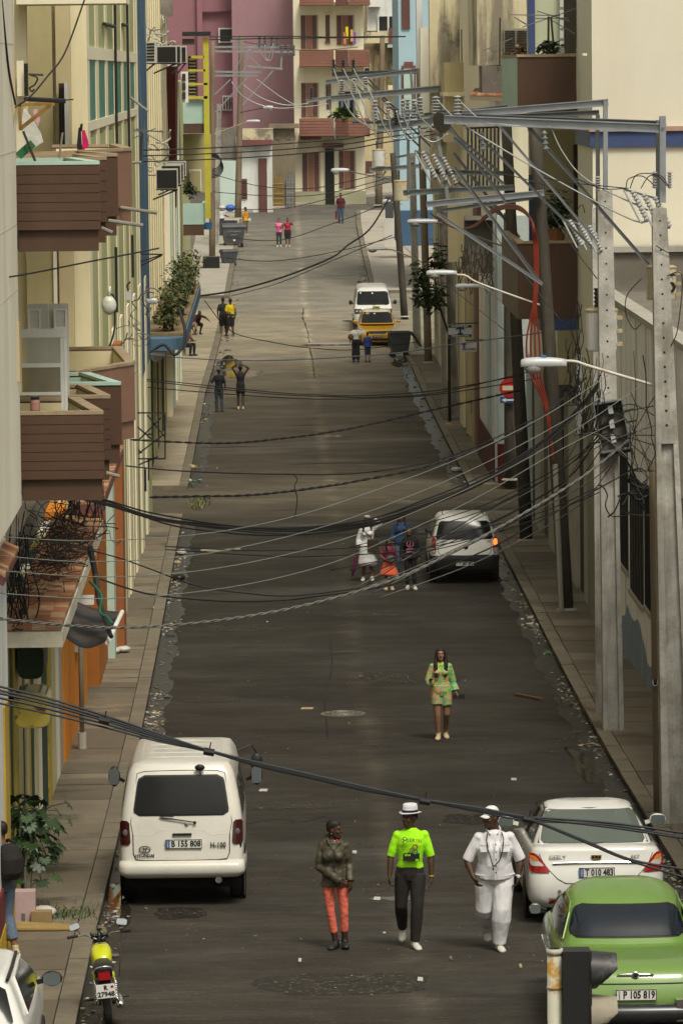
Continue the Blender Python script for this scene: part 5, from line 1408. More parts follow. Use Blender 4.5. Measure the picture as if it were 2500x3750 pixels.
def patch(fn, poly_or_box, nu=10, nv=8, r=0.0, th=.012):
 """thin panel following a surface: fn(a, z); box (a0, a1, z0, z1) or (a0b, a1b, z0, a0t, a1t, z1), corners rounded by r"""
 if len(poly_or_box) == 4: a0, a1, z0, z1 = poly_or_box; q = (a0, a1, z0, a0, a1, z1)
 else: q = poly_or_box
 a0b, a1b, z0, a0t, a1t, z1 = q
 mb = MB(); vs = []
 for j in range(nv+1):
  t = j/nv; z = z0+(z1-z0)*t; l, h = a0b+(a0t-a0b)*t, a1b+(a1t-a1b)*t
  if r > 0:
   d = min(z-z0, z1-z)
   if d < r:
    ins = r - math.sqrt(max(0, r*r-(r-d)**2)); l += ins; h -= ins
  vs.append([(l+(h-l)*i/nu, z) for i in range(nu+1)])
 pts = [fn(a, z) for row in vs for a, z in row]
 mb.add(pts, [(j*(nu+1)+i, j*(nu+1)+i+1,(j+1)*(nu+1)+i+1,(j+1)*(nu+1)+i) for j in range(nv) for i in range(nu)])
 return mb
def wheel(root, x, y, r, w_, hub):
 o = MB().lathe((x, y, r),[(r*.55,-w_/2),(r*.9,-w_/2),(r, -w_*.3),(r, w_*.3),(r*.9, w_/2),(r*.55, w_/2)],22, 'x').build('wheel', tyre_m, root, smooth=False, local=True)
 sg = 1 if x > 0 else -1
 MB().lathe((x+sg*(w_/2-.03), y, r),[(r*.1,0),(r*.56,-.01),(r*.62,.025),(r*.55,.034),(r*.2,.02),(r*.05,.02)],18, 'x').build('rim', hub, o, local=True)
 return o
tyre_m = mat('tyre', (.018,.017,.016),.8,.2,6)
vdark = mat('vehicle_black_trim', (.014,.014,.014),.5,.15,5)
vglass = mat('vehicle_glass', (.010,.011,.012),.12,.1,1, spec=.28)
vglass_g = mat('vehicle_glass_greenish', (.10,.125,.105),.08,.1,1, spec=.8)
chrome = mat('chrome', (.75,.75,.75),.12,.05,5, metal=1.0)
lred = mat('lamp_red', (.30,.008,.008),.15,.15,5, spec=.6)
lred_d = mat('lamp_dark_red', (.045,.006,.006),.15,.15,5, spec=.6)
lclear = mat('lamp_clear', (.5,.48,.46),.12,.15,8, spec=.7)
lamber = mat('lamp_amber', (.6,.22,.03),.15,.15,5, spec=.6)
hubm = mat('wheel_rim_silver', (.45,.46,.47),.3,.1,5, metal=.6)
plate_w = mat('plate_white', (.66,.66,.63),.45,.06,5)
plate_b = mat('plate_blue', (.03,.09,.33),.45,.06,5)
ink = mat('plate_ink', (.012,.012,.014),.6)
under = mat('vehicle_underside', (.008,.008,.008),.95)
mirg = mat('mirror_glass', (.11,.13,.135),.08,.05,3, spec=.8)
def plate(root, x, y, z, txt, w_=.50, h=.115, blue=True, dark_=False, tilt=0.0, flip=False, small=None):
 """licence plate facing -y (or +y when flip)"""
 k = MB().box(-w_/2, w_/2,-.006,.006,-h/2, h/2)
 me = k.mesh('licence_plate'); M_ = Matrix.Translation((x, y, z)) @ Matrix.Rotation(math.pi if flip else 0,4, 'Z') @ Matrix.Rotation(tilt, 4, 'X')
 me.transform(M_)
 p = link('licence_plate', me, ink if dark_ else plate_w, root, True)
 def sub(mb, name, m):
  me2 = mb.mesh(name); me2.transform(M_); return link(name, me2, m, p, True)
 b = .008
 f = MB(); f.box(-w_/2, w_/2,-.009,-.0065, h/2-b, h/2).box(-w_/2, w_/2,-.009,-.0065,-h/2,-h/2+b).box(-w_/2,-w_/2+b, -.009,-.0065,-h/2+b, h/2-b).box(w_/2-b, w_/2,-.009,-.0065,-h/2+b, h/2-b)
 sub(f, 'plate_rim', ink if not dark_ else chrome)
 x0 = -w_/2+.012
 if blue: sub(MB().box(x0, x0+.05,-.0085,-.0065,-h/2+.01, h/2-.01), 'country_band', plate_b)
 for i, ch in enumerate('CUBA'):
  me2 = text_mesh(ch, h*.2, depth=.001, bold=.0008); me2.transform(M_ @ Matrix.Translation((x0+.025,-.0095, h*.28-i*h*.19)) @ Matrix.Rotation(math.pi/2,4, 'X')); link('country_letter', me2, plate_w if blue else ink, p, True)
 me2 = text_mesh(txt, h*.92, depth=.0012, bold=.0035, xs=.86);
 xs_ = [v.co.x for v in me2.vertices]; wd = max(xs_)-min(xs_); av = w_-.10
 me2.transform(Matrix.Diagonal((av/wd, 1,1,1)))
 me2.transform(M_ @ Matrix.Translation((.032,-.009,-.0)) @ Matrix.Rotation(math.pi/2,4, 'X')); link('plate_number', me2, plate_w if dark_ else ink, p, True)
 return p
def mirror(root, x, y, z, w_, h, m, glass=True, sg=1, stalk=.1):
 o = MB().ell((x, y, z), w_/2,.05, h/2,14,8).build('mirror', m, root, smooth=True, local=True)
 if glass:
  rg = []
  for k in range(16):
   a = 2*math.pi*k/16; c, s_ = math.cos(a), math.sin(a)
   rg.append((x+w_*.42*math.copysign(abs(c)**.5, c), y-.052, z+h*.40*math.copysign(abs(s_)**.5, s_)))
  MB().add(rg, [tuple(range(16))]).build('mirror_glass', mirg, o, local=True)
 MB().bar((x-sg*w_*.3, y+.01, z-h*.1),(x-sg*(w_*.5+stalk), y+.03, z-h*.25),.05,.05).build('mirror_arm', m, o, local=True)
 return o
def car_root(name, label, cat_, p, rz=0.0, tilt=True):
 o = thing(name, label, cat_, p, rz, 'vehicles on the street')
 sl = math.atan2(G(p[1]+3)-G(p[1]),3)
 o.rotation_euler = (sl if abs(rz) < 1 else -sl, 0, rz)
 return o
def local_thing(o):
 ORG[o.name] = Vector((0,0,0)); return o
wv = mat('van_white_paint', (.63,.615,.56),.32,.06,1.2, coat=.4, stain=((.38,.34,.26),.35,1.6,.3), obj=True)
def near_van():
 g = gnd(680,3262); cx = at(672,3000, g.y).x
 v = local_thing(car_root('parked_van', 'dirty white van parked at the left kerb, seen from behind with its tailgate shut', 'van', (cx, g.y-1.65, G(g.y-1.65)))); v.scale = (.975,.975,.965)
 s = Shell([(.42,.78,.06,4.7,0,0),(.55,.85,.0,4.8,0,0),(.8,.865,.02,4.8,0,0),(1.05,.86,.05,4.75,0,0),(1.3,.835,.10,4.6,0,0),(1.6,.785,.20,4.3,0,0),(1.8,.745,.275,4.0,0,0),(1.9,.70,.33,3.85,0,0),(1.95,.655,.38,3.75,0,0),(1.972,.56,.50,3.6,0,0)],9,96,4)
 s.build('body', wv, v)
 E = lambda x, z: s.end(x, z)
 gl = patch(E, (-.665,.665,1.25,-.585,.585,1.80),16,12,.09).build('rear_window', vdark, v, local=True)
 patch(lambda x, z: s.end(x, z, off=.018),(-.645,.645,1.27,-.565,.565,1.78),16,12,.08).build('pane', vglass, gl, smooth=True, local=True)
 seam = mat('seam_black', (.03,.028,.024),.8)
 ln = MB()
 pts = [s.end(x, z, off=.007) for x, z in [(-.66,1.0),(-.655,.74),(-.62,.66),(-.5,.645),(0,.64),(.5,.645),(.62,.66),(.655,.74),(.66,1.0)]]
 ln.tube(pts, .007,5)
 ln.tube([s.end(x, z, off=.007) for x, z in [(-.66,1.0),(-.69,1.16),(-.60,1.82),(-.5,1.85),(0,1.86),(.5,1.85),(.60,1.82),(.69,1.16),(.66,1.0)]],.004,4)
 ln.build('tailgate_seam', seam, v, local=True)
 ln = MB().tube([s.end(x, z, off=-.002) for x, z in [(-.64,1.0),(-.4,.98),(-.34,1.03),(-.25,1.055),(.25,1.055),(.34,1.03),(.4,.98),(.64,1.0)]],.006,4)
 ln.build('plate_recess_edge', wv, v, local=True)
 bs = Shell([(.40,.80,-.01,2,0,0),(.46,.875,-.075,2,0,0),(.54,.885,-.09,2,0,0),(.60,.88,-.07,2,0,0),(.64,.86,-.02,2,0,0)],9,72,3)
 bs.build('rear_bumper', wv, v, False)
 for sg in (-1,1):
  t = patch(lambda a, z: s.end(a, z, off=.020) if abs(a) < .84 else s.end(math.copysign(.84, a), z, off=.020),((-.855,-.69,.86,-.845,-.71,1.19) if sg < 0 else (.69,.855,.86,.71,.845,1.19)),6,10,.03)
  tl = t.build('tail_light', lred_d, v, smooth=True, local=True)
  c = s.end(sg*.765,1.03, off=.03); MB().ell(c, .035,.012,.045,10,6).build('reversing_lens', mat('lamp_smoked', (.12,.10,.10),.2, spec=.6), tl, local=True)
 pl = s.end(0,.87, off=.020); plate(v, .03, pl.y-.004,.87, 'B 155 808', .50,.125, tilt=0)
 tdk = mat('emblem_dark', (.05,.05,.045),.4)
 p = s.end(-.5,.80, off=.020); em = MB()
 em.tube([Vector((p.x+.075*math.cos(a*math.pi/10), p.y, p.z+.042*math.sin(a*math.pi/10))) for a in range(21)],.007,5)
 em.bar(p+Vector((-.025,0,-.03)), p+Vector((-.012,0,.03)),.01); em.bar(p+Vector((.012,0,-.03)), p+Vector((.028,0,.03)),.01); em.bar(p+Vector((-.02,0,0)), p+Vector((.022,0,.002)),.01)
 em.build('emblem', tdk, v, local=True)
 text('badge', 'HYUNDAI', .058, s.end(-.5,.715, off=.020), tdk, v, bold=.002)
 text('badge', 'H-100', .105, s.end(.50,.845, off=.020), tdk, v, xs=.8, bold=.003)
 lk = s.end(.07,1.12, off=.005); MB().lathe(lk, [(.02,-.01),(.03,0),(.02,.01)],10, 'y').build('lock', chrome, v, local=True)
 MB().bar(s.end(-.12,1.0, off=.02), s.end(.14,1.0, off=.02),.03).build('handle', vdark, v, local=True)
 wp = MB().bar(s.end(-.28,1.235, off=.03), s.end(.18,1.165, off=.035),.014); wp.bar(s.end(-.3,1.25, off=.03), s.end(-.1,1.245, off=.03),.012); wp.ell(s.end(.185,1.16, off=.035),.025,.02,.022,8,5)
 wp.build('wiper', vdark, v, local=True)
 bm = s.end(.26,1.87, off=.06); MB().ell(bm+Vector((.0,-.02,.03)),.07,.035,.045,12,7).build('parking_mirror', vdark, v, smooth=True, local=True)
 MB().bar(bm+Vector((.0,.0,.02)), s.end(.27,1.79, off=.02),.014).build('mirror_arm', vdark, v, local=True)
 for sg in (-1,1):
  mirror(v, sg*1.02,3.6,1.42,.17,.3, vdark, True, sg, .06)
 MB().tube([(.75,3.85,1.75),(.95,3.95,1.82),(1.02,4.0,1.7)],.012,6).build('mirror_arm', vdark, v, local=True)
 MB().ell((1.02,4.0,1.55),.09,.04,.14,12,8).build('mirror', vdark, v, smooth=True, local=True)
 for k in range(5):
  y = .95+k*.55; MB().tube([(x, y, s.R[-1][0]+.006-.022*(abs(x)/.55)**2.5) for x in [-.6+i*.1 for i in range(13)]],.012,5).build('roof_rib', wv, v, local=True)
 for sg in (-1,1):
  for (y0, y1) in ((.55,1.6),(1.75,2.8),(2.95,3.75)):
   patch(lambda a, z: s.side(a, z, sg, .007),(y0, y1,1.2, y0+.05, y1-.05,1.7),8,6,.05).build('side_window', vglass, v, smooth=True, local=True)
  wheel(v, sg*.74,.98,.31,.2, hubm); wheel(v, sg*.74,3.7,.31,.2, hubm)
  MB().lathe((sg*.858,.98,.36),[(.40,0),(.36,.012),(.0,.012)],20, 'x').build('wheel_arch', vdark, v, local=True)
 MB().box(-.7,.7,.25,4.3,.24,.43).build('underbody', under, v, local=True)
 MB().tube([(.5,.5,.37),(.5,-.03,.37)],[.045,.045],12).build('exhaust_pipe', chrome, v, local=True)
 for (x, z, sx, sz) in ((.80,.86,.025,.06),(.86,.56,.04,.05)): MB().ell(s.end(min(x, .84), z, off=.004), sx, .006, sz, 8,5).build('paint_chip', vdark, v, local=True)
near_van()
ws = mat('sedan_white_paint', (.69,.69,.665),.22,.03,1.2, coat=.7, obj=True)
def near_sedan():
 g = gnd(2180,3350); cx = at(2165,3100, g.y).x
 c = local_thing(car_root('parked_sedan', 'clean white saloon parked on the right behind the green car', 'car', (cx, g.y-1.0, G(g.y))))
 s = Shell([(.22,.80,.10,4.55,.04,.0),(.32,.875,.03,4.6,.03,0),(.5,.895,.0,4.63,0,0),(.66,.895,.015,4.6,0,0),(.8,.885,.055,4.5,.0,-.03),(.9,.865,.09,4.42,.02,-.1),(.97,.83,.11,4.3,.03,-.2),(1.0,.78,.15,4.1,.03,-.24)],5.0,96,4)
 s.build('body', ws, c)
 r = Shell([(.96,.80,.50,3.5,.0,0),(1.06,.765,.66,3.3,0,0),(1.2,.69,.93,2.95,0,0),(1.33,.62,1.2,2.6,0,0),(1.40,.575,1.4,2.4,0,0),(1.435,.52,1.55,2.28,0,0),(1.46,.42,1.7,2.15,0,0)],4.6,96,4)
 r.build('cabin', ws, c)
 gl = patch(lambda x, z: r.end(x, z, off=.024),(-.69,.69,1.035,-.575,.575,1.39),16,10,.05).build('rear_window', vglass_g, c, smooth=True, local=True)
 MB().tube([r.end(x, z, off=.013) for x, z in [(-.71,1.03),(0,1.025),(.71,1.03),(.585,1.395),(0,1.40),(-.585,1.395),(-.71,1.03)]],.008,4).build('window_seal', vdark, gl, local=True)
 for sg in (-1,1):
  patch(lambda a, z: r.side(a, z, sg, .012),(1.05,3.1,1.03,1.45,2.6,1.36),16,8,.03).build('side_window', vglass, c, smooth=True, local=True)
  MB().tube([r.side(y, z, sg, .008) for y, z in ((.9,1.0),(1.2,1.25),(1.45,1.385),(1.9,1.41),(2.4,1.40),(2.8,1.3))],.009,5).build('roof_trim', vdark, c, local=True)
  MB().bar(r.side(2.05,1.03, sg, .01), r.side(2.0,1.36, sg, .01),.05).build('door_pillar', vdark, c, local=True)
  def fl(a, z, sg=sg):
   return s.end(a, z, off=.020)
  q = (-.86,-.58,.72,-.87,-.76,.955) if sg < 0 else (.58,.86,.72,.76,.87,.955)
  def pts_(mb, q=q): return mb
  tl = patch(fl, q, 8,8,.025).build('tail_light', lred, c, smooth=True, local=True)
  q2 = (-.84,-.66,.80,-.855,-.78,.90) if sg < 0 else (.66,.84,.80,.78,.855,.90)
  patch(lambda a, z: s.end(a, z, off=.028), q2,5,4,.015).build('clear_lens', lclear, tl, smooth=True, local=True)
  q3 = (-.83,-.73,.87,-.855,-.78,.925) if sg < 0 else (.73,.83,.87,.78,.855,.925)
  patch(lambda a, z: s.end(a, z, off=.034), q3,4,3,.01).build('amber_lens', lamber, tl, smooth=True, local=True)
  q4 = (-.63,-.33,.315,-.60,-.33,.37) if sg < 0 else (.33,.63,.315,.33,.60,.37)
  patch(lambda a, z: s.end(a, z, off=.020), q4,5,3,.012).build('fog_reflector', lred, c, smooth=True, local=True)
  mirror(c, sg*1.02,3.0,1.06,.23,.16, ws, True, sg, .05)
  wheel(c, sg*.79,.98,.31,.2, hubm); wheel(c, sg*.79,3.65,.31,.2, hubm)
  MB().lathe((sg*.885,.98,.33),[(.38,0),(.345,.012),(0,.012)],20, 'x').build('wheel_arch', vdark, c, local=True)
  MB().bar(s.side(1.75,.86, sg, .02), s.side(1.95,.86, sg, .02),.03).build('door_handle', chrome, c, local=True)
 MB().tube([s.end(x, .845-.012*(abs(x)/.6)**2, off=.020) for x in [-.56+i*.08 for i in range(15)]],.013,6).build('chrome_strip', chrome, c, local=True)
 sm = mat('seam_grey', (.14,.135,.12),.8)
 MB().tube([s.end(x, z, off=.007) for x, z in [(-.73,.95),(-.66,.80),(-.50,.64),(-.40,.585),(-.2,.575),(.2,.575),(.40,.585),(.50,.64),(.66,.80),(.73,.95)]],.005,4).build('boot_seam', sm, c, local=True)
 pl = s.end(0,.72, off=.02); plate(c, 0, pl.y, .715, 'T 010 483', .46,.13)
 text('badge', 'GEELY', .075, s.end(-.5,.905, off=.014), hubm, c, xs=1.05, bold=.001)
 text('badge', 'EC7', .06, s.end(.50,.905, off=.014), hubm, c, xs=1.1, bold=.001)
 p = s.end(0,.90, off=.014)
 em = MB(); em.prism([p+Vector((x, 0, z)) for x, z in ((-.07,.035),(-.06,-.012),(0,-.04),(.06,-.012),(.07,.035))],(0,-.01,0)); eo = em.build('emblem', mat('emblem_gold', (.5,.33,.08),.3, metal=.8), c, local=True)
 for x in (-.042,0,.042): MB().prism([p+Vector((x+dx, -.011, dz)) for dx, dz in ((-.016,.028),(-.014,-.005),(.014,-.005),(.016,.028))],(0,-.006,0)).build('emblem_cell', vdark if x else lred_d, eo, local=True)
 for x in (-.4,-.13,.13,.4):
  q = s.end(x*1.2,.48, off=.013); MB().lathe(q, [(.018,-.004),(.022,0),(.018,.004)],10, 'y').build('parking_sensor', sm, c, local=True)
 MB().tube([s.end(x, .385, off=.003) for x in [-.62+.1*i for i in range(13)]],.005,4).build('bumper_crease', sm, c, local=True)
 MB().box(-.72,.72,.2,4.3,.17,.24).build('underbody', under, c, local=True)
 MB().tube([s.end(-.15,1.0, off=-.3)]+[s.end(-.1,.99, off=-.2)],.01,4)
near_sedan()
gp = mat('classic_green_paint', (.145,.255,.055),.32,.06,1.0, coat=.6, obj=True, stain=((.07,.17,.02),.4,1.2,.3))
def classic():
 Y = 53.2; cx = 3.92
 c = local_thing(car_root('classic_car', 'bright green rounded 1950s car in the right foreground, partly out of frame', 'car', (cx, Y, G(Y)))); c.scale = (.965,1,1)
 s = Shell([(.34,.72,.16,4.5,0,0),(.45,.80,.06,4.6,0,0),(.6,.84,.05,4.6,0,0),(.75,.85,.10,4.55,0,0),(.88,.84,.18,4.4,0,0),(.98,.805,.34,4.2,-.02,-.02),(1.04,.74,.68,4.0,-.05,-.05),(1.07,.66,1.05,3.8,-.05,-.06)],3.4,96,4)
 s.build('body', gp, c)
 r = Shell([(.98,.79,1.12,3.6,0,0),(1.1,.77,1.24,3.4,0,0),(1.25,.725,1.38,3.2,0,0),(1.38,.67,1.55,3.0,0,0),(1.48,.61,1.75,2.85,0,0),(1.55,.52,2.0,2.7,0,0),(1.59,.38,2.2,2.6,0,0)],3.4,96,4)
 r.build('cabin', gp, c)
 gl = patch(lambda x, z: r.end(x, z, off=.013),(-.70,.70,1.095,-.60,.60,1.42),20,10,.10).build('rear_window', vdark, c, smooth=True, local=True)
 patch(lambda x, z: r.end(x, z, off=.020),(-.685,.685,1.11,-.585,.585,1.405),20,10,.09).build('pane', mat('vehicle_glass_blue', (.012,.017,.026),.1,.1,1, spec=.5), gl, smooth=True, local=True)
 for sg in (-1,1):
  patch(lambda a, z: r.side(a, z, sg, .012),(1.35,3.1,1.08,1.55,2.85,1.38),14,8,.06).build('side_window', vglass, c, smooth=True, local=True)
  MB().tube([r.side(y, z, sg, .012) for y, z in ((1.15,1.1),(1.35,1.36),(1.7,1.44),(2.4,1.44),(2.9,1.3),(3.2,1.08))],.014,6).build('drip_rail', gp, c, local=True)
  rings = []
  for y, w_, h, z in ((.03,.03,.10,.72),(.06,.06,.17,.74),(.3,.07,.19,.78),(.9,.06,.14,.84),(1.6,.03,.05,.92)):
   rings.append([Vector((sg*.78 + w_*math.cos(a*math.pi/6), y, z + h*math.sin(a*math.pi/6))) for a in range(12)])
  w_ = MB().loft(rings).build('rear_wing', gp, c, smooth=True, local=True)
  MB().ell((sg*.785,.025,.72),.05,.03,.075,12,8).build('tail_light', lred_d, c, smooth=True, local=True)
  MB().ell((sg*.785,.015,.62),.045,.03,.04,12,6).build('indicator', lamber, c, smooth=True, local=True)
  mirror(c, sg*.985,2.9,1.17,.15,.13, chrome, True, sg, .05)
  for y in (1.35,2.15):
   MB().tube([s.side(y, .93, sg, .05), s.side(y+.18,.93, sg, .05)],.016,8).build('door_handle', chrome, c, local=True)
  MB().tube([s.side(.3+i*.3,.70+.02*math.sin(i), sg, .008) for i in range(13)],.014,5).build('chrome_strip', chrome, c, local=True)
  wheel(c, sg*.70,1.0,.33,.19, chrome); wheel(c, sg*.70,3.65,.33,.19, chrome)
  MB().box(sg*.50-.05, sg*.50+.05,-.10,.05,.38,.62).build('overrider', chrome, c, local=True)
 p = s.end(0,.86, off=.02)
 hb = MB(); hb.loft([[Vector((x, p.y-.012*math.cos(a*math.pi/3), p.z + .004 + h*math.sin(a*math.pi/3))) for a in range(6)] for x, h in ((-.21,.003),(-.16,.012),(-.05,.02),(0,.022),(.05,.02),(.16,.012),(.21,.003))])
 ho = hb.build('boot_handle', chrome, c, smooth=True, local=True)
 MB().lathe((p.x, p.y-.006, p.z),[(.042,.0),(.042,-.012),(.03,-.018)],16, 'y').build('boss', chrome, ho, local=True)
 MB().lathe((p.x, p.y-.022, p.z),[(.028,.0),(.026,-.004),(.004,-.006)],14, 'y').build('badge', vdark, ho, local=True)
 MB().tube([s.end(x, .765+.0*x, off=.003) for x in [-.62+.1*i for i in range(13)]],.008,4).build('boot_seam', mat('seam_green', (.012,.03,.006),.8), c, local=True)
 pl = s.end(0,.655, off=.03); plate(c, .0, pl.y, .655, 'P 105 819', .46,.125, blue=False)
 bp = Shell([(.36,.84,-.09,1.6,0,0),(.42,.875,-.13,1.6,0,0),(.5,.875,-.13,1.6,0,0),(.55,.84,-.09,1.6,0,0)],4.5,72,3)
 bp.build('rear_bumper', mat('bumper_dark_chrome', (.05,.052,.055),.25,.2,3, metal=.6), c, False)
 MB().box(-.66,.66,.2,4.2,.2,.36).build('underbody', under, c, local=True)
classic()
wh = mat('hatch_white_paint', (.74,.74,.71),.35,.05,1.2, coat=.6, obj=True)
vplast = mat('bumper_black_plastic', (.007,.007,.007),.7,.12,4)
def hatch():
 g = gnd(1704,2138); cx = at(1700,1960, g.y).x
 c = local_thing(car_root('hatchback', 'small white hatchback with black rear bumper stopped at the right kerb, right brake light lit', 'car', (cx, g.y, G(g.y))))
 s = Shell([(.24,.70,.06,3.5,0,0),(.34,.77,-.01,3.55,0,0),(.5,.795,-.02,3.56,0,0),(.7,.80,.02,3.52,0,-.05),(.85,.79,.05,3.45,0,-.15),(.95,.765,.08,3.3,0,-.2),(1.1,.725,.13,3.0,0,0),(1.25,.68,.19,2.65,0,0),(1.4,.625,.27,2.3,0,0),(1.49,.575,.34,2.1,0,0),(1.53,.52,.42,1.95,0,0),(1.555,.43,.55,1.8,0,0)],5.5,96,4)
 s.build('body', wh, c)
 s2 = Shell([(.22,.71,.05,1.2,0,0),(.32,.785,-.04,1.2,0,0),(.5,.812,-.055,1.2,0,0),(.60,.812,-.045,1.2,0,0),(.655,.795,-.0,1.2,0,0)],5.5,72,3)
 s2.build('rear_bumper', vplast, c, False)
 patch(lambda x, z: s.end(x, z, off=.013),(-.67,.67,1.02,-.565,.565,1.43),16,10,.05).build('rear_window', vglass, c, smooth=True, local=True)
 gm = mat('seam_dark', (.05,.05,.045),.8)
 MB().tube([s.end(x, z, off=.007) for x, z in ((-.62,.98),(-.60,.72),(-.54,.665),(0,.65),(.54,.665),(.60,.72),(.62,.98))],.006,4).build('tailgate_seam', gm, c, local=True)
 for sg in (-1,1):
  q = (-.775,-.66,.70,-.755,-.65,1.06) if sg < 0 else (.66,.775,.70,.65,.755,1.06)
  tl = patch(lambda a, z: s.end(a, z, off=.020), q, 6,8,.02).build('tail_light', lred, c, smooth=True, local=True)
  q = (-.77,-.675,.72,-.77,-.675,.82) if sg < 0 else (.675,.77,.72,.675,.77,.82)
  patch(lambda a, z: s.end(a, z, off=.028), q, 5,4,.01).build('clear_lens', lclear, tl, smooth=True, local=True)
  if sg > 0: patch(lambda a, z: s.end(a, z, off=.034),(.665,.765,.875,.66,.76,1.02),5,4,.02).build('brake_lamp', mat('brake_lamp_lit', (.8,.12,.03),.4,0, emit=((1.0,.16,.03),1.6)), tl, smooth=True, local=True)
  patch(lambda a, z: s.side(a, z, sg, .012),(.6,2.5,1.02,.75,1.95,1.42),14,8,.05).build('side_window', vglass, c, smooth=True, local=True)
  MB().tube([s.end(sg*.46,1.535, off=-.05),(sg*.47,1.0,1.55),(sg*.45,1.8,1.545)],.012,5).build('roof_trim', gm, c, local=True)
  mirror(c, sg*.93,2.35,1.05,.22,.15, vdark, True, sg, .05)
  wheel(c, sg*.71,.55,.27,.18, hubm); wheel(c, sg*.71,2.95,.27,.18, hubm)
 pl = s2.end(0,.46, off=.020); plate(c, .0, pl.y, .47, 'P 087 855', .42,.105, blue=False)
 em = s.end(.03,.86, off=.020); MB().ell(em, .055,.012,.07,14,8).build('emblem', vdark, c, smooth=True, local=True)
 MB().bar(em+Vector((-.03,-.012,0)), em+Vector((.03,-.012,.01)),.02,.012).build('emblem_bar', chrome, c, local=True)
 text('badge', 'i10', .07, s.end(.56,.965, off=.020), gm, c, bold=.002); text('badge', 'HYUNDAI', .04, s.end(-.5,.985, off=.020), gm, c, bold=.001); text('badge', 'ATOTAL', .035, s.end(-.47,.94, off=.020), gm, c, bold=.001)
 MB().tube([s.end(-.45,1.05, off=.020), s.end(-.05,1.07, off=.014)],.009,4).build('wiper', vdark, c, local=True)
 for x in (-.33,.3):                                  # headrests seen through the glass stay dark; number plate lamp strip
  MB().tube([s.end(x-.08,.66, off=.004), s.end(x+.08,.66, off=.004)],.005,4).build('plate_lamp', gm, c, local=True)
 MB().box(-.62,.62,.15,3.2,.17,.26).build('underbody', under, c, local=True)
hatch()
def corner_car():
 Y = 49.3
 c = local_thing(car_root('parked_hatchback', 'white car in the bottom left corner, only its roof and rear window showing', 'car', (-3.36, Y, G(Y)+.13)))
 s = Shell([(.25,.76,.05,3.9,0,0),(.4,.80,-.02,3.95,0,0),(.6,.815,-.02,3.95,0,0),(.8,.815,.03,3.9,0,-.05),(.93,.80,.08,3.8,0,-.1),(1.0,.77,.12,3.3,0,0),(1.15,.71,.22,3.0,0,0),(1.3,.64,.34,2.6,0,0),(1.38,.595,.42,2.4,0,0),(1.42,.55,.5,2.3,0,0),(1.44,.47,.6,2.2,0,0)],6,96,4)
 s.build('body', wh, c)
 gl = patch(lambda x, z: s.end(x, z, off=.013),(-.67,.67,.98,-.56,.56,1.35),16,10,.06).build('rear_window', vglass, c, smooth=True, local=True)
 st_ = MB(); p = s.end(.12,1.25, off=.013)
 st_.add([p + Vector((.05*math.cos(a*math.pi/8)*(1-.12*math.sin(a*math.pi/4)),-.001,.045*math.sin(a*math.pi/8))) for a in range(16)],[tuple(range(16))])
 st_.build('sticker', mat('sticker_grey_green', (.22,.26,.24),.6), gl, local=True)
 for sg in (-1,1):
  patch(lambda a, z: s.side(a, z, sg, .012),(.75,3.0,1.0,.95,2.35,1.33),14,8,.05).build('side_window', vglass, c, smooth=True, local=True)
  MB().tube([s.side(y, z, sg, .012) for y, z in ((.5,1.395),(1.2,1.40),(2.2,1.395))],.02,5).build('roof_trim', vdark, c, local=True)
  MB().tube([s.side(y, z, sg, .014) for y, z in ((.7,1.0),(.95,1.35),(2.3,1.35),(3.0,1.0))],.012,4).build('window_frame', wh, c, local=True)
  mirror(c, sg*.95,2.45,1.06,.22,.17, vdark, True, sg, .05)
  wheel(c, sg*.74,.7,.28,.18, hubm); wheel(c, sg*.74,3.1,.28,.18, hubm)
  q = (-.79,-.62,.66,-.79,-.66,.90) if sg < 0 else (.62,.79,.66,.66,.79,.90)
  patch(lambda a, z: s.end(a, z, off=.020), q, 5,5,.02).build('tail_light', lred_d, c, smooth=True, local=True)
 MB().tube([s.end(x, .915, off=.013) for x in [-.6+.1*i for i in range(13)]],.006,4).build('tailgate_seam', vdark, c, local=True)
 MB().box(-.65,.65,.15,3.6,.15,.27).build('underbody', under, c, local=True)
corner_car()
mv = mat('minivan_white_paint', (.62,.63,.61),.25,.04,1.2, coat=.5, obj=True)
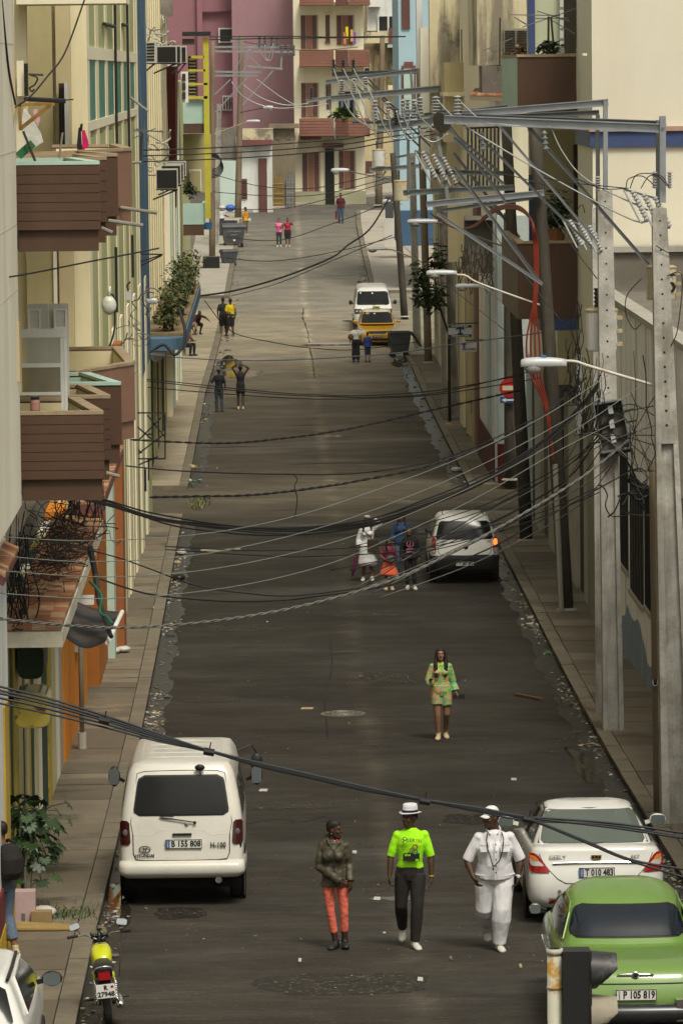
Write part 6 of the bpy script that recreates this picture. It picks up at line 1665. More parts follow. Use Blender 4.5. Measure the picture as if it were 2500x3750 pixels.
def minivan():
 g = gnd(1360,1216); cx = at(1366,1100, g.y).x
 c = local_thing(car_root('minivan', 'white minivan facing us behind the yellow taxi', 'van', (cx, g.y+4.6, G(g.y+4)), math.pi))
 s = Shell([(.3,.80,.05,4.5,0,0),(.42,.86,0,4.62,0,0),(.65,.875,0,4.65,0,0),(.9,.875,0,4.6,0,0),(1.08,.86,.02,4.45,0,-.03),(1.2,.84,.03,4.2,0,0),(1.4,.80,.05,3.95,0,0),(1.62,.75,.08,3.68,0,0),(1.80,.70,.12,3.45,0,0),(1.88,.64,.2,3.3,0,0),(1.92,.55,.3,3.15,0,0)],6,96,4)
 s.build('body', mv, c)
 F = lambda o: (lambda x, z: s.end(x, z, True, o))
 ws_ = patch(F(.013),(-.745,.745,1.22,-.665,.665,1.78),16,10,.05).build('windscreen', vglass, c, smooth=True, local=True)
 for (x, z, w_) in ((.55,1.72,.05),(.02,1.70,.06)): patch(F(.02),(x-w_/2, x+w_/2, z-.03, z+.03),2,2).build('sticker', mat('sticker_pale', (.5,.62,.66),.6), ws_, local=True)
 for x0, x1 in ((-.62,.05),(-.1,.6)): MB().tube([s.end(x0,1.21, True, .02), s.end((x0+x1)/2,1.25, True, .02), s.end(x1,1.265, True, .02)],.012,4).build('wiper', vdark, c, local=True)
 for sg in (-1,1):
  q = (-.84,-.44,.86,-.845,-.52,1.06) if sg < 0 else (.44,.84,.86,.52,.845,1.06)
  hl = patch(F(.02), q, 8,6,.03).build('headlight', vdark, c, smooth=True, local=True)
  for x in (.58,.73): MB().ell(s.end(sg*x, .95, True, .015),.055,.02,.055,10,6).build('headlight_bulb', lclear, hl, local=True)
  mirror(c, sg*1.0,3.7,1.3,.17,.21, vdark, False, sg, .05)
  for (y0, y1) in ((.4,1.6),(1.7,2.8),(2.9,3.7)): patch(lambda a, z: s.side(a, z, sg, .012),(y0, y1,1.22, y0+.03, y1-.1,1.72),8,6,.05).build('side_window', vglass, c, smooth=True, local=True)
  wheel(c, sg*.78,.9,.31,.2, hubm); wheel(c, sg*.78,3.6,.31,.2, hubm)
 MB().tube([s.end(x, 1.075, True, .008) for x in [-.5+.1*i for i in range(11)]],.014,5).build('chrome_strip', chrome, c, local=True)
 patch(F(.008),(-.4,.4,.55,.72),6,4,.03).build('grille', vdark, c, smooth=True, local=True)
 for k in range(6): MB().box(-.52+k*.2,-.50+k*.2,.5,3.1,1.915,1.94).build('roof_rib', mv, c, local=True)
 MB().box(-.7,.7,.2,4.3,.18,.32).build('underbody', under, c, local=True)
minivan()
ty = mat('taxi_yellow_paint', (.62,.34,.012),.28,.05,1.2, coat=.5, obj=True)
def taxi():
 g = gnd(1380,1268); cx = at(1382,1180, g.y).x
 c = local_thing(car_root('taxi', 'yellow taxi with a white roof and roof sign, facing us', 'car', (cx, g.y+4.2, G(g.y+3.5)), math.pi))
 s = Shell([(.2,.72,.05,4.1,0,0),(.3,.80,0,4.2,0,0),(.48,.835,0,4.24,0,-.0),(.62,.84,0,4.2,0,-.02),(.76,.83,.03,4.05,0,-.06),(.86,.81,.06,3.95,0,-.12),(.93,.77,.08,3.75,0,-.17),(.96,.70,.1,3.5,0,-.18)],4.8,96,4)
 s.build('body', ty, c)
 r = Shell([(.92,.78,.15,3.25,0,0),(1.05,.74,.22,2.98,0,0),(1.2,.68,.35,2.65,0,0),(1.33,.63,.5,2.38,0,0),(1.385,.60,.58,2.26,0,0)],5,96,4); r.build('cabin', ty, c)
 r2 = Shell([(1.385,.595,.6,2.25,0,0),(1.41,.56,.66,2.16,0,0),(1.43,.5,.75,2.05,0,0),(1.445,.4,.9,1.9,0,0)],5,72,4); r2.build('roof', mv, c)
 F = lambda o: (lambda x, z: s.end(x, z, True, o)); FR = lambda o: (lambda x, z: r.end(x, z, True, o))
 w_ = patch(FR(.013),(-.70,.70,.965,-.59,.59,1.375),16,10,.04).build('windscreen', vglass, c, smooth=True, local=True)
 patch(FR(.02),(.32,.48,1.30,1.36),4,3,.02).build('sticker', mat('sticker_olive', (.35,.36,.12),.6), w_, local=True)
 patch(FR(.02),(.06,.13,1.30,1.345),2,2).build('sticker', MATS['sticker_pale'], w_, local=True)
 MB().ell((0.0,2.3,1.2),.04,.02,.1,8,6).build('hanging_charm', whitep, c, local=True)
 for sg in (-1,1):
  q = (-.82,-.5,.60,-.80,-.64,.80) if sg < 0 else (.5,.82,.60,.64,.80,.80)
  patch(F(.02), q, 8,6,.05).build('headlight', lclear, c, smooth=True, local=True)
  mirror(c, sg*.95,2.75,1.0,.2,.13, ty, False, sg, .05)
  patch(lambda a, z: r.side(a, z, sg, .012),(.5,2.8,.98,.65,2.3,1.34),10,6,.05).build('side_window', vglass, c, smooth=True, local=True)
  wheel(c, sg*.74,.8,.29,.18, hubm); wheel(c, sg*.74,3.35,.29,.18, hubm)
  MB().box(sg*.58-.03, sg*.58+.03,1.5,1.75,1.39,1.44).build('sign_foot', yel, c, local=True)
 patch(F(.01),(-.36,.36,.575,-.42,.42,.68),8,4,.03).build('grille', vdark, c, smooth=True, local=True)
 patch(F(.01),(-.6,.6,.27,-.52,.52,.37),8,4,.03).build('air_intake', vdark, c, smooth=True, local=True)
 p = F(.02)(0,.47); plate(c, -.0, p.y, .465, 'B 165 374', .44,.11, True, True, flip=True)
 MB().bar((-.55,1.65,1.46),(.55,1.65,1.46),.03).build('roof_bar', yel, c, local=True)
 sg_ = MB().hexa([(-.19,1.57,1.475),(.19,1.57,1.475),(.19,1.73,1.475),(-.19,1.73,1.475),(-.15,1.60,1.58),(.15,1.60,1.58),(.15,1.70,1.58),(-.15,1.70,1.58)]).build('roof_sign', yel, c, local=True)
 me = text_mesh('TAXI', .10, depth=.001, bold=.004, xs=1.1); me.transform(Matrix.Translation((0,1.725,1.53)) @ Matrix.Rotation(math.pi, 4, 'Z') @ Matrix.Rotation(math.radians(75),4, 'X')); link('lettering', me, ink, sg_, True)
 MB().box(-.68,.68,.2,3.9,.14,.23).build('underbody', under, c, local=True)
taxi()
def bike():
 Y = 55.0; cx = at(402,3640, Y).x
 b = local_thing(thing('motorbike', 'yellow motorbike standing at the left kerb, seen from behind', 'motorbike', (cx, Y, G(Y)),.06, 'vehicles on the street')); b.rotation_euler = (0,-.09,.06); b.scale = (.86,.86,.86)
 k = 1.0
 yp = mat('bike_yellow_paint', (.52,.55,.01),.25,.05,2, coat=.6, obj=True); seat = mat('bike_seat_vinyl', (.02,.02,.021),.45,.15,6)
 def wh_(y, n):
  o = MB()
  for i in range(25): pass
  pr = [(.27,-.04),(.295,-.05),(.31,-.035),(.315,0),(.31,.035),(.295,.05),(.27,.04)]
  o = MB().lathe((0, y, .315), pr, 26, 'x', False).build('wheel', tyre_m, b, local=True)
  MB().lathe((0, y, .315),[(.265,-.035),(.272,0),(.265,.035)],24, 'x', False).build('rim', chrome, o, local=True)
  sp = MB()
  for i in range(14):
   a = 2*math.pi*i/14; sp.bar((0, y, .315),(0.02*(-1)**i, y+.265*math.cos(a),.315+.265*math.sin(a)),.006)
  sp.build('spokes', chrome, o, kind='stuff', local=True)
 wh_(.32,0); wh_(1.6,1)
 fr = MB().tube([(0,.35,.33),(0,.7,.42),(0,1.0,.40),(0,1.3,.55),(0,1.42,.85)],.03,8); fr.tube([(-.1,.15,.72),(-.1,.7,.74),(0,1.3,.86)],.018,6); fr.tube([(.1,.15,.72),(.1,.7,.74),(0,1.3,.86)],.018,6); fr.tube([(-.09,.32,.315),(-.08,.8,.42)],.022,6); fr.tube([(.09,.32,.315),(.08,.8,.42)],.022,6)
 fr.build('frame', vdark, b, local=True)
 en = MB().box(-.14,.14,.75,1.15,.28,.55).lathe((0,.98,.5),[(.1,0),(.11,.05),(.09,.1),(.11,.15),(.09,.2)],12); en.build('engine', greyrust, b, local=True)
 tk = []
 for y, w_, h, z in ((.66,.07,.06,.80),(.72,.115,.1,.82),(.85,.14,.13,.84),(1.0,.145,.14,.855),(1.12,.13,.135,.865),(1.2,.08,.09,.86),(1.23,.02,.03,.85)):
  tk.append([Vector((w_*math.copysign(abs(math.cos(a*math.pi/10))**.7, math.cos(a*math.pi/10)), y, z + h*math.copysign(abs(math.sin(a*math.pi/10))**.7, math.sin(a*math.pi/10)))) for a in range(20)])
 MB().loft(tk).build('fuel_tank', yp, b, smooth=True, local=True)
 MB().lathe((0,1.05,.99),[(.035,0),(.035,.015),(.02,.022)],12).build('fuel_cap', chrome, b, local=True)
 st = []
 for y, w_, h, z in ((.02,.06,.03,.83),(.06,.125,.055,.83),(.2,.14,.06,.83),(.45,.13,.055,.815),(.65,.10,.05,.82),(.74,.05,.03,.83)):
  st.append([Vector((w_*math.copysign(abs(math.cos(a*math.pi/9))**.6, math.cos(a*math.pi/9)), y, z + h*math.copysign(abs(math.sin(a*math.pi/9))**.8, math.sin(a*math.pi/9)))) for a in range(18)])
 so = MB().loft(st).build('seat', seat, b, smooth=True, local=True)
 MB().tube(crom([(-.12,.25,.79),(-.125,.05,.80),(-.10,-.04,.86),(0,-.07,.885),(.10,-.04,.86),(.125,.05,.80),(.12,.25,.79)],5),.012,7).build('grab_rail', chrome, so, smooth=True, local=True)
 for sg in (-1,1): MB().ell((sg*.12,.5,.66),.03,.17,.10,12,8).build('side_panel', yp, b, smooth=True, local=True)
 mg = []
 for i in range(9):
  a = math.radians(35 + i*17); mg.append([Vector((x, .32+.345*math.cos(math.pi-a),.315+.345*math.sin(a) - (x/.09)**2*.01)) for x in (-.085,-.04,0,.04,.085)])
 m_ = MB(); m_.add([p for g in mg for p in g],[(i*5+j, i*5+j+1,(i+1)*5+j+1,(i+1)*5+j) for i in range(8) for j in range(4)]); m_.build('mudguard', vdark, b, smooth=True, local=True)
 tl = MB().box(-.085,.085,-.085,-.01,.70,.82).build('tail_light', lred_d, b, local=True)
 MB().box(-.075,.075,-.092,-.086,.71,.81).build('tail_lens', lred, tl, local=True)
 pl = MB().box(-.125,.125,-.10,-.09,.47,.655).build('licence_plate', plate_w, b, local=True)
 text('plate_letter', 'R', .085,(.0,-.103,.605), ink, pl, bold=.003); text('plate_number', '27948', .09,(0,-.103,.52), ink, pl, bold=.003)
 MB().box(.07,.105,-.104,-.101,.60,.63).build('flag_mark', lred, pl, local=True)
 for sg in (-1,1):
  sp = MB(); pts = []
  for i in range(70):
   t = i/69; a = t*2*math.pi*11; pts.append(Vector((sg*.135 + .028*math.cos(a),.30-.12*t + .028*math.sin(a),.34+.30*t)))
  sp.tube(pts, .007,5); sp.tube([(sg*.135,.31,.32),(sg*.135,.17,.68)],.012,6); sp.build('shock_absorber', chrome, b, smooth=True, local=True)
  MB().tube([(sg*.08,1.6,.315),(sg*.085,1.38,.95)],.02,8).build('fork', chrome, b, local=True)
  MB().tube([(sg*.14,.62,.33),(sg*.30,.62,.34)],.018,6).build('footrest', vdark, b, local=True)
  MB().tube(crom([(sg*.03,1.36,1.0),(sg*.14,1.36,1.06),(sg*.24,1.28,1.09),(sg*.40,1.18,1.10)],5),.012,7).build('handlebar', chrome, b, smooth=True, local=True)
  MB().tube([(sg*.29,1.25,1.095),(sg*.42,1.165,1.10)],.02,8).build('grip', vdark, b, local=True)
  MB().tube([(sg*.25,1.30,1.1),(sg*.27,1.33,1.14),(sg*.30,1.33,1.17)],.008,6).build('mirror_stalk', vdark, b, local=True)
  mc = Vector((sg*.32,1.32,1.21)); R3 = Matrix.Rotation(-.5,3, 'X') @ Matrix.Rotation(.25*sg, 3, 'Y')
  rg = [mc + R3 @ Vector((.075*math.copysign(abs(math.cos(a*math.pi/8))**.45, math.cos(a*math.pi/8)),0,.045*math.copysign(abs(math.sin(a*math.pi/8))**.45, math.sin(a*math.pi/8)))) for a in range(16)]
  mo = MB().prism(rg, R3 @ Vector((0,.02,0))).build('mirror', vdark, b, local=True)
  MB().add([mc + (p-mc)*.93 + R3 @ Vector((0,-.003,0)) for p in rg],[tuple(range(16))]).build('mirror_glass', mat('mirror_sky', (.26,.30,.33),.15,0, spec=.5), mo, local=True)
 for x in (-.06,.07):
  d_ = MB().lathe((x, 1.38,1.06),[(.055,-.04),(.058,.03),(.05,.034)],14, 'y'); me = d_.mesh('gauge'); me.transform(Matrix.Translation((x, 1.38,1.06)) @ Matrix.Rotation(.9,4, 'X') @ Matrix.Translation((-x, -1.38,-1.06)) ); gg = link('gauge', me, vdark, b, True)
  q = Vector((x, 1.345,1.105)); MB().add([q + Vector((.045*math.cos(a*math.pi/6),-.02*math.sin(a*math.pi/6)*.2-.012,.035*math.sin(a*math.pi/6))) for a in range(12)],[tuple(range(12))]).build('gauge_face', mat('gauge_face', (.22,.2,.14),.2), gg, local=True)
 MB().ell((0,1.52,.92),.1,.09,.1,14,9).build('headlight', vdark, b, smooth=True, local=True)
 MB().tube(crom([(.36,1.22,1.1),(.28,1.1,.95),(.24,.95,.75),(.2,.9,.55)],6),.008,5).build('brake_cable', vdark, b, smooth=True, local=True)
 ex = MB().lathe((.17,.05,.33),[(.022,-.02),(.05,-.01),(.06,.15),(.06,.5),(.03,.62)],16, 'y'); ex.build('silencer', chrome, b, smooth=True, local=True)
 MB().tube([(.17,.045,.33),(.17,.025,.33)],.022,10).build('exhaust_mouth', under, b, local=True)
bike()
# ================================================================ people
SK = {'dark': mat('skin_dark', (.062,.031,.019),.55,.12,6, spec=.35), 'brown': mat('skin_brown', (.17,.085,.05),.55,.12,6, spec=.35),
 'tan': mat('skin_tan', (.26,.135,.082),.55,.1,6, spec=.35)}
HAIR = mat('hair_black', (.012,.010,.009),.5,.3,14,.5,60, stretch=(4,4,.5)); HAIRB = mat('hair_dark_brown', (.035,.017,.010),.5,.3,14,.5,60, stretch=(4,4,.5))
EYE = mat('eye_dark', (.01,.008,.007),.2,0, spec=.6); EYEW = mat('eye_white', (.45,.42,.38),.3,0); LIP = mat('lips', (.12,.035,.03),.45,.1,8)
def cloth(name, c, **k):
 k.setdefault('rough', .85); k.setdefault('var', .1); k.setdefault('vs', 5); k.setdefault('bump', .55); k.setdefault('bs', 7); k.setdefault('bd', .03); k.setdefault('bdet', 1.5)
 return mat('cloth_' + name, c, **k)
DEF = dict(pelvis=(0,0,.93), waist=(0,.0,1.09), chest=(0,0,1.29), neck=(0,.015,1.475), head=(0,-.01,1.625),
  shL=(-.185,0,1.42), shR=(.185,0,1.42), elL=(-.235,.02,1.14), elR=(.235,.02,1.14), wrL=(-.25,-.06,.90), wrR=(.25,-.06,.90),
  hipL=(-.088,0,.92), hipR=(.088,0,.92), knL=(-.095,-.02,.50), knR=(.095,-.02,.50), anL=(-.095,.02,.085), anR=(.095,.02,.085))
def V3(p): return Vector(p)
def limb(mb, a, b, c, r, n=12):                           # tapered two-bone limb
 a, b, c = V3(a), V3(b), V3(c)
 pts = [a, a.lerp(b, .3), a.lerp(b, .7), b, b.lerp(c, .3), b.lerp(c, .7), c]
 mb.tube(pts, r, n)
def hand(mb, w_, el, sc_, side, curl=.5, fwd=(0,-1,0), point=None):
 w_, el = V3(w_), V3(el); d = (V3(point) if point else (w_-el)).normalized()
 f = V3(fwd); f = (f - d*f.dot(d)).normalized()         # towards thumb
 nrm = d.cross(f).normalized()                           # across the palm thickness
 if nrm.x*side > 0: nrm = -nrm                           # palm faces the thigh
 L_ = .085*sc_
 mb.tube([w_ - d*.02*sc_, w_ + d*.03*sc_, w_ + d*L_],[(.026*sc_, .018*sc_),(.036*sc_, .016*sc_),(.038*sc_, .013*sc_)],10, up=f)
 for i, (o, ln) in enumerate(((.030,.070),(.010,.080),(-.011,.074),(-.030,.058))):
  b = w_ + d*(L_-.012*sc_) + f*o*sc_
  k1 = (d*math.cos(curl*.7) + nrm*math.sin(curl*.7)); k2 = (d*math.cos(curl*1.7) + nrm*math.sin(curl*1.7))
  m_ = b + k1*ln*.55*sc_; e = m_ + k2*ln*.5*sc_
  mb.tube([b, m_, e],[.0098*sc_, .0092*sc_, .0075*sc_],7)
 b = w_ + d*.03*sc_ + f*.026*sc_
 m_ = b + (d*.6 + f*.75 + nrm*.25).normalized()*.038*sc_; e = m_ + (d*.95 + f*.1 + nrm*.35).normalized()*.030*sc_
 mb.tube([b, m_, e],[.013*sc_, .0115*sc_, .009*sc_],7)
def foot(mb, an, yaw, sc_, infl=0.0, pitch=0.0):
 an = V3(an); f = V3((math.sin(yaw),-math.cos(yaw),0))
 f = (f*math.cos(pitch) + V3((0,0,-1))*math.sin(pitch)).normalized()
 up = V3((0,0,1)); up = (up - f*up.dot(f)).normalized(); s_ = f.cross(up)
 b = an - up*.045*sc_
 mb.tube([b - f*.075*sc_, b - f*.055*sc_, b + f*.03*sc_ , b + f*.11*sc_ - up*.010*sc_, b + f*.165*sc_ - up*.018*sc_, b + f*.185*sc_ - up*.02*sc_],
   [(.02,.02),(.036+infl, .038+infl),(.038+infl, .042+infl),(.046+infl, .030+infl),(.036+infl, .022+infl),(.012,.010)],12, up=s_)
 mb.tube([an + up*.05*sc_, b + f*.0],[.036*sc_+infl, .04*sc_+infl],10)
def person(label, pos, H, pose=None, yaw=0.0, skin='dark', parts=(), headyaw=0.0, vox=.011, fat=1.0, hair='short', hairmat=None, feet=(.15,.15), fem=False, curl=(.5,.5), handdir=(None, None), fpitch=(0,0), headtilt=0.0, shoes=None, extra=None, thumb=((0,-1,0),(0,-1,0)), rootz=0.0):
 k = H/1.75
 J = {n: V3(p)*k for n, p in DEF.items()}
 for n, p in (pose or {}).items(): J[n] = V3(p)
 R = thing('person', label, 'person', pos, yaw); ORG[R.name] = Vector((0,0,0))
 hip = fat*k
 up_ = (J['neck']-J['pelvis'])
 tor = lambda f: None
 def torso(mb, infl, zlo=None, top=True, belly=0.0):
  P = J['pelvis']; Wst, Ch, Nk = J['waist'], J['chest'], J['neck']
  sh = (J['shL']+J['shR'])/2; sw = (J['shR']-J['shL']).length/2
  ax = (J['shR']-J['shL']).normalized()
  f1, f2 = (1.0,.92) if not fem else (1.02,.86)
  pts = [P - V3((0,0,.085*k)), P, P.lerp(Wst, .55), Wst, Wst.lerp(Ch, .5), Ch, Ch.lerp(sh, .6), sh + V3((0,0,.025*k)), sh + V3((0,.01*k, .055*k))]
  rr = [(.10*hip+infl, .085*hip+infl),(.162*hip*f1+infl, .112*hip+infl),(.152*hip+infl, .105*hip+infl+belly*.8),(.132*hip*f2/.92+infl, .098*hip+infl+belly),(.142*hip+infl, .104*hip+infl+belly*.6),(.158*hip+infl, .118*hip+infl+belly*.2),(sw*.90+infl, .098*k+infl),(sw*.62+infl, .075*k+infl),(sw*.34+infl*.7,.055*k+infl*.6)]
  if zlo is not None: pts = pts[zlo:]; rr = rr[zlo:]
  mb.tube(pts, rr, 18, up=ax)
  if fem and infl < .03:
   for sg in (-1,1): mb.ell(Ch + ax*.07*k*sg + V3((0,-.085*k-infl, .0)),.062*k+infl*.5,.055*k+infl*.5,.06*k+infl*.5,10,7)
  for s_ in ('L', 'R'): mb.ell(J['sh'+s_] - V3((J['sh'+s_].x*.12,0,.022*k)),.047*k*(.6+.4*fat)+infl*.7,.050*k*(.6+.4*fat)+infl*.7,.047*k*(.6+.4*fat)+infl*.6,10,7)
 def leg(mb, s_, infl, f=1.0, flare=0.0, top=True):
  h, kn, an = J['hip'+s_], J['kn'+s_], J['an'+s_]
  r0 = [.086*hip+infl, .084*hip+infl, .070*hip+infl, .058*hip+infl+flare*.5,.056*hip+infl+flare, .046*k+infl+flare, .036*k+infl+flare]
  pts = [h, h.lerp(kn, .3), h.lerp(kn, .7), kn, kn.lerp(an, .3), kn.lerp(an, .7), an]
  if f < 1:
   L1, L2 = (kn-h).length, (an-kn).length; tot = (L1+L2)*f; np_, nr = [],[]
   d = 0
   for i in range(7):
    if i: d += (pts[i]-pts[i-1]).length
    if d <= tot: np_.append(pts[i]); nr.append(r0[i])
    else:
     seg = (pts[i]-pts[i-1]).length; t = 1-(d-tot)/seg
     np_.append(pts[i-1].lerp(pts[i], t)); nr.append(r0[i-1]+(r0[i]-r0[i-1])*t); break
   pts, r0 = np_, nr
  mb.tube(pts, r0,14)
 def arm(mb, s_, infl, f=1.0, flare=0.0):
  a, b, c = J['sh'+s_] - V3((J['sh'+s_].x*.1,0,.025*k)), J['el'+s_], J['wr'+s_]
  ft = .5 + .5*fat
  rr = [.040*k*ft+infl, .045*k*ft+infl, .044*k*ft+infl+flare*.4,.041*k*ft+infl+flare*.6,.042*k*ft+infl+flare*.8,.033*k+infl+flare, .026*k+infl+flare]
  pts = [a, a.lerp(b, .3), a.lerp(b, .7), b, b.lerp(c, .3), b.lerp(c, .7), c]
  if f < 1:
   n = max(2, int(round(f*6))+1); pts, rr = pts[:n], rr[:n]
  mb.tube(pts, rr, 12)
 mb = MB(); torso(mb, 0)
 for i, s_ in enumerate('LR'):
  arm(mb, s_, 0); leg(mb, s_, 0)
  hand(mb, J['wr'+s_], J['el'+s_], k, -1 if s_ == 'L' else 1, curl[i], thumb[i], handdir[i])
  foot(mb, J['an'+s_], feet[i]*(-1 if s_ == 'L' else 1), k, 0, fpitch[i])
 hc = J['head']; hd = k
 mb.tube([J['neck']-V3((0,0,.05*k)), J['neck'].lerp(hc, .35), hc + V3((0,.02*k, -.05*k))],[(.07*k, .06*k),(.052*k*(.6+.4*fat),.054*k*(.6+.4*fat)),(.055*k, .06*k)],12)
 Rh = Matrix.Rotation(headyaw, 3, 'Z') @ Matrix.Rotation(headtilt, 3, 'X')
 hp = lambda x, y, z: hc + Rh @ V3((x*hd, y*hd, z*hd))
 fr = .85 + .15*fat
 rings = []
 for z, rx, ry, cy in ((-.118,.026,.030,-.062),(-.108,.040,.050,-.045),(-.085,.052*fr, .070,-.026),(-.055,.060*fr, .084,-.012),(-.02,.068*fr, .092,-.002),(.02,.0715*fr, .096,.004),(.055,.0725,.098,.008),(.085,.068,.09,.010),(.108,.054,.070,.012),(.122,.032,.042,.014),(.127,.008,.01,.014)):
  g = []
  for j in range(18):
   a = 2*math.pi*j/18; g.append(hp(rx*math.cos(a), cy + ry*math.sin(a), z))
  rings.append(g)
 mb.loft(rings)
 mb.tube([hp(0,-.088,.022), hp(0,-.104,-.012), hp(0,-.112,-.026), hp(0,-.095,-.034)],[(.009*hd, .009*hd),(.013*hd, .012*hd),(.018*hd, .012*hd),(.010*hd, .008*hd)],8)
 for sg in (-1,1):
  mb.ell(hp(.073*sg*fr, .012,-.008),.012*hd, .02*hd, .032*hd, 8,6, Rh)
  mb.ell(hp(.03*sg, -.088,.030),.026*hd, .012*hd, .009*hd, 8,5, Rh)
  mb.ell(hp(.04*sg, -.074,-.03),.022*hd, .016*hd, .02*hd, 8,5, Rh)
 mb.ell(hp(0,-.093,-.063),.025*hd, .011*hd, .014*hd, 8,5, Rh)
 body = fuse(mb, 'body', vox, 2)
 bo = link('body', body, SK[skin] if isinstance(skin, str) else skin, R, True)
 ey = MB()
 for sg in (-1,1): ey.ell(hp(.031*sg, -.0875,.012),.0125*hd, .008*hd, .0055*hd, 8,5, Rh)
 ey.build('eyes', EYE, bo, smooth=True, local=True)
 lp = MB(); lp.ell(hp(0,-.099,-.058),.022*hd, .007*hd, .0045*hd, 8,5, Rh); lp.ell(hp(0,-.098,-.066),.019*hd, .008*hd, .005*hd, 8,5, Rh)
 lp.build('lips', LIP, bo, smooth=True, local=True)
 hm = hairmat or HAIR
 if hair:
  mb = MB(); gr = []
  for z, rx, ry, cy in ((-.03,.060,.05,.052),(.0,.074,.075,.034),(.03,.0785,.090,.026),(.06,.0790,.101,.014),(.09,.0745,.096,.012),(.115,.060,.076,.013),(.131,.038,.048,.014),(.137,.01,.012,.014)):
   gr.append([hp(rx*math.cos(2*math.pi*j/18), cy + ry*math.sin(2*math.pi*j/18), z) for j in range(18)])
  mb.loft(gr)
  if hair == 'bun': mb.ell(hp(0,.105,.03),.045*hd, .04*hd, .045*hd, 10,7)
  if hair == 'long':
   mb.tube([hp(0,.03,.08), hp(0,.07,-.02), hp(0,.085,-.14), hp(0,.09,-.30), hp(0,.085,-.42)],[(.07*hd, .06*hd),(.085*hd, .06*hd),(.105*hd, .045*hd),(.10*hd, .035*hd),(.05*hd, .02*hd)],14, up=Rh @ V3((1,0,0)))
   for sg in (-1,1): mb.tube([hp(.045*sg, -.03,.10), hp(.080*sg, -.02,.03), hp(.088*sg, -.01,-.08), hp(.10*sg, -.05,-.2), hp(.085*sg, -.085,-.36), hp(.075*sg, -.08,-.44)],[(.03*hd, .03*hd),(.026*hd, .045*hd),(.032*hd, .05*hd),(.042*hd, .04*hd),(.035*hd, .022*hd),(.012*hd, .01*hd)],10, up=Rh @ V3((1,0,0)))
  if hair == 'tail': mb.tube([hp(0,.09,.05), hp(0,.13,-.02), hp(0,.12,-.16), hp(0,.11,-.26)],[.03*hd, .036*hd, .03*hd, .01*hd],10)
  link('hair', fuse(mb, 'hair', max(vox, .011),2), hm, R, True)
 env = dict(R=R, J=J, k=k, hp=hp, Rh=Rh, torso=torso, leg=leg, arm=arm, vox=vox, hip=hip, fat=fat)
 for p in parts: p(env)
 sh_m = shoes
 if sh_m:
  for i, s_ in enumerate('LR'):
   m2 = MB(); foot(m2, J['an'+s_], feet[i]*(-1 if s_ == 'L' else 1), k*1.06,.006*k, fpitch[i])
   link('shoe', fuse(m2, 'shoe', max(.009, vox),1), sh_m, R, True)
 if extra: extra(env)
 return R
def top(name, m, sleeve=.5, infl=.016, lo=1, flare=.006, belly=0.0, hem=0.0):
 def fn(e):
  mb = MB(); e['torso'](mb, infl*e['k'], lo, belly=belly)
  if hem:
   P = e['J']['pelvis']; mb.tube([e['J']['waist'], P + V3((0,0,.02)), P - V3((0,0, hem))],[(.14*e['hip']+infl, .10*e['hip']+infl+belly*.9),(.168*e['hip']+infl, .118*e['hip']+infl+belly*.8),(.175*e['hip']+infl+.01,.125*e['hip']+infl+belly*.6)],18, up=(1,0,0))
  if sleeve:
   for s_ in 'LR': e['arm'](mb, s_, infl*.75*e['k'], sleeve, flare)
  link(name, fuse(mb, name, e['vox'],3), m, e['R'], True)
 return fn
def legs(name, m, f=.97, infl=.012, flare=0.0):
 def fn(e):
  mb = MB(); P = e['J']['pelvis']
  mb.tube([P - V3((0,0,.09*e['k'])), P, P.lerp(e['J']['waist'],.75)],[(.105*e['hip']+infl, .09*e['hip']+infl),(.164*e['hip']+infl, .115*e['hip']+infl),(.140*e['hip']+infl, .105*e['hip']+infl)],18, up=(1,0,0))
  for s_ in 'LR': e['leg'](mb, s_, infl*e['k'], f, flare)
  link(name, fuse(mb, name, e['vox'],3), m, e['R'], True)
 return fn
def skirt(name, m, zt, zb, rt, rb, yt=.12, yb=.16, ripple=.03):
 def fn(e):
  P = e['J']['pelvis']; rings = []; n = 40
  for i in range(7):
   t = i/6; z = zt+(zb-zt)*t; g = []
   for j in range(n):
    a = 2*math.pi*j/n; w_ = 1 + ripple*t*math.sin(a*7+t) + ripple*.5*t*math.sin(a*11)
    g.append(V3((P.x + (rt+(rb-rt)*t)*w_*math.cos(a), P.y + (yt+(yb-yt)*t)*w_*math.sin(a), z)))
   rings.append(g)
  MB().loft(rings).build(name, m, e['R'], smooth=True, local=True)
 return fn
def hatf(m, band):
 def fn(e):
  hp = e['hp']; k = e['k']; Rh = e['Rh']; mb = MB(); rings = []
  for r, z, sy in ((.128,.052,1.12),(.13,.058,1.12),(.09,.066,1.2),(.088,.072,1.2),(.084,.13,1.18),(.078,.165,1.15),(.06,.172,1.2),(.03,.158,1.2),(.004,.155,1.2)):
   rings.append([hp(r*math.cos(a*math.pi/12),.005 + r*sy*math.sin(a*math.pi/12), z + (.012*abs(math.cos(a*math.pi/12)) if r > .1 else 0)) for a in range(24)])
  rings.insert(0,[hp(.08*math.cos(a*math.pi/12),.005+.09*math.sin(a*math.pi/12),.06) for a in range(24)])
  h = MB().loft(rings).build('hat', m, e['R'], smooth=True, local=True)
  bd = [[hp(r*math.cos(a*math.pi/12),.005 + r*1.2*math.sin(a*math.pi/12), z) for a in range(24)] for r, z in ((.0905,.070),(.089,.098))]
  MB().loft(bd, False).build('hat_band', band, h, smooth=True, local=True)
 return fn
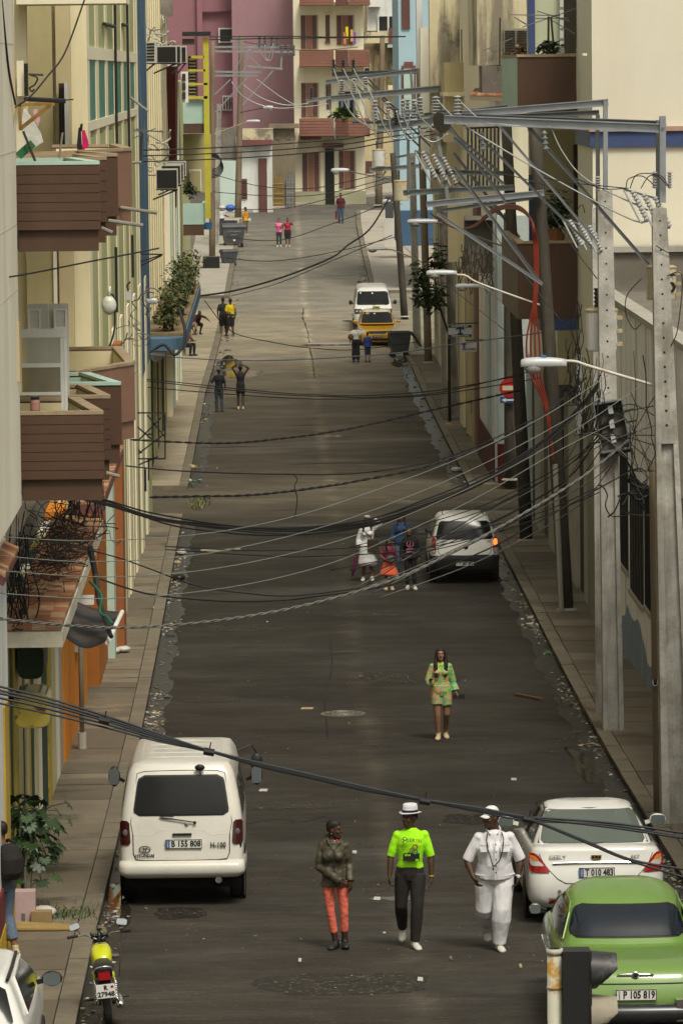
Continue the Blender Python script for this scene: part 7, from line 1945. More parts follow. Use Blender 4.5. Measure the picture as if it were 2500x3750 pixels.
def capf(m, back=False):
 def fn(e):
  hp = e['hp']; rings = []
  for z, rx, ry in ((.035,.080,.104),(.07,.080,.104),(.10,.074,.096),(.125,.058,.075),(.142,.034,.044),(.147,.006,.008)):
   rings.append([hp(rx*math.cos(a*math.pi/10),.008 + ry*math.sin(a*math.pi/10), z) for a in range(20)])
  h = MB().loft(rings).build('cap', m, e['R'], smooth=True, local=True)
  sgn = -1
  g = MB().grid(lambda a, b: hp((a-.5)*2*.072*(1-.35*b*b), sgn*(.085 + .085*b*(1-.5*(2*a-1)**2)),.045 - .012*b - .02*(2*a-1)**2),8,4)
  g2 = MB().grid(lambda a, b: hp((a-.5)*2*.072*(1-.35*b*b), sgn*(.085 + .085*b*(1-.5*(2*a-1)**2)),.038 - .012*b - .02*(2*a-1)**2),8,4)
  g.add(g2.v, g2.f); g.build('peak', m, h, smooth=True, local=True)
 return fn
def gp_(u, v, dz=0.0): return gnd(u, v, dz)
shoe_b = cloth('shoe_black', (.02,.02,.022), rough=.5, bump=.2); shoe_w = cloth('shoe_white', (.58,.56,.5), rough=.55, bump=.4, bs=40, bd=.01); sand = cloth('sandal_pale', (.5,.4,.25), rough=.6, bump=.2)
def p_woman():
 p = gp_(1245,3474)
 jk = cloth('jacket_olive', (.062,.055,.036), rough=.5, bs=7, bump=1.0, bd=.05); co = cloth('leggings_coral', (.70,.155,.105), bs=16, bump=.7)
 def extra(e):
  J, R, hp = e['J'], e['R'], e['hp']
  hd = MB(); n = J['neck']; hd.tube([n+V3((-.12,.02,-.04)), n+V3((-.07,.09,.03)), n+V3((.0,.11,.04)), n+V3((.08,.08,.02)), n+V3((.11,.0,-.05))],[.03,.05,.06,.05,.03],10)
  link('hood', fuse(hd, 'hood', .012,3), jk, R, True)
  cl = MB(); cl.tube([n+V3((-.07,-.03,.03)), n+V3((-.05,-.09,-.02)), n+V3((.0,-.115,-.10))],[.022,.026,.012],8); cl.tube([n+V3((.08,-.03,.03)), n+V3((.07,-.08,-.02)), n+V3((.02,-.115,-.10))],[.022,.026,.012],8)
  cl.tube([n+V3((-.07,.0,.02)), n+V3((.0,.07,.02)), n+V3((.08,.0,.02))],.02,8); link('collar', fuse(cl, 'collar', .011,2), jk, R, True)
  MB().tube([n+V3((.01,-.118,-.10)), J['chest']+V3((.0,-.148,-.03)), J['waist']+V3((.0,-.152,0)), J['pelvis']+V3((.02,-.165,-.05))],.008,5).build('zip', ironm, R, local=True)
  MB().ell(n+V3((.02,-.06,-.04)),.035,.03,.05,8,6).build('undershirt', whitep, R, local=True)
  MB().ell(n+V3((.05,-.07,-.02)),.022,.02,.05,8,6).build('scarf', cloth('scarf_red', (.4,.02,.03)), R, local=True)
  w_ = J['wrR']; d = (J['elR']-w_).normalized(); MB().tube([w_+d*.0, w_+d*.035],.036,10).build('bracelet', lamber, R, local=True)
  MB().ell(hp(-.0,.0,-.0),.001,.001,.001,4,3)
  for s_ in (-1,1): MB().ell(hp(.080*s_, .008,-.045),.007,.007,.007,6,4).build('earring', chrome, R, local=True)
  MB().tube([J['pelvis']+V3((-.03,-.16,-.05)), J['pelvis']+V3((-.05,-.165,-.16))],.004,4).build('drawstring', ironm, R, local=True)
 person('slim woman in an olive hooded jacket and coral leggings, looking towards the man in neon', p, 1.64,
  dict(pelvis=(-.055,0,.855), waist=(-.06,.0,1.00), chest=(-.075,0,1.18), neck=(-.075,.01,1.365), head=(-.055,-.02,1.505),
    shL=(-.235,.02,1.315), shR=(.085,.0,1.315), elL=(-.25,.0,1.04), elR=(.125,.02,1.06), wrL=(.02,-.215,.875), wrR=(.135,-.10,.86),
    hipL=(-.14,0,.85), hipR=(.03,0,.85), knL=(-.112,-.03,.475), knR=(.055,-.03,.475), anL=(-.055,.02,.085), anR=(.06,.03,.10)),
  skin='dark', headyaw=1.15, vox=.0085, fat=.86, hair='short', feet=(.45,.1), fem=True, curl=(1.0,.5), handdir=(None, (.06,-.1,-1)), thumb=((0,0,1),(-.6,-1,0)),
  parts=[legs('leggings', co, .84,.006), top('jacket', jk, .98,.028,1,.006, hem=.06)], shoes=shoe_b, extra=extra)
p_woman()
def p_neon():
 p = gp_(1506,3474)
 neon = cloth('tshirt_neon', (.36,.86,.012), bs=8, bump=.7, var=.04); tr = cloth('trousers_charcoal', (.022,.020,.0195), bs=8)
 prt = [mat('print_black', (.012,.013,.012),.7), mat('print_red', (.30,.05,.02),.7), mat('print_olive', (.20,.17,.01),.7), mat('print_green', (.03,.22,.10),.7)]
 def extra(e):
  R, J = e['R'], e['J']; y = -.172
  sh_ = [o for o in R.children if o.name.startswith('tshirt')][0]
  cx = .028
  pr = lambda me, m: link('print', me, m, sh_, True)
  def put(me, x, z, yy=0.0): me.transform(Matrix.Translation((x, y+yy, z)) @ Matrix.Rotation(math.radians(90),4, 'X')); return me
  pr(put(text_mesh('SER', .062, depth=.001, bold=.001, xs=1.05),.0,1.387), prt[0]); pr(put(text_mesh('TRI', .056, depth=.001, bold=.001),.094,1.378), prt[1])
  def ringm(x, z, r, t, m):
   pr(MB().tube([V3((x+r*math.cos(a*math.pi/9), y-.002, z+r*math.sin(a*math.pi/9))) for a in range(19)], t, 5).mesh('print'), m)
  ringm(-.075,1.41,.022,.0045, prt[0]); ringm(-.075,1.372,.022,.0045, prt[3]); ringm(-.10,1.39,.02,.004, prt[2])
  ringm(.05,1.305,.028,.008, prt[1]); ringm(.018,1.268,.028,.008, prt[2]); ringm(.052,1.245,.027,.010, prt[3])
  g = MB(); pts = [(-.10,1.13),(.105,1.13),(.105,1.235),(.07,1.215),(.045,1.235),(.0,1.225),(-.03,1.245),(-.05,1.225),(-.075,1.24),(-.10,1.215)]
  pr(g.prism([(x, y-.001, z) for x, z in pts],(0,-.003,0)).mesh('print'), prt[0])
  pr(put(text_mesh('2014', .034, depth=.001, bold=.001, xs=1.1),-.045,1.205,-.006), neon)
  pr(put(text_mesh('SER', .026, depth=.001, bold=.001, xs=1.1),.075,1.143,-.006), neon)
  w_ = J['wrR']; d = (J['elR']-w_).normalized(); MB().tube([w_+d*.01, w_+d*.022],.033,10).build('bracelet', yel, R, local=True)
  h = J['wrL']; MB().tube([h+V3((.02,-.06,-.10)), h+V3((-.03,-.08,-.15))],.009,6).build('cigar', wood_d, R, local=True)
  cl = MB(); cl.tube([V3((.0+.075*math.cos(a),-.01-.075*math.sin(a),1.505-.015*math.sin(a))) for a in [i*math.pi/8 for i in range(17)]],.009,6); cl.build('neckband', neon, sh_, smooth=True, local=True)
 person('slim man in a neon green T-shirt, charcoal trousers and white trilby hat', p, 1.80,
  dict(pelvis=(-.01,.02,.955), waist=(-.005,.0,1.10), chest=(.0,-.01,1.32), neck=(.0,.01,1.505), head=(-.005,-.03,1.655),
    shL=(-.185,0,1.455), shR=(.195,0,1.455), elL=(-.245,.02,1.165), elR=(.25,.0,1.16), wrL=(-.265,-.06,.925), wrR=(.255,-.06,.905),
    hipL=(-.095,.02,.94), hipR=(.085,0,.94), knL=(-.125,.06,.54), knR=(.075,-.05,.53), anL=(-.10,.40,.20), anR=(.045,.0,.09)),
  skin='dark', headyaw=-.75, vox=.0085, hair='short', feet=(.05,.25), curl=(.8,.6), fpitch=(.45,0), parts=[legs('trousers', tr, .99,.014,.008), top('tshirt', neon, .42,.015,2,.003), hatf(cloth('hat_white', (.62,.62,.68), bump=.1), vdark)], shoes=shoe_w, extra=extra)
p_neon()
def p_white():
 p = gp_(1812,3480)
 wsh = cloth('shirt_white', (.66,.66,.70), bs=6, bump=.6, bd=.05, var=.03, stretch=(1.2,1.2,.8)); wt = cloth('trousers_white', (.68,.68,.71), bs=5, bump=.6, bd=.06, var=.03, stretch=(1.4,1.4,.7))
 def extra(e):
  R, J = e['R'], e['J']; sh_ = [o for o in R.children if o.name.startswith('shirt')][0]
  f = lambda z: -.235 + .06*abs(z-1.18)**1.2*4 if z < 1.5 else -.15
  yy = lambda z: -(.265 - max(0, z-1.2)*.33 - max(0,1.05-z)*.08)
  MB().tube([V3((.0, yy(z), z)) for z in (.92,1.0,1.1,1.2,1.3,1.4,1.45)],.007,5).build('placket', wsh, sh_, local=True)
  for z in (1.02,1.10,1.18,1.27,1.36): MB().ell((.008, yy(z)-.008, z),.009,.006,.009,8,5).build('button', ironm, sh_, local=True)
  for sg in (-1,1):
   x = .125*sg; q = MB().grid(lambda a, b: (x + (a-.5)*.115, yy(1.27+.11*b)-.006 + .05*abs((x+(a-.5)*.115)/.2)**2,1.27+.11*b),4,4); q.build('pocket', wsh, sh_, smooth=True, local=True)
   fl = MB().grid(lambda a, b: (x + (a-.5)*.12, yy(1.355+.035*b)-.016 + .05*abs((x+(a-.5)*.115)/.2)**2,1.355+.035*b-(.014*(1-abs(2*a-1)) if b < .5 else 0)),4,1); fl.build('pocket_flap', wsh, sh_, smooth=True, local=True)
   MB().ell((x, yy(1.36)-.022,1.357),.006,.005,.006,6,4).build('button', ironm, sh_, local=True)
   c = MB(); n = J['neck']; c.tube([n+V3((sg*.07,.03,.035)), n+V3((sg*.085,-.045,.015)), n+V3((sg*.045,-.125,-.035))],[(.012,.03),(.012,.035),(.010,.03)],8); link('collar', fuse(c, 'collar', .010,1), wsh, R, True)
   MB().tube([V3((sg*.085,-.10,1.50)), V3((sg*.105, yy(1.42)-.014,1.42)), V3((sg*.09, yy(1.3)-.016,1.30)), V3((sg*.05, yy(1.17)-.014,1.17)), V3((-.03, yy(1.1)-.014,1.09))],.0075,5).build('necklace', cloth('beads_dark', (.05,.012,.012)), R, local=True)
  MB().ell((-.03, yy(1.07)-.018,1.065),.008,.007,.02,6,5).build('pendant', lred_d, R, local=True)
  w_ = J['wrR']; d = (J['elR']-w_).normalized(); MB().tube([w_+d*.01, w_+d*.03],.043,12).build('wristwatch', chrome, R, local=True); MB().ell(w_+d*.02+V3((0,-.045,0)),.022,.01,.022,10,5).build('watch_face', whitep, R, local=True)
 person('heavy man dressed all in white with a white cap and long bead necklace', p, 1.82,
  dict(pelvis=(.0,.03,.93), waist=(.0,.0,1.10), chest=(.0,.0,1.29), neck=(-.01,.02,1.50), head=(-.04,-.02,1.665),
    shL=(-.215,0,1.445), shR=(.215,0,1.445), elL=(-.335,.02,1.13), elR=(.325,.02,1.13), wrL=(-.265,-.13,.93), wrR=(.29,-.06,.92),
    hipL=(-.10,.03,.91), hipR=(.10,.02,.91), knL=(-.125,.05,.53), knR=(.085,-.09,.53), anL=(-.075,.42,.20), anR=(.05,-.02,.09)),
  skin='dark', headyaw=-.85, vox=.0095, fat=1.32, hair='short', feet=(.0,.2), curl=(.6,.9), fpitch=(.3,0), thumb=((.5,-1,0),(0,-1,0)), handdir=((.5,-.3,-.9), None),
  parts=[legs('trousers', wt, 1.0,.026,.020), top('shirt', wsh, .54,.018,1,.014, belly=.055, hem=-.03), capf(cloth('cap_white', (.68,.68,.70), bump=.15))], shoes=shoe_w, extra=extra)
p_white()
def floral():
 m = bpy.data.materials.new('cloth_floral'); m.use_nodes = True; t = m.node_tree; N = t.nodes; L = t.links; b = N['Principled BSDF']
 tc = N.new('ShaderNodeTexCoord'); vo = N.new('ShaderNodeTexNoise'); vo.inputs['Scale'].default_value = 7.5; vo.inputs['Detail'].default_value = 2; vo.inputs['Distortion'].default_value = 1.5; L.new(tc.outputs['Object'], vo.inputs['Vector'])
 r = N.new('ShaderNodeValToRGB'); r.color_ramp.interpolation = 'CONSTANT'; L.new(vo.outputs['Fac'], r.inputs[0]); e = r.color_ramp.elements
 st_ = [(0,(.05,.36,.30)),(.36,(.10,.42,.08)),(.43,(.42,.55,.04)),(.47,(.80,.16,.20)),(.51,(.06,.40,.26)),(.56,(.25,.5,.06)),(.61,(.80,.30,.12)),(.66,(.7,.12,.25))]
 while len(e) < len(st_): e.new(.5)
 for i, (p, c) in enumerate(st_): e[i].position = p; e[i].color = c + (1,)
 L.new(r.outputs[0], b.inputs['Base Color']); b.inputs['Roughness'].default_value = .7
 return m
def p_phone():
 p = gp_(1615,2708); fl = floral()
 def extra(e):
  R, J = e['R'], e['J']
  h = J['wrL'] + V3((.07,-.06,.03)); MB().box(h.x-.035, h.x+.035, h.y-.01, h.y+.0, h.z-.005, h.z+.07).build('phone', vdark, R, local=True)
  h = J['wrR'] + V3((.05,-.02,-.07)); MB().box(h.x-.10, h.x+.10, h.y-.03, h.y+.03, h.z-.04, h.z+.03).build('clutch_bag', cloth('clutch_black', (.015,.015,.018)), R, local=True)
  for s_, sg in (('L', -1),('R', 1)):
   c = MB(); el, wr = J['el'+s_], J['wr'+s_]; c.tube([el.lerp(wr, -.05), el.lerp(wr, .35)+V3((0,0,-.02)), el.lerp(wr, .65)+V3((0,0,-.04))],[.05,.07,.08],10)
   link('sleeve', fuse(c, 'sleeve', .012,2), fl, R, True)
 person('young woman in a bright floral playsuit looking at her phone, black hair loose', p, 1.60,
  dict(elL=(-.225,.0,1.02), wrL=(-.16,-.20,1.09), elR=(.215,.03,1.0), wrR=(.26,-.05,.83), knL=(-.06,-.06,.44), knR=(.10,-.02,.45), anL=(-.05,-.02,.085), anR=(.08,.22,.10)),
  skin='tan', vox=.010, hair='long', fem=True, fat=1.05, headtilt=-.12, fpitch=(0,.15), curl=(1.1,.9), handdir=((.8,-.4,.2),(.5,-.2,-.8)),
  parts=[legs('shorts', fl, .30,.034,.0), top('playsuit_top', fl, .5,.018,1,.014, hem=.02)], shoes=sand, extra=extra)
p_phone()
def p_group():
 wdr = cloth('dress_white', (.66,.66,.68), bs=9, bump=.8)
 def ex(e):
  R, J = e['R'], e['J']
  b = J['pelvis'] + V3((.13,-.13,.06)); MB().box(b.x-.13, b.x+.13, b.y-.05, b.y+.05, b.z-.15, b.z+.12).build('shoulder_bag', cloth('bag_brown', (.045,.028,.018)), R, local=True)
  MB().tube([J['shL']+V3((.05,-.09,.0)), J['chest']+V3((0,-.15,0)), b+V3((.0,0,.1))],.014,5).build('bag_strap', wood_d, R, local=True)
  h = J['wrL'] + V3((.0,-.02,-.08)); MB().tube([h, h+V3((-.03,0,-.08)), h+V3((-.11,0,-.42)), h+V3((-.15,0,-.60))],[.008,.032,.045,.006],8).build('umbrella', cloth('umbrella_magenta', (.11,.008,.06)), R, smooth=True, local=True)
  MB().ell(e['hp'](0,-.01,.125),.09*e['k'],.10*e['k'],.04,12,6).build('headband', cloth('scarf_grey', (.35,.35,.34)), R, smooth=True, local=True)
 person('woman in a long white dress shading her eyes, furled umbrella in hand', gp_(1346,2128),1.50, dict(elR=(.30,-.02,1.34), wrR=(.10,-.10,1.46), anL=(-.10,.06,.08), anR=(.10,-.02,.08)), skin='brown', vox=.013, hair='long', hairmat=HAIRB, fem=True, fat=1.05,
  parts=[top('blouse', wdr, .9,.022,1,.016), skirt('dress_skirt', wdr, .90,.36,.165,.235,.13,.17)], shoes=shoe_w, extra=ex)
 jean = cloth('jeans_blue', (.10,.155,.24)); blu = cloth('blouse_blue', (.022,.06,.15))
 person('mother in a blue blouse and jeans behind the two girls', gp_(1470,2112),1.52, dict(anL=(-.10,.1,.08)), skin='tan', vox=.013, hair='long', hairmat=HAIRB, fem=True, parts=[legs('jeans', jean, .98,.01), top('blouse', blu, .8,.02,1,.012, hem=.03)], shoes=sand)
 sk_o = cloth('skirt_neon_orange', (.85,.14,.06), bump=.5)
 def ex2(e):
  R, J = e['R'], e['J']; MB().ell(J['waist']+V3((.04,-.15,-.03)),.10,.05,.09,12,8).build('soft_bundle', cloth('bundle_grey', (.10,.09,.085)), R, smooth=True, local=True)
 person('small girl in a neon orange skirt carrying a grey bundle', gp_(1424,2160),1.19, dict(elL=(-.18,0,.76), elR=(.18,0,.76), wrL=(-.06,-.17,.70), wrR=(.08,-.17,.68)), skin='brown', vox=.012, hair='long', fem=False, headyaw=.5,
  parts=[top('tshirt', cloth('tshirt_pink_dark', (.12,.02,.04), stain=((.7,.08,.2),.9,14,.6)),.45,.016,1), skirt('skirt', sk_o, .63,.34,.12,.22,.11,.17,.05)], shoes=sand, extra=ex2)
 blk = cloth('top_black', (.012,.012,.014)); pk = mat('print_pink', (.45,.16,.24),.7)
 def ex3(e):
  R, J = e['R'], e['J']; y = -.158*e['k']; z = J['chest'].z; s_ = [o for o in R.children if o.name.startswith('jumper')][0]
  MB().tube([V3((.075*math.cos(a*math.pi/10), y, z+.0+.075*math.sin(a*math.pi/10))) for a in range(21)],.010,5).build('print', pk, s_, local=True)
  q = MB(); q.bar((0, y, z-.07),(0, y, z+.07),.016,.008); q.bar((0, y, z),(-.05, y, z-.05),.016,.008); q.bar((0, y, z),(.05, y, z-.05),.016,.008); q.build('print', pk, s_, local=True)
  for kk in range(2): MB().box(-.085,.085, y-.004, y+.004, z-.14-.06*kk, z-.105-.06*kk).build('print', pk, s_, local=True)
 person('older girl in black clothes with a pink peace sign on her jumper', gp_(1502,2160),1.44, dict(anL=(-.06,.02,.08), anR=(.10,-.03,.08)), skin='brown', vox=.012, hair='long', fem=False, headyaw=-.35, headtilt=-.15,
  parts=[legs('leggings', blk, .95,.006), top('jumper', blk, .95,.018,1, hem=.05)], shoes=shoe_w, extra=ex3)
p_group()
def p_far():
 blk = MATS['cloth_top_black']; bk2 = cloth('shorts_black', (.016,.016,.018)); jd = cloth('jeans_dark', (.035,.045,.06)); V = .018
 grey_cap = cloth('cap_striped_grey', (.12,.12,.12), bump=.2)
 person('man in a black T-shirt and knitted cap walking up the street, seen from behind', gp_(803,1508),1.58, dict(elR=(.25,.05,1.05), wrR=(.30,-.1,1.2), anL=(-.1,.15,.08)), math.pi, 'dark', [legs('jeans', jd, .98,.012), top('tshirt', blk, .45,.016,1), capf(grey_cap)], vox=V, hair=None, shoes=shoe_b)
 person('woman in a black dress with both arms raised behind her head, seen from behind', gp_(882,1500),1.62, dict(elL=(-.30,.0,1.50), wrL=(-.10,.05,1.62), elR=(.30,.0,1.52), wrR=(.12,.05,1.64), anL=(-.08,.12,.08)), math.pi, 'dark', [skirt('dress', bk2,1.0,.60,.14,.165,.11,.12,.0), top('bodice', bk2,0,.012,1)], vox=V, hair='bun', fem=True, shoes=sand)
 person('boy in a dark T-shirt and black shorts, left of a pair crossing at the corner', gp_(818,1230),1.72, dict(anL=(-.12,-.1,.08), anR=(.10,.15,.08)), math.pi*.95, 'dark', [legs('shorts', bk2,.55,.028), top('tshirt', cloth('tshirt_slate', (.02,.022,.026)),.5,.02,1, hem=.05)], vox=V, shoes=shoe_b)
 person('boy in a yellow football shirt and black shorts, right of a pair at the corner', gp_(845,1232),1.70, dict(anL=(-.10,.12,.08), anR=(.16,-.1,.08)), math.pi*1.1, 'dark', [legs('shorts', bk2,.55,.028), top('football_shirt', cloth('shirt_yellow_black', (.60,.45,.01), stain=((.02,.02,.02),1.0,3.2,.8)),.5,.02,1, hem=.05)], vox=V, shoes=shoe_b)
 wtop = cloth('top_white', (.66,.66,.66))
 def bag(e):
  b = e['J']['pelvis'] + V3((.2,.05,.2)); MB().ell(b, .13,.09,.13,12,8).build('handbag', cloth('bag_tan', (.13,.07,.04)), e['R'], smooth=True, local=True); MB().tube([b+V3((-.05,0,.1)), e['J']['shR']+V3((0,.02,.06))],.015,5).build('bag_strap', wood_d, e['R'], local=True)
 person('woman in a white top and black trousers with a brown handbag by the taxi', gp_(1303,1326),1.60, None, math.pi, 'tan', [legs('trousers', bk2,.98,.02,.02), top('blouse', wtop, .3,.016,1)], vox=V, hair='short', hairmat=HAIRB, fem=True, shoes=shoe_b, extra=bag)
 person('boy in a blue T-shirt beside the woman with the brown handbag', gp_(1346,1326),1.25, None, math.pi, 'tan', [legs('shorts', cloth('shorts_navy', (.03,.04,.08)),.66,.02,.01), top('tshirt', cloth('tshirt_royal', (.03,.055,.26)),.5,.02,1, hem=.04)], vox=V, hair='short', shoes=cloth('boots_brown', (.05,.02,.012)))
 person('woman in a bright pink vest and jeans walking towards us, left of two', gp_(1022,904),1.58, dict(elL=(-.25,0,1.1), wrL=(-.05,-.2,1.12), wrR=(.05,-.2,1.12)),0, 'tan', [legs('jeans', jd, .97,.008), top('vest', cloth('vest_pink', (.85,.17,.40)),0,.014,1, hem=.03)], vox=V, fem=True, shoes=shoe_w)
 person('woman in a red vest and black shorts walking towards us, right of two', gp_(1054,904),1.60, dict(elR=(.30,0,1.2), wrR=(.18,-.1,1.35), elL=(-.28,0,1.15), wrL=(-.12,-.15,1.3)),0, 'brown', [legs('shorts', bk2,.5,.03), top('vest', cloth('vest_red', (.42,.02,.045)),0,.016,1, hem=.05)], vox=V, fem=True, fat=1.1, shoes=sand)
 person('man in a dark red shirt and jeans walking away from the bend with a bag', gp_(1248,818),1.78, dict(anL=(-.1,.1,.08)),0, 'brown', [legs('jeans', cloth('jeans_mid', (.055,.085,.14)),.98,.014), top('shirt', cloth('shirt_wine', (.07,.014,.02)),.5,.02,1, hem=.04)], vox=V, fat=1.12, shoes=shoe_b,
  extra=lambda e: MB().box(-.33,-.21,-.06,.1,.25,.75).build('carrier_bag', cloth('bag_dark_red', (.12,.02,.02)), e['R'], local=True))
 person('person in a yellow and red shirt walking past the bins with a pale bag', gp_(900,863),1.62, dict(anL=(-.1,.15,.08), wrR=(.16,-.15,.95)),.9, 'brown', [legs('trousers', cloth('trousers_khaki', (.14,.11,.07)),.75,.012), top('shirt', cloth('shirt_mustard', (.62,.32,.012), stain=((.35,.02,.03),1.0,2.0,.8)),.5,.02,1, hem=.03)], vox=V, shoes=sand,
  extra=lambda e: MB().ell((.2,-.14,.88),.10,.08,.11,10,7).build('carrier_bag', whitep, e['R'], smooth=True, local=True))
 person('man in a white T-shirt partly hidden behind the rubbish bins', gp_(812,858),1.68, dict(wrR=(.25,-.3,1.0)),.6, 'dark', [legs('trousers', jd, .98,.012), top('tshirt', wtop, .45,.016,1)], vox=V, shoes=shoe_b)
 g = gp_(682,1302,.13)
 person('person in dark clothes sitting on a doorstep on the left', g, 1.68, dict(pelvis=(0,.1,.42), waist=(0,.06,.56), chest=(0,-.02,.76), neck=(0,-.06,.93), head=(0,-.12,1.06), shL=(-.19,-.02,.88), shR=(.19,-.02,.88), elL=(-.22,-.15,.64), elR=(.22,-.18,.64), wrL=(-.1,-.36,.62), wrR=(.1,-.38,.62), hipL=(-.09,.08,.42), hipR=(.09,.08,.42), knL=(-.12,-.36,.48), knR=(.12,-.36,.48), anL=(-.11,-.32,.085), anR=(.11,-.34,.085)),.9, 'dark', [legs('trousers', bk2,.98,.015), top('tshirt', cloth('tshirt_rust', (.14,.05,.03)),.5,.018,1)], vox=V, shoes=shoe_b)
 MB().box(g.x-.45, g.x-.02, g.y+.0, g.y+.4, g.z-.02, g.z+.34).build('doorstep', concm, label='grey doorstep under the person sitting on the left pavement', cat='step')
 g = gp_(722,1224,.13)
 person('man crouching over a dog on the left pavement', g, 1.68, dict(pelvis=(0,.05,.45), waist=(0,-.02,.60), chest=(.02,-.14,.76), neck=(.03,-.26,.88), head=(.03,-.36,.94), shL=(-.17,-.2,.84), shR=(.2,-.2,.84), elL=(-.2,-.32,.6), elR=(.32,-.36,.74), wrL=(-.12,-.45,.45), wrR=(.42,-.45,.62), hipL=(-.09,.05,.45), hipR=(.09,.05,.45), knL=(-.13,-.32,.46), knR=(.13,-.32,.46), anL=(-.1,-.05,.085), anR=(.12,-.08,.085)),.3, 'dark', [legs('shorts', bk2,.6,.02), top('tshirt', cloth('tshirt_maroon', (.06,.015,.015)),.5,.018,1)], vox=V, shoes=shoe_b)
 p = gp_(1742,1597,.13); p.x = 6.62
 person('barefoot person in dark clothes half hidden in a doorway on the right', p, 1.5, dict(anL=(-.1,-.1,.08)),-1.2, 'dark', [legs('trousers', bk2,.8,.012), top('tshirt', bk2,.5,.018,1)], vox=V)
p_far()
def p_pack():
 p = gp_(12,3500,.13)
 bl = cloth('tshirt_grey_blue', (.085,.105,.125)); jn = cloth('jeans_washed', (.10,.14,.20), stain=((.3,.34,.4),.6,4,.4), bs=10)
 def ex(e):
  R, J = e['R'], e['J']; mb = MB(); c = J['chest']
  mb.tube([c+V3((.02,.20,-.24)), c+V3((.02,.23,-.15)), c+V3((.02,.24,.0)), c+V3((.02,.20,.13)), c+V3((.02,.15,.17))],[(.14,.07),(.165,.11),(.16,.11),(.14,.08),(.10,.03)],14, up=(1,0,0))
  link('rucksack', fuse(mb, 'rucksack', .013,3), cloth('rucksack_black', (.016,.014,.014), bs=6), R, True)
  for s_ in ('L', 'R'): MB().tube(crom([J['sh'+s_]+V3((-.05 if s_ == 'R' else .05,.1,.05)), J['sh'+s_]+V3((-.06 if s_ == 'R' else .06,-.02,.07)), J['sh'+s_]+V3((-.05 if s_ == 'R' else .05,-.11,-.06)), J['chest']+V3((.12 if s_ == 'R' else -.12,-.05,-.2))],4),.022,6).build('strap', MATS['cloth_rucksack_black'], R, smooth=True, local=True)
 person('pedestrian with a black rucksack and rolled blue jeans at the left edge', p, 1.66, dict(anL=(-.1,.12,.09)), math.pi + .7, 'brown', [legs('jeans', jn, .86,.022,.01), top('tshirt', bl, .46,.02,1, hem=.04)], vox=.011, shoes=sand, extra=ex)
p_pack()
def dog():
 g = gp_(702,1230,.13); d = thing('dog', 'tan dog standing beside the crouching man on the left pavement', 'dog', g, -.5); ORG[d.name] = Vector((0,0,0)); k = 1.15
 mb = MB(); q = lambda *p: V3(p)*k
 mb.tube([q(0,.30,.42), q(0,.2,.43), q(0,.05,.43), q(0,-.1,.42), q(0,-.22,.43), q(0,-.28,.46)],[(.06*k, .07*k),(.085*k, .095*k),(.075*k, .085*k),(.095*k, .12*k),(.085*k, .11*k),(.05*k, .07*k)],12, up=(1,0,0))
 mb.tube([q(0,-.24,.46), q(0,-.32,.56), q(0,-.36,.62)],[.07*k, .055*k, .05*k],10)
 mb.tube([q(0,-.31,.63), q(0,-.37,.64), q(0,-.44,.61), q(0,-.51,.585), q(0,-.53,.58)],[.045*k, .06*k, .045*k, .028*k, .018*k],10)
 for sg in (-1,1):
  mb.tube([q(sg*.045,-.34,.67), q(sg*.06,-.33,.73), q(sg*.065,-.34,.70)],[.025*k, .018*k, .008*k],6)
  mb.tube([q(sg*.07,-.2,.42), q(sg*.075,-.2,.25), q(sg*.075,-.19,.20), q(sg*.075,-.2,.03), q(sg*.075,-.235,.015)],[.045*k, .032*k, .026*k, .02*k, .02*k],8)
  mb.tube([q(sg*.065,.24,.42), q(sg*.08,.17,.28), q(sg*.08,.30,.19), q(sg*.08,.285,.03), q(sg*.08,.25,.015)],[.065*k, .045*k, .022*k, .018*k, .02*k],8)
 mb.tube([q(0,.31,.46), q(0,.42,.42), q(0,.5,.45)],[.025*k, .018*k, .008*k],6)
 link('body', fuse(mb, 'body', .016,2), mat('fur_tan', (.24,.15,.075),.85,.3,5,.5,40, stain=((.5,.44,.34),.8,3,.4)), d, True)
dog()
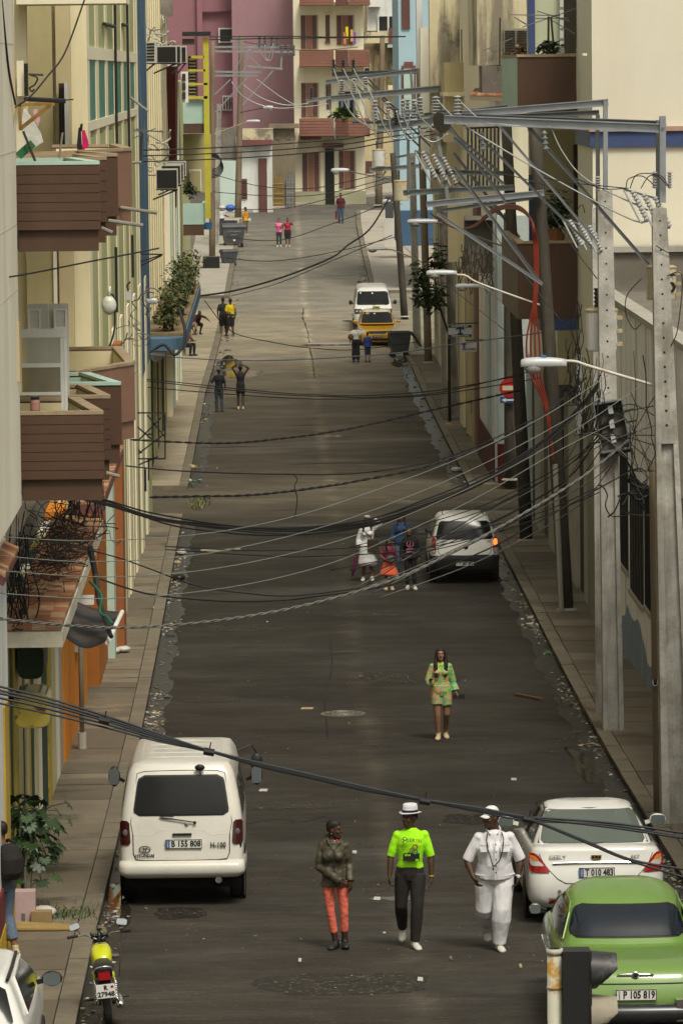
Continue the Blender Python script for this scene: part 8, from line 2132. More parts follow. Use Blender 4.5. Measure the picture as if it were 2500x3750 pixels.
# ================================================================ street furniture and small things
binm = mat('bin_dark_grey', (.075,.083,.09),.55,.12,2, stain=((.13,.12,.10),.4,2,.3))
def dumpster(label, u, v, s, rz, lid_open=False, name='rubbish_bin', writing=False):
 p = gnd(u, v); d = thing(name, label, 'rubbish bin', p, rz, 'wheeled rubbish bins'); ORG[d.name] = Vector((0,0,0)); k = s
 L = lambda *a: tuple(x*k for x in a)
 mb = MB(); b0, b1 = .5,.66
 mb.hexa([L(-b0,-.36,.22), L(b0,-.36,.22), L(b0,.36,.22), L(-b0,.36,.22), L(-b1,-.5,1.15), L(b1,-.5,1.15), L(b1,.5,1.15), L(-b1,.5,1.15)])
 mb.build('body', binm, d, local=True)
 MB().box(*[q*k for q in (-.70,.70,-.54,.54,1.152,1.2)]).build('rim', binm, d, local=True)
 if lid_open:
  MB().hexa([L(-.68,.5,1.2), L(.68,.5,1.2), L(.68,.56,1.2), L(-.68,.56,1.2), L(-.66,.95,.5), L(.66,.95,.5), L(.66,1.0,.53), L(-.66,1.0,.53)]).build('lid', vdark, d, local=True)
  MB().box(*[q*k for q in (-.62,.62,-.46,.46,1.201,1.206)]).build('opening', dark, d, local=True)
 else:
  rg = []
  for y, z in ((-.54,1.203),(-.5,1.28),(-.3,1.36),(0,1.40),(.3,1.36),(.5,1.28),(.54,1.203)): rg.append((y, z))
  MB().prism([L(-.69, y, z) for y, z in rg], L(1.38,0,0)).build('lid', binm, d, local=True)
 for x in (-.5,.5):
  for y in (-.33,.33): MB().lathe(L(x, y, .11),[(.03*k, -.035*k),(.11*k, -.035*k),(.11*k, .035*k),(.03*k, .035*k)],14, 'x').build('wheel', tyre_m, d, local=True); MB().box(*[q*k for q in (x-.05, x+.05, y-.04, y+.04,.12,.23)]).build('castor', ironm, d, local=True)
 for sg in (-1,1): MB().tube([L(sg*.60,-.06,1.0), L(sg*.72,-.06,1.02), L(sg*.72,.06,1.02), L(sg*.60,.06,1.0)],.025*k, 6).build('handle', binm, d, local=True)
 for x in (-.25,.25): MB().box(*[q*k for q in (x-.02, x+.02,-.515,-.38,.5,1.12)]).build('rib', binm, d, local=True)
 if writing:
  for i, (t_, sz) in enumerate((('COMUNALES', .13),('HABANA', .10))): text('lettering', t_, sz*k, V3((0,-.485-.0*i, .93-.2*i))*k, lampg, d, rx=98)
  MB().box(*[q*k for q in (-.06,.06,-.47,-.40,.36,.46)]).build('sticker', whitep, d, local=True)
 return d
dumpster('dark grey wheeled bin with its lid hanging open beside the taxi', 1462,1308,.90,-1.5, True)
dumpster('large grey wheeled bin at the far left kerb with writing on its side', 855,905,.95,.12, False, writing=True)
dumpster('small grey wheeled bin in front of the larger far left bins', 838,972,.62,.35, False)
dumpster('grey bin heaped with bags, behind the bin with writing', 832,868,.78,-.1, True)
g = at(835,762,278)
for (dx, s, c, lab) in ((.12,.3,(.03,.12,.45), 'blue rubbish bag on top of the far bins'),(-.35,.26,(.5,.48,.44), 'pale rubbish bag heaped on the far bins'),(-.75,.2,(.35,.22,.10), 'brown bundle on the far bins')):
 MB().ell((g.x+dx, g.y, g.z), s, s, s*.7,9,6).build('rubbish_bag', cloth('bag_%d' % int(dx*100), c, rough=.4), smooth=True, label=lab, cat='rubbish bag')
b = gnd(775,985,.1); MB().box(b.x-.45, b.x+.42, b.y, b.y+1.2, b.z, b.z+.62).build('planter_block', vdark, label='low black concrete block at the foot of the far left pole', cat='concrete block')
b = at(761,840,212); MB().lathe(b, [(.16,0),(.2,.25),(.22,.3)],12).build('tub', mat('tub_blue', (.03,.13,.36),.5), label='blue plastic tub beside the yellow frame post', cat='tub')
Ys = p5b.y - .3
sg = thing('no_entry_sign', 'round red no entry sign with a rust stain, on the corner pole', 'road sign', at(1862,1455, Ys))
c = at(1862,1421, Ys); r = 35/px(Ys)
MB().lathe(c, [(r, .02),(r, -.012),(r*.05,-.013)],28, 'y').build('disc', mat('sign_red', (.36,.02,.016),.45,.15,2, stain=((.1,.02,.01),.6,2.5,.4)), sg)
MB().box(c.x-r*.68, c.x+r*.72, Ys-.022, Ys-.014, c.z-r*.24, c.z+r*.24).build('bar', mat('sign_cream', (.60,.55,.42),.5,.1,3, stain=((.3,.14,.05),.6,3,.4)), sg)
sg = thing('arrow_sign', 'blue one-way sign with a white arrow pointing left, under the no entry disc', 'road sign', at(1857,1476, Ys))
MB().cf(1830,1453,1884,1476, Ys, .02).build('plate', mat('sign_blue', (.02,.07,.24),.45), sg)
a = lambda u, v: at(u, v, Ys-.008)
MB().prism([a(1835,1465), a(1850,1457), a(1850,1462), a(1880,1462), a(1880,1468), a(1850,1468), a(1850,1473)],(0,-.006,0)).build('arrow', plate_w, sg)
def rent(label, u0, v0, u1, v1, Y, lines, bands, anchor):
 s_ = thing('hanging_sign', label, 'sign', at((u0+u1)/2, v1, Y)); MB().cf(u0, v0, u1, v1, Y, .05).build('board', mat('sign_board_white', (.58,.57,.56),.5,.08,3), s_)
 nb = mat('sign_navy', (.02,.035,.12),.5)
 if bands:
  MB().cf(u0+1, v0+1, u1-1, v0+10, Y-.01,.008).build('band', nb, s_); MB().cf(u0+1, v1-10, u1-1, v1-1, Y-.01,.008).build('band', nb, s_)
 um = anchor[0]; vm = anchor[1]; ww = anchor[2]; A = lambda u, v: at(u, v, Y-.012)
 MB().prism([A(um-ww, vm-ww*.1), A(um-ww*.55, vm-ww*.5), A(um, vm-ww*.62), A(um+ww*.55, vm-ww*.5), A(um+ww, vm-ww*.1), A(um+ww*.5, vm-ww*.2), A(um+ww*.18, vm-ww*.22), A(um+ww*.16, vm+ww*.45), A(um+ww*.5, vm+ww*.55), A(um+ww*.45, vm+ww*.75), A(um-ww*.45, vm+ww*.75), A(um-ww*.5, vm+ww*.55), A(um-ww*.16, vm+ww*.45), A(um-ww*.18, vm-ww*.22), A(um-ww*.5, vm-ww*.2)],(0,-.006,0)).build('emblem', nb, s_)
 for t_, u, v, sz, m in lines: text('lettering', t_, sz, at(u, v, Y-.018), m, s_, local=False, bold=.002)
 MB().tube([at(u0+20, v0-4, Y+.02), at(u1+26, v0-8, Y+.02)],.02,5).build('bracket', ironm, s_)
rent('rental sign reading ROOMS FOR RENT with a navy anchor mark, upper of two', 1640,1190,1727,1235,150,[('ROOMS FOR RENT', 1683,1195.5,.062, plate_w),('ARRENDADOR DIVISA', 1683,1230,.055, plate_w)], True, (1684,1210,20))
rent('rental sign reading POR HORAS, lower of two', 1684,1252,1744,1288,149,[('POR HORAS', 1716,1279,.075, MATS['sign_navy'])], False, (1698,1264,11))
def round_sign(label, u0, v0, u1, v1, Y, m, dep):
 a, b = at(u0, v1, Y), at(u1, v0, Y); cx, cz, hw, hh = (a.x+b.x)/2,(a.z+b.z)/2,(b.x-a.x)/2,(b.z-a.z)/2
 s_ = thing('shop_sign', label, 'sign', (cx, Y, a.z)); rg = [(cx+hw*math.copysign(abs(math.cos(t*math.pi/14))**.55, math.cos(t*math.pi/14)), Y, cz+hh*math.copysign(abs(math.sin(t*math.pi/14))**.55, math.sin(t*math.pi/14))) for t in range(28)]
 MB().prism(rg, (0, dep, 0)).build('box', m[1], s_)
 MB().prism([(cx+(x-cx)*.95, Y-.002, cz+(z-cz)*.95) for x, y, z in rg],(0,-.02,0)).build('face', m[0], s_)
 for t in range(5):
  i = 4+t*2; MB().bar((rg[i][0], Y+.02, rg[i][2]+.006),(rg[i][0], Y+dep-.02, rg[i][2]+.006),.02).build('seam', dirtgr, s_)
 MB().tube([(cx-hw, Y+dep*.5, cz+hh*.5),(-3.75, Y+dep*.5, cz+hh*.5)],.025,6).build('bracket', ironm, s_)
round_sign('rusty yellow rounded shop sign jutting from the left shopfronts', 52,2536,184,2668,63.2,(mat('sign_rust_yellow', (.46,.38,.07),.6,.2,2, stain=((.12,.05,.015),1.0,5,.75)), mat('sign_rust_side', (.42,.37,.22),.7,.3,3, stain=((.08,.06,.03),.8,2,.4))),.9)
round_sign('dark green rounded shop sign under the tiled canopy', 64,2352,160,2488,66,(mat('sign_dark_green', (.018,.045,.022),.6,.2,2, stain=((.06,.09,.06),.5,3,.4)), mat('sign_side_dark', (.10,.095,.08),.7,.3,3)),1.2)
Ya = 66
aw = thing('awning', 'torn dark striped awning sagging off the end of the tiled canopy', 'awning', at(330,2350, Ya))
c1, c2, c3, c4 = at(266,2195, Ya+1.5), at(440,2240, Ya+1.0), at(385,2350, Ya-1.2), at(224,2318, Ya-.8)
def awp(a, b): return (c1*(1-a)+c2*a)*(1-b) + (c4*(1-a)+c3*a)*b + V3((0,0,-.10*math.sin(math.pi*a)*(0.4+b) + .012*math.sin(b*34)))
stripes = [mat('awning_stripe_%d' % i, c, .9,.25,4,.4,20, stain=((.1,.095,.085),.5,2,.3)) for i, c in enumerate(((.035,.034,.034),(.06,.052,.048),(.022,.02,.022),(.07,.05,.045),(.025,.035,.045)))]
for k in range(15):
 g_ = MB().grid(lambda a, b, k=k: awp(a, (k+b*.98)/15),12,2); g2 = MB().grid(lambda a, b, k=k: awp(a, (k+b*.98)/15)-V3((0,0,.008)),12,2); g_.add(g2.v, g2.f)
 g_.build('stripe', stripes[(k*3) % 5], aw, smooth=True)
MB().tube([c2+V3((.03,0,.0)), c3+V3((.03,0,-.02))],.03,7).build('edge_bar', whitep, aw)
MB().tube([at(330,2000, Ya), at(350,2105, Ya), at(362,2200, Ya-.4), at(408,2332, Ya-1.3)],[.04,.04,.035,.03],8).build('pole', ironm, aw)
MB().tube(crom([at(330,2130, Ya-.5), at(372,2180, Ya-.9), at(366,2240, Ya-1), at(395,2262, Ya-1.2), at(412,2285, Ya-1.3)],5),[.02,.04,.03,.035,.01]*1 + [.02]*16 if False else .022,6).build('rag', mat('rag_green', (.02,.12,.07),.8), aw)
MB().cf(277,2180,345,2215, Ya+6,.04).build('notice_board', whitep, label='small white notice board behind the striped awning', cat='notice board')
pp = gnd(302,2742,.13); po = thing('steel_post', 'slim grey post standing on the left pavement before the orange shop', 'post', pp)
MB().tube([pp, pp + V3((.0,0,3.2))],.042,9).build('shaft', mat('post_grey_green', (.22,.215,.16),.6,.15,3), po, smooth=True); MB().tube([pp, pp+V3((0,0,.28))],.075,9).build('collar', concm, po)
acm = mat('ac_case', (.46,.45,.40),.6,.1,3, stain=((.25,.24,.2),.5,2,.3))
def ac(label, u0, v0, u1, v1, Y, grille=True):
 o = thing('air_conditioner', label, 'air conditioner', at((u0+u1)/2, v1, Y), group='air conditioners on the offices')
 MB().cf(u0, v0, u1, v1, Y, .32).build('case', acm, o)
 if grille: MB().cf(u0+4, v0+5, u1-4, v1-4, Y-.02,.015).build('grille', dark, o)
 else:
  for k in range(6): MB().cf(u0+4, v0+6+k*(v1-v0-10)/6, u1-6, v0+6+(k+.55)*(v1-v0-10)/6, Y-.02,.015).build('louvre', dark, o)
 a = at(u0, v1, Y+.1); MB().bar(a, at(u1, v1+2, Y+.1),.05).build('bracket', ironm, o); MB().bar(at(u0-10, v1+38, Y+.1), at(u1-6, v1+3, Y+.1),.045).build('strut', ironm, o)
ac('nearest black-grilled air conditioner of the upper row', 573,167,648,231,139.6); ac('white louvred air conditioner beside the blue pillar', 534,152,572,231,138.6, False)
ac('second air conditioner of the upper row', 640,166,664,232,148); ac('third air conditioner of the upper row', 662,168,684,230,160)
ac('nearest black-grilled air conditioner of the lower row', 571,618,652,693,139.5)
ac('second air conditioner of the lower row', 590,603,664,676,145); ac('third air conditioner of the lower row', 600,598,674,660,150); ac('farthest air conditioner of the lower row', 608,590,682,645,156)
cy = thing('planter_canopy', 'blue-edged concrete canopy overgrown with shrubs beyond the first crossing', 'canopy', (-2.9,142, HC-8))
zc3 = HC - 7.55
MB().box(XB-.2,-2.48,142,176, zc3-.45, zc3-.06).build('fascia', mat('canopy_blue', (.075,.15,.24),.6,.12,1.5,.1,12, stair if False else 0) if False else mat('canopy_blue', (.075,.15,.24),.6,.12,1.5), cy)
MB().box(XB-.2,-2.52,142.04,175.9, zc3-.058, zc3+.03).build('soil_bed', mat('soil_leafy', (.20,.15,.08),.95,.35,3,.6,8, stain=((.06,.06,.02),.8,2,.4)), cy)
rgc = [V3((-3.2 + .72*math.cos(t),141.95-1.3*math.sin(t), zc3-.40)) for t in [i*math.pi/12 for i in range(13)]]
MB().prism([tuple(p) for p in rgc],(0,0,.34)).build('rounded_corner', MATS['canopy_blue'], cy)
MB().tube(crom([at(655,1130,141), at(676,1200,140.6), at(672,1260,140.4), at(640,1300,140.2), at(600,1262,140.4), at(545,1292,140.2)],5),.045,7).build('hose', wire_d, smooth=True, label='black hose looped over the blue canopy corner', cat='hose')
def leaf_mat(n, c, tr=.0): return mat('leaf_'+n, c, .5,.35,3, spec=.4)
lm = [leaf_mat('dark', (.022,.042,.012)), leaf_mat('mid', (.055,.09,.02)), leaf_mat('olive', (.13,.14,.04)), leaf_mat('dry', (.16,.12,.05))]
def foliage(parent, name, centers, n, ls, seed, mats, droop=.2, weights=None):
 g = random.Random(seed); sets = [MB() for _ in mats]
 for _ in range(n):
  c, rx, ry, rz = g.choices(centers, [q[1]*q[2]*q[3] for q in centers])[0]
  while True:
   d = V3((g.uniform(-1,1), g.uniform(-1,1), g.uniform(-1,1)))
   if d.length < 1: break
  d = d * (.55 + .45*d.length) if d.length > .2 else d
  p = V3(c) + V3((d.x*rx, d.y*ry, d.z*rz)); s_ = ls*g.uniform(.6,1.3)
  a = g.uniform(0,6.28); f = V3((math.cos(a), math.sin(a), g.uniform(-.8,.6)-droop)).normalized(); w_ = f.cross(V3((0,0,1))).normalized(); w_ = (w_ + V3((0,0, g.uniform(-.5,.5)))).normalized()*s_*.3
  up = f.cross(w_).normalized()*s_*.06
  sets[g.choices(range(len(mats)), weights or [1]*len(mats))[0]].add([p, p+f*s_*.45+w_+up, p+f*s_, p+f*s_*.45-w_+up],[(0,1,2,3)])
 al = MB(); idx = []
 for i, q in enumerate(sets): al.add(q.v, q.f); idx += [i]*len(q.f)
 me = al.mesh(name, fix=False); me.polygons.foreach_set('material_index', idx)
 return T(link(name, me, mats, parent), kind='stuff')
def shrub(label, base, blobs, n, ls, seed, stems=6, mats=lm, w=None, name='shrub', h=None):
 r = thing(name, label, 'shrub', base); g = random.Random(seed); sm = MB(); b = V3(base)
 for i in range(stems):
  c = V3(blobs[i % len(blobs)][0]); q = c + V3((g.uniform(-.3,.3), g.uniform(-.3,.3), g.uniform(-.1,.5)))
  sm.tube(crom([b + V3((g.uniform(-.15,.15), g.uniform(-.15,.15),0)), b.lerp(q, .5)+V3((g.uniform(-.1,.1), g.uniform(-.1,.1),.05)), q],3),[.025,.023,.02,.017,.014,.011,.008][:7],5)
 sm.build('stems', wood_d, r, kind='stuff'); foliage(r, 'leaves', blobs, n, ls, seed, mats, weights=w); return r
for i, (y, x, hh_, n, lab) in enumerate(((143.4,-2.98,1.45,900, 'nearest leafy shrub on the blue canopy'),(147.5,-2.92,1.9,1000, 'second shrub on the blue canopy, taller and looser'),(152.5,-2.85,2.0,1000, 'third shrub on the blue canopy with airy twigs'),(159,-2.8,1.7,800, 'fourth shrub on the blue canopy'),(167,-2.75,1.5,700, 'farthest shrub on the blue canopy'))):
 b = (x, y, zc3+.03)
 shrub(lab, b, [((x, y, zc3+.5*hh_),.42,.9,.5*hh_),((x+.2, y+.6, zc3+.75*hh_),.35,.8,.33*hh_),((x-.1, y-.5, zc3+.3*hh_),.35,.7,.3*hh_)], int(n*.62),.15,60+i, 11, w=(2,3,3.5,.6))
b = gnd(95,3335,.12); b.x = max(b.x, -3.28); pl = thing('papaya_plant', 'leafy papaya-like plant leaning over the left pavement', 'plant', b)
tr = MB(); g = random.Random(5); tips = []
for i in range(4):
 t = b + V3((g.uniform(-.05,.25), g.uniform(-.3,.3), g.uniform(.7,1.35))); tr.tube(crom([b+V3((g.uniform(-.06,.06), g.uniform(-.06,.06),0)), b.lerp(t, .5)+V3((g.uniform(-.08,.04),0,.05)), t],4),[.022]*9,6); tips.append(t)
tr.build('stem', wood_g, pl, smooth=True)
pm = [mat('papaya_leaf_%d' % i, c, .45,.25,3, spec=.4) for i, c in enumerate(((.020,.05,.012),(.034,.08,.017),(.013,.033,.010)))]
for i in range(72):
 t = tips[i % 4]; a = g.uniform(0,6.28); ln = g.uniform(.2,.42); c = t + V3((math.cos(a)*ln*.9+.06, math.sin(a)*ln*.8, g.uniform(-.6,.2)))
 mb = MB(); sz = g.uniform(.13,.21); out = V3((math.cos(a), math.sin(a),0));
 R3 = Matrix.Rotation(a-math.pi/2,3, 'Z') @ Matrix.Rotation(-g.uniform(.5,1.15),3, 'X')
 for k in range(7):
  an = (k-3)*.62; d = V3((math.sin(an), math.cos(an),0)); s_ = V3((d.y, -d.x, 0)); L_ = sz*(1-.08*abs(k-3))
  q = [V3((0,0,0)), d*L_*.4+s_*L_*.13, d*L_*.62+s_*L_*.22+V3((0,0,-.01)), d*L_*.66+s_*L_*.09, d*L_+V3((0,0,-.03)), d*L_*.66-s_*L_*.09, d*L_*.62-s_*L_*.22+V3((0,0,-.01)), d*L_*.4-s_*L_*.13]
  mb.add([c + R3 @ p for p in q],[tuple(range(8))])
 mb.tube([t, (t+c)/2+V3((0,0,.05)), c],.006,4)
 mb.build('leaf', pm[i % 3], pl, fix=False)
gb = gnd(240,3352,.12)
gr_ = MB(); g = random.Random(8)
for _ in range(420):
 p = gb + V3((g.gauss(.0,.24), g.gauss(0,.35),0)); a = g.uniform(0,6.28); d = V3((math.cos(a)*.05, math.sin(a)*.05, g.uniform(.03,.09))); w_ = V3((-math.sin(a), math.cos(a),0))*.009
 gr_.add([p-w_, p+w_, p+d],[(0,1,2)])
gr_.build('weeds', lm[1], label='tuft of weeds growing from the cracked left pavement', kind='stuff', fix=False)
for (u, v, lab, n) in ((728,1845, 'green weeds at the kerb corner of the first crossing', 220),(744,1072, 'green weeds on the far left corner', 500),(765,880, 'grass behind the far left pole', 600),(1640,1440, 'weeds at the right corner pavement', 260)):
 gb = gnd(u, v, .02); mb = MB(); k = px(gb.y)
 for _ in range(n):
  p = gb + V3((g.gauss(0,16/k), g.gauss(0,.8),0)); p.z = G(p.y)+.02; a = g.uniform(0,6.28); d = V3((math.cos(a)*.08, math.sin(a)*.08, g.uniform(.05,.17))); w_ = V3((-math.sin(a), math.cos(a),0))*.02
  mb.add([p-w_, p+w_, p+d],[(0,1,2)])
 mb.build('weeds', lm[2], label=lab, kind='stuff', fix=False)
tb_ = at(1560,1120,168); tbb = V3((at(1645,1500,168).x, 168, G(168)+.1))
t_ = thing('small_tree', 'small broad-leaved tree with sparse dark foliage beside the brown pole on the right', 'tree', tbb)
MB().tube([tbb, tbb+V3((0,0,3.0)), at(1600,1100,168), at(1585,960,168)],[.06,.05,.035,.015],7).build('trunk', wood_d, t_, smooth=True)
P_ = lambda u, v: tuple(at(u, v, 168))
foliage(t_, 'crown', [(P_(1575,1075),.62,.6,.5),(P_(1545,1020),.42,.5,.35),(P_(1600,960),.33,.4,.45),(P_(1530,980),.3,.3,.25),(P_(1590,1120),.3,.3,.25),(P_(1600,900),.2,.2,.3)],620,.27,21, lm[:2] + [lm[1]], weights=(3,2,1))
for k, (u, v, s_) in enumerate(((2030,880,1.0),(2008,888,.8),(2044,892,.9))):
 c = at(u, v, 110.6); r = thing('potted_plant', ['tall dark potted plant on the lower right balcony', 'small potted plant on the lower right balcony, left end', 'terracotta pot plant on the lower right balcony'][k], 'plant', c)
 MB().lathe(c, [(.12*s_, 0),(.17*s_, .22*s_),(.19*s_, .26*s_)],14).build('pot', tile_m[k % 4], r)
 hh_ = (1.0,.45,.7)[k]; foliage(r, 'leaves', [((c.x, c.y, c.z+.3+hh_*.45),.3*s_, .2, hh_*.5)],(260,90,140)[k],.16,80+k, lm[:2])
for (u, v, lab) in ((2010,190, 'spiky plant on the upper right balcony'),(1912,195, 'dead dry plant on the weathered window ledge')):
 c = at(u, v, 110.4 if u > 2000 else 138.8); r = thing('potted_plant', lab, 'plant', c); foliage(r, 'leaves', [((c.x, c.y, c.z+.12),.28,.2,.14)],90,.22,95+u, [lm[0]] if u > 2000 else [lm[3], mat('leaf_brown', (.10,.04,.02),.8)])
 MB().lathe(c+V3((0,0,-.1)),[(.08,0),(.12,.12)],10).build('pot', tile_m[1], r)
c = at(1262,420, YC-1.2); r = thing('potted_fern', 'bright green fern on the brick balcony at the bend', 'plant', c); foliage(r, 'leaves', [((c.x, c.y, c.z+.15),.75,.3,.3)],260,.5,33,[mat('leaf_bright', (.16,.30,.03),.5,.3,2), lm[1]])
c = at(697,702, YB+2); r = thing('potted_bush', 'dark bush on the far turquoise balcony', 'plant', c); foliage(r, 'leaves', [((c.x, c.y, c.z+.1),.3,.3,.35)],160,.2,34, lm[:2])
v_ = MB(); g = random.Random(77)
for _ in range(30):
 u0, v0 = g.uniform(1690,1800), g.uniform(890,940); pts = [at(u0+g.uniform(-14,14)*i*.5, v0+i*g.uniform(10,45),140.6) for i in range(5)]; v_.tube(crom(pts, 3),.014,4)
v_.build('dead_vines', wood_d, label='dead vines hanging over the ledge of the stained house', kind='stuff')
lw_ = thing('washing', 'magenta and black clothes hung on the upper left balcony', 'clothes', at(305,560,72))
for (pts, c) in (([(288,470),(296,462),(300,530),(308,560),(286,562),(282,530)],(.015,.015,.02)),([(300,480),(310,475),(322,510),(326,535),(312,545),(316,562),(302,562),(302,520)],(.55,.01,.11)),([(294,455),(304,452),(302,480),(294,482)],(.02,.02,.02))):
 MB().prism([at(u, v, 71.5) for u, v in pts],(0,.06,0)).build('garment', cloth('wash_%d' % int(c[0]*1000), c), lw_)
for (q, c, lab, Y) in (([(88,395),(112,425),(150,490),(158,520),(128,540),(92,535),(80,470)],(.62,.62,.57), 'big white plastic sheet under the rusty bracket', 62.5),([(122,402),(134,398),(148,440),(140,462),(126,440)],(.62,.36,.42), 'pale pink cloth hung under the rusty bracket', 62.8)):
 MB().prism([at(u, v, Y) for u, v in q],(0,.12,0)).build('hanging_cloth', cloth('hang_'+str(int(c[1]*100)), c, rough=.6), label=lab, cat='cloth')
rb_ = thing('rusty_bracket', 'rusty yellow angle bracket with a pole above the upper left balcony', 'bracket', at(100,470,62))
rm_ = mat('rust_yellow', (.38,.22,.05),.8,.3,4, stain=((.10,.04,.015),.9,3,.5))
MB().bar(at(72,384,62), at(202,380,62),.04).bar(at(78,470,62), at(186,384,62),.05).bar(at(72,380,62), at(76,478,62),.04).build('angle_frame', rm_, rb_)
MB().tube([at(88,362,61.8), at(242,370,61.8)],.03,7).tube([at(242,366,61.8), at(270,364,61.8)],.01,6).build('pole', vdark, rb_)
bk = thing('scroll_bracket', 'black iron scroll bracket on the cream loggia wall', 'bracket', at(115,330,79))
MB().tube([at(106,272,79), at(160,274,79)],.02,6).tube(crom([at(112,275,79), at(138,285,79), at(128,310,79), at(110,322,79), at(118,335,79), at(126,326,79)],5),.015,6).build('scroll', ironm, bk)
gbm = thing('broom', 'green broom leaning on the upper left balcony', 'broom', at(120,590,61.5)); MB().bar(at(68,572,61.6), at(122,524,61.6),.07,.10).build('head', mat('broom_green', (.03,.16,.07),.7), gbm); MB().tube([at(86,480,61.5), at(130,590,61.5)],.016,6).build('handle', wood_d, gbm); MB().tube([at(230,485,61.9), at(218,580,61.9)],.014,6).build('stick', wood_g, label='wooden stick poking up from the upper left balcony', cat='stick')
jr = thing('jar', 'dusty pink jar on the rail of the lower front balcony', 'jar', at(130,1505,61.2)); MB().lathe(at(130,1507,61.2),[(.055,0),(.065,.02),(.06,.12),(.05,.15)],14).build('body', mat('jar_pink', (.34,.19,.15),.4), jr); MB().lathe(at(130,1507,61.2)+V3((0,0,.151)),[(.055,0),(.055,.03)],14).build('lid', vdark, jr)
bgl = thing('plastic_bag', 'translucent white plastic bag hung from a pipe on the sage facade', 'bag', at(400,1145,92)); MB().ell(at(400,1118,92),.14,.1,.18,12,8).tube([at(400,1090,92), at(404,1048,92)],[.04,.02],6).build('bag', cloth('bag_clear', (.58,.58,.52), rough=.3), bgl, smooth=True)
MB().tube(crom([at(402,1080,92), at(418,1090,92), at(420,1200,92), at(400,1270,92), at(375,1300,92)],5),.018,5).build('loose_wire', wire_d, smooth=True, label='black cord dangling below the plastic bag on the sage facade', cat='cord')
mt = thing('meter_box', 'small grey meter box hanging from a pipe on the sage facade', 'box', at(470,1098,105)); MB().cf(462,1064,481,1098,105,.15).build('case', lampg, mt); MB().tube(crom([at(470,1064,105), at(466,1045,105), at(478,1032,105)],4),.02,5).build('hook', ironm, mt)
def antenna(label, u, v, Y, segs, mast):
 a = thing('tv_antenna', label, 'antenna', at(u, v, Y));
 for s_ in segs: MB().tube([at(s_[0], s_[1], Y), at(s_[2], s_[3], Y)],.012*px(100)/px(Y)*.9,5).build('rod', greyrust, a)
 for s_ in mast: MB().tube([at(s_[0], s_[1], Y), at(s_[2], s_[3], Y)],.024,6).build('mast', wood_d, a)
antenna('television antenna standing on the upper right balcony', 2010,60,110.5,[(1868,54,2050,57),(1965,40,2085,78),(1910,100,2040,55),(2000,70,2115,28),(1955,68,2080,66),(2015,72,2105,125),(1885,65,1925,90)],[(2007,60,2006,192),(2016,62,2028,192)])
antenna('spidery television antenna stuck out from the sage facade', 528,485,118,[(462,472,602,484),(464,517,570,470),(480,480,598,480),(500,470,590,520)],[(520,487,516,590),(516,596,484,595)])
antenna('small broken antenna on the weathered wall', 1830,160,139.2,[(1770,185,1876,140),(1880,62,1930,90),(1790,180,1816,186)],[(1830,65,1828,240)])
cg = thing('iron_bracket', 'black iron lattice frame bracketed to the left facade at the first crossing', 'bracket', at(555,1680,118)); Yc = 118
for (u0, v0, u1, v1) in ((500,1512,605,1512),(605,1512,605,1680),(460,1680,605,1680),(500,1520,500,1610),(500,1560,560,1612),(510,1610,590,1530),(540,1520,604,1600),(462,1608,520,1660),(500,1668,600,1590),(462,1722,580,1672),(545,1680,545,1760),(540,1590,560,1590)): MB().bar(at(u0, v0, Yc), at(u1, v1, Yc),.035).build('bar', ironm, cg)
cg2 = thing('iron_cage', 'small black iron lantern cage hanging low on the left facade', 'iron cage', at(512,1826,122)); Yc = 122
for k in range(4): MB().bar(at(493+k*10,1722, Yc), at(493+k*10,1822, Yc),.025).build('bar', ironm, cg2)
for vv in (1722,1760,1822): MB().bar(at(491, vv, Yc), at(526, vv, Yc),.03).build('hoop', ironm, cg2)
MB().cf(527,1720,536,1800, Yc, .3).build('back_plate', ironm, cg2)
bk = thing('iron_bracket', 'black triangular iron bracket on the blue pillar', 'bracket', at(540,950,122))
for (u0, v0, u1, v1) in ((480,930,596,932),(482,970,596,932),(482,990,592,936),(484,905,484,1010)): MB().bar(at(u0, v0,122), at(u1, v1,122),.035).build('bar', ironm, bk)
def lying(name, label, cat_, mb, m, **k): return mb.build(name, m, label=label, cat=cat_, **k)
q = gnd(1930,2560); a, b = gnd(1887,2548), gnd(1980,2566); lying('wooden_plank', 'short brown plank lying on the right of the roadway', 'plank', MB().bar(a+V3((0,0,.03)), b+V3((0,0,.03)),.07,.04), mat('plank_brown', (.16,.075,.035),.8,.3,4))
a, b = gnd(735,2018), gnd(880,2014); lying('wooden_batten', 'long pale batten lying across the left lane', 'plank', MB().bar(a+V3((0,0,.02)), b+V3((0,0,.02)),.09,.03), mat('batten_pale', (.45,.38,.26),.8,.2,4))
def manhole(u, v, label, r_=.33):
 c = gnd(u, v); m = thing('manhole_cover', label, 'manhole cover', c); z = G(c.y)
 MB().lathe((c.x, c.y, z),[(r_*1.25,.006),(r_*1.2,.012),(r_*1.02,.012)],28, caps=False).build('surround', mat('manhole_patch', (.13,.11,.085),.8,.2,3), m)
 MB().lathe((c.x, c.y, z),[(r_, .004),(r_, .014),(r_*.05,.0145)],28).build('lid', mat('cast_iron', (.05,.045,.04),.5,.3,6, metal=.3), m)
 k = MB()
 for f in (.35,.65,.92):
  k.lathe((c.x, c.y, z),[(r_*f-.012,.0148),(r_*f-.008,.026),(r_*f+.008,.026),(r_*f+.012,.0148)],24, caps=False)
 for i in range(8): a_ = i*math.pi/4; k.bar((c.x+r_*.1*math.cos(a_), c.y+r_*.1*math.sin(a_), z+.02),(c.x+r_*.95*math.cos(a_), c.y+r_*.95*math.sin(a_), z+.02),.02,.012)
 k.build('pattern', mat('cast_iron_worn', (.22,.20,.17),.45,.2,6, metal=.3), m)
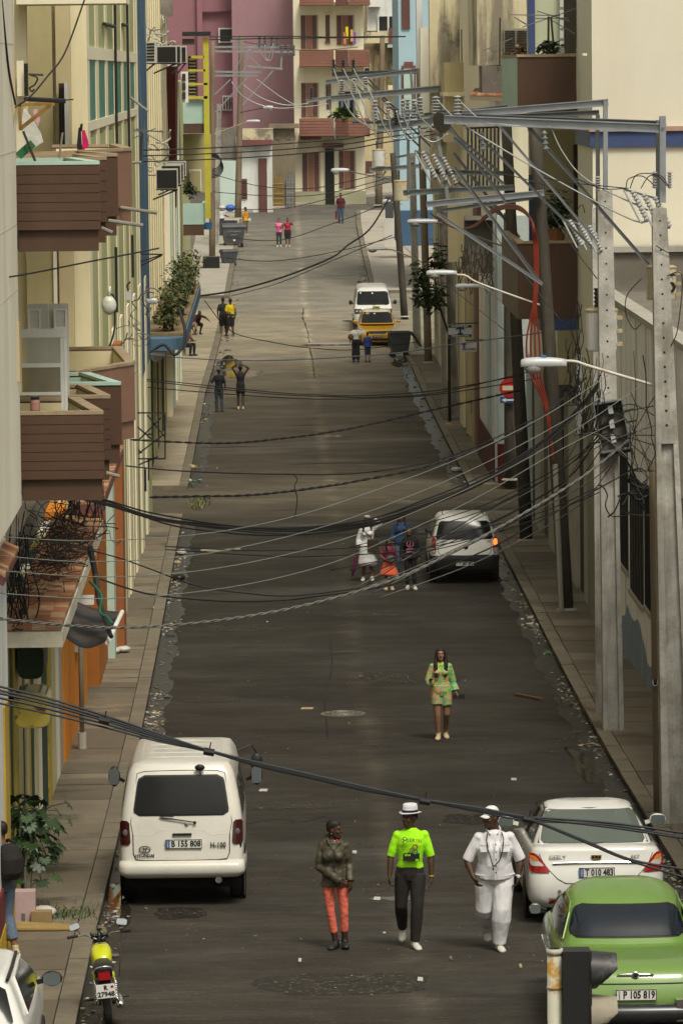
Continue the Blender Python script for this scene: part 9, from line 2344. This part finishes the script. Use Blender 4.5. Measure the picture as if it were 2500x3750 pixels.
manhole(1255,2614, 'round cast iron manhole cover in the middle of the near roadway'); manhole(1495,1839, 'manhole cover on the first crossing, left of two', .4); manhole(1780,1842, 'manhole cover on the first crossing, right of two', .42)
lying('plastic_bag', 'crumpled translucent plastic bag on the left pavement', 'bag', MB().ell(gnd(450,2376,.2),.17,.16,.07,9,6).ell(gnd(425,2382,.19),.09,.12,.06,8,5), cloth('bag_pale', (.5,.49,.45), rough=.35), smooth=True)
lying('black_bag', 'small black rubbish bag in the left gutter', 'bag', MB().ell(gnd(655,2115,.07),.16,.18,.09,9,6), cloth('bag_black', (.01,.01,.01), rough=.4), smooth=True)
lying('glass_bottle', 'green bottle lying in the left gutter', 'bottle', MB().tube([gnd(600,2196,.05), gnd(614,2194,.05)],.04,8), lit_m[3], smooth=True)
for i, (u, v, s_) in enumerate(((665,2022,.14),(650,2060,.1),(560,2230,.13),(700,1710,.16),(690,1760,.12),(1640,1560,.2),(1670,1720,.18),(1640,1480,.18))):
 lying('rubbish_scrap', 'pale crumpled rubbish in the %s gutter, %s largest scrap' % ('left' if u < 1200 else 'right', NTH[i]), None, MB().ell(gnd(u, v, .06), s_, s_*1.2, s_*.5,8,5), lit_m[i % 2], group='larger scraps of rubbish in the gutters', smooth=False)
for i, (u, v, hw, m) in enumerate(((1298,3122,14,0),(1098,3518,10,0),(1538,3588,18,0),(1380,3292,22,0),(1470,3291,12,0),(1905,3540,9,1),(965,2895,28,0),(1125,2595,40,1),(1880,2855,18,0),(1650,3510,10,2))):
 c = gnd(u, v, .01); w_ = .6*hw/px(c.y); lying('paper_scrap', ['flat paper scrap left of the man in neon', 'flat paper scrap below the woman in coral leggings', 'long paper strip on the empty road near the bottom', 'larger flat scrap behind the legs of the man in neon', 'small scrap right of the legs of the man in neon', 'brown leaf-like scrap right of the man in white', 'wide flat scrap right of the white van', 'tan smear of card left of the manhole', 'flat scrap right of the woman with the phone', 'grey scrap left of the traffic light'][i], None, MB().prism([(c.x-w_, c.y-.06, c.z),(c.x+w_*.8, c.y-.1, c.z),(c.x+w_, c.y+.09, c.z),(c.x-w_*.7, c.y+.12, c.z)],(0,.01,.012)), lit_m[m], group='paper scraps on the near roadway')
c = gnd(85,3385,.13); bx = thing('cardboard_box', 'pale pink cardboard box with a printed patch on the left pavement', 'box', c)
MB().box(c.x-.10, c.x+.16, c.y, c.y+.25, c.z, c.z+.42).build('carton', mat('carton_pink', (.46,.33,.33),.8,.1,4), bx); MB().box(c.x-.02, c.x+.03, c.y-.004, c.y-.001, c.z+.03, c.z+.14).build('printed_patch', dirtgr, bx)
a = gnd(195,3400,.135); lying('cardboard_sheet', 'flattened yellow-brown cardboard on the left pavement', 'cardboard', MB().hexa([(a.x-.55, a.y-.1, a.z),(a.x+.25, a.y-.16, a.z),(a.x+.22, a.y+.14, a.z),(a.x-.5, a.y+.3, a.z),(a.x-.55, a.y-.1, a.z+.03),(a.x+.25, a.y-.16, a.z+.02),(a.x+.22, a.y+.14, a.z+.03),(a.x-.5, a.y+.3, a.z+.05)]), mat('cardboard', (.33,.23,.08),.85,.2,4))
a = gnd(150,3385,.14); lying('cardboard_box', 'small brown open box beside the pink carton', 'box', MB().box(a.x-.12, a.x+.14, a.y, a.y+.2, a.z, a.z+.16), mat('cardboard_brown', (.27,.19,.09),.85,.2,4))
a = gnd(145,3365,.14); lying('plastic_bag', 'white plastic bag by the cardboard on the left pavement', 'bag', MB().ell(a+V3((.05,.2,.06)),.17,.15,.08,9,6), MATS['cloth_bag_pale'], smooth=True)
Yt = 35.0
tl = thing('traffic_light', 'back of a black traffic light on a rusty pale pole at the bottom right', 'traffic light', (at(2030,3470, Yt).x, Yt, G(Yt)))
pa = at(2029,3480, Yt); pr_ = .055
prs = mat('traffic_pole_rusty', (.42,.41,.33),.7,.12,4,.3,30, stain=((.34,.19,.03),1.0,6,.8))
MB().tube([(pa.x, Yt, G(Yt)), pa], pr_, 18).build('pole', prs, tl, smooth=True)
MB().tube([pa+V3((0,0,-.03)), pa+V3((0,0,.012))], pr_+.006,18).build('collar', prs, tl, smooth=True)
MB().tube([pa+V3((0,0,-.28)), pa+V3((0,0,-.262))], pr_+.005,18).build('collar', prs, tl, smooth=True)
MB().lathe(pa+V3((0,0,.013)),[(pr_*.8,0),(pr_*.8,.002)],16).build('pole_mouth', dark, tl)
h0, h1 = at(2058,3490, Yt), at(2160,3750, Yt)
RZ = Matrix.Rotation(-.12,4, 'Z')
hb = MB(); zt_, zb_2 = at(2100,3478, Yt).z, G(Yt)+2.9
hb.box(h0.x, h1.x, Yt-.10, Yt+.12, zb_2, zt_); hb.build('housing', mat('signal_black', (.014,.013,.013),.5,.25,5), tl)
MB().box(h0.x-.003, h1.x+.006, Yt-.115, Yt-.102, zb_2, zt_+.006).build('back_plate', vdark, tl)
MB().box(h1.x-.012, h1.x+.004, Yt-.122, Yt-.116, zb_2, zt_).build('edge_trim', ironm, tl)
vis = mat('visor_black', (.03,.03,.032),.45,.2,5, stain=((.22,.22,.2),.5,7,.4)); vi2 = mat('visor_dusty', (.30,.27,.21),.7,.2,4, stain=((.12,.1,.07),.6,4,.4))
for zc_, m_ in ((zt_-.155, vis),(zt_-.475, vi2)):
 g_ = []
 for j in range(6):
  t = j/5; x = h1.x + .19*t; ring_ = []
  for i in range(15):
   a_ = math.pi*(-.28 + 1.56*i/14) ; rr_ = .15; zz = zc_ + rr_*math.sin(a_) - .02*t; yy = Yt + rr_*math.cos(a_)
   lim = zc_ + rr_*(-1 + 1.25*t); zz = max(zz, min(lim, zc_+rr_*.98)); ring_.append(V3((x, yy, zz)))
  g_.append(ring_)
 MB().loft(g_, False, False).build('visor', m_, tl, smooth=True)
 MB().lathe((h1.x+.002, Yt, zc_),[(.14,0),(.12,.02),(.02,.035)],18, 'x').build('lens', lred_d if m_ is vis else lamber, tl)
for k, (u, v, c) in enumerate(((1270,120,(.7,.6,.02)),(1298,140,(.20,.10,.35)),(1262,140,(.5,.2,.08)),(1288,130,(.6,.35,.1)),(1252,380,(.1,.12,.16)),(1275,385,(.2,.22,.26)))):
 MB().cf(u-5, v-22, u+5, v+22, YC-1.2,.1).build('washing', cloth('wash_far_%d' % k, c), label=['yellow', 'purple', 'rust brown', 'orange', 'dark blue', 'grey'][k] + ' garment drying on the brick brown balconies', cat='clothes', group='garments drying at the bend')
zmax = max((o.matrix_basis.translation.z for o in COL.objects), default=0)
hm = bpy.data.materials.new('haze'); hm.use_nodes = True
ht = hm.node_tree
for n_ in list(ht.nodes):
 if n_.type != 'OUTPUT_MATERIAL': ht.nodes.remove(n_)
pv = ht.nodes.new('ShaderNodeVolumePrincipled'); pv.inputs['Density'].default_value = .00006; pv.inputs['Color'].default_value = (.92,.90,.84,1); pv.inputs['Anisotropy'].default_value = .3
ht.links.new(pv.outputs[0],[n_ for n_ in ht.nodes if n_.type == 'OUTPUT_MATERIAL'][0].inputs['Volume'])
MB().box(-450,450,-70,960, G(190)-1.5, HC+5).build('haze', hm, label='faint haze filling the street', kind='stuff')
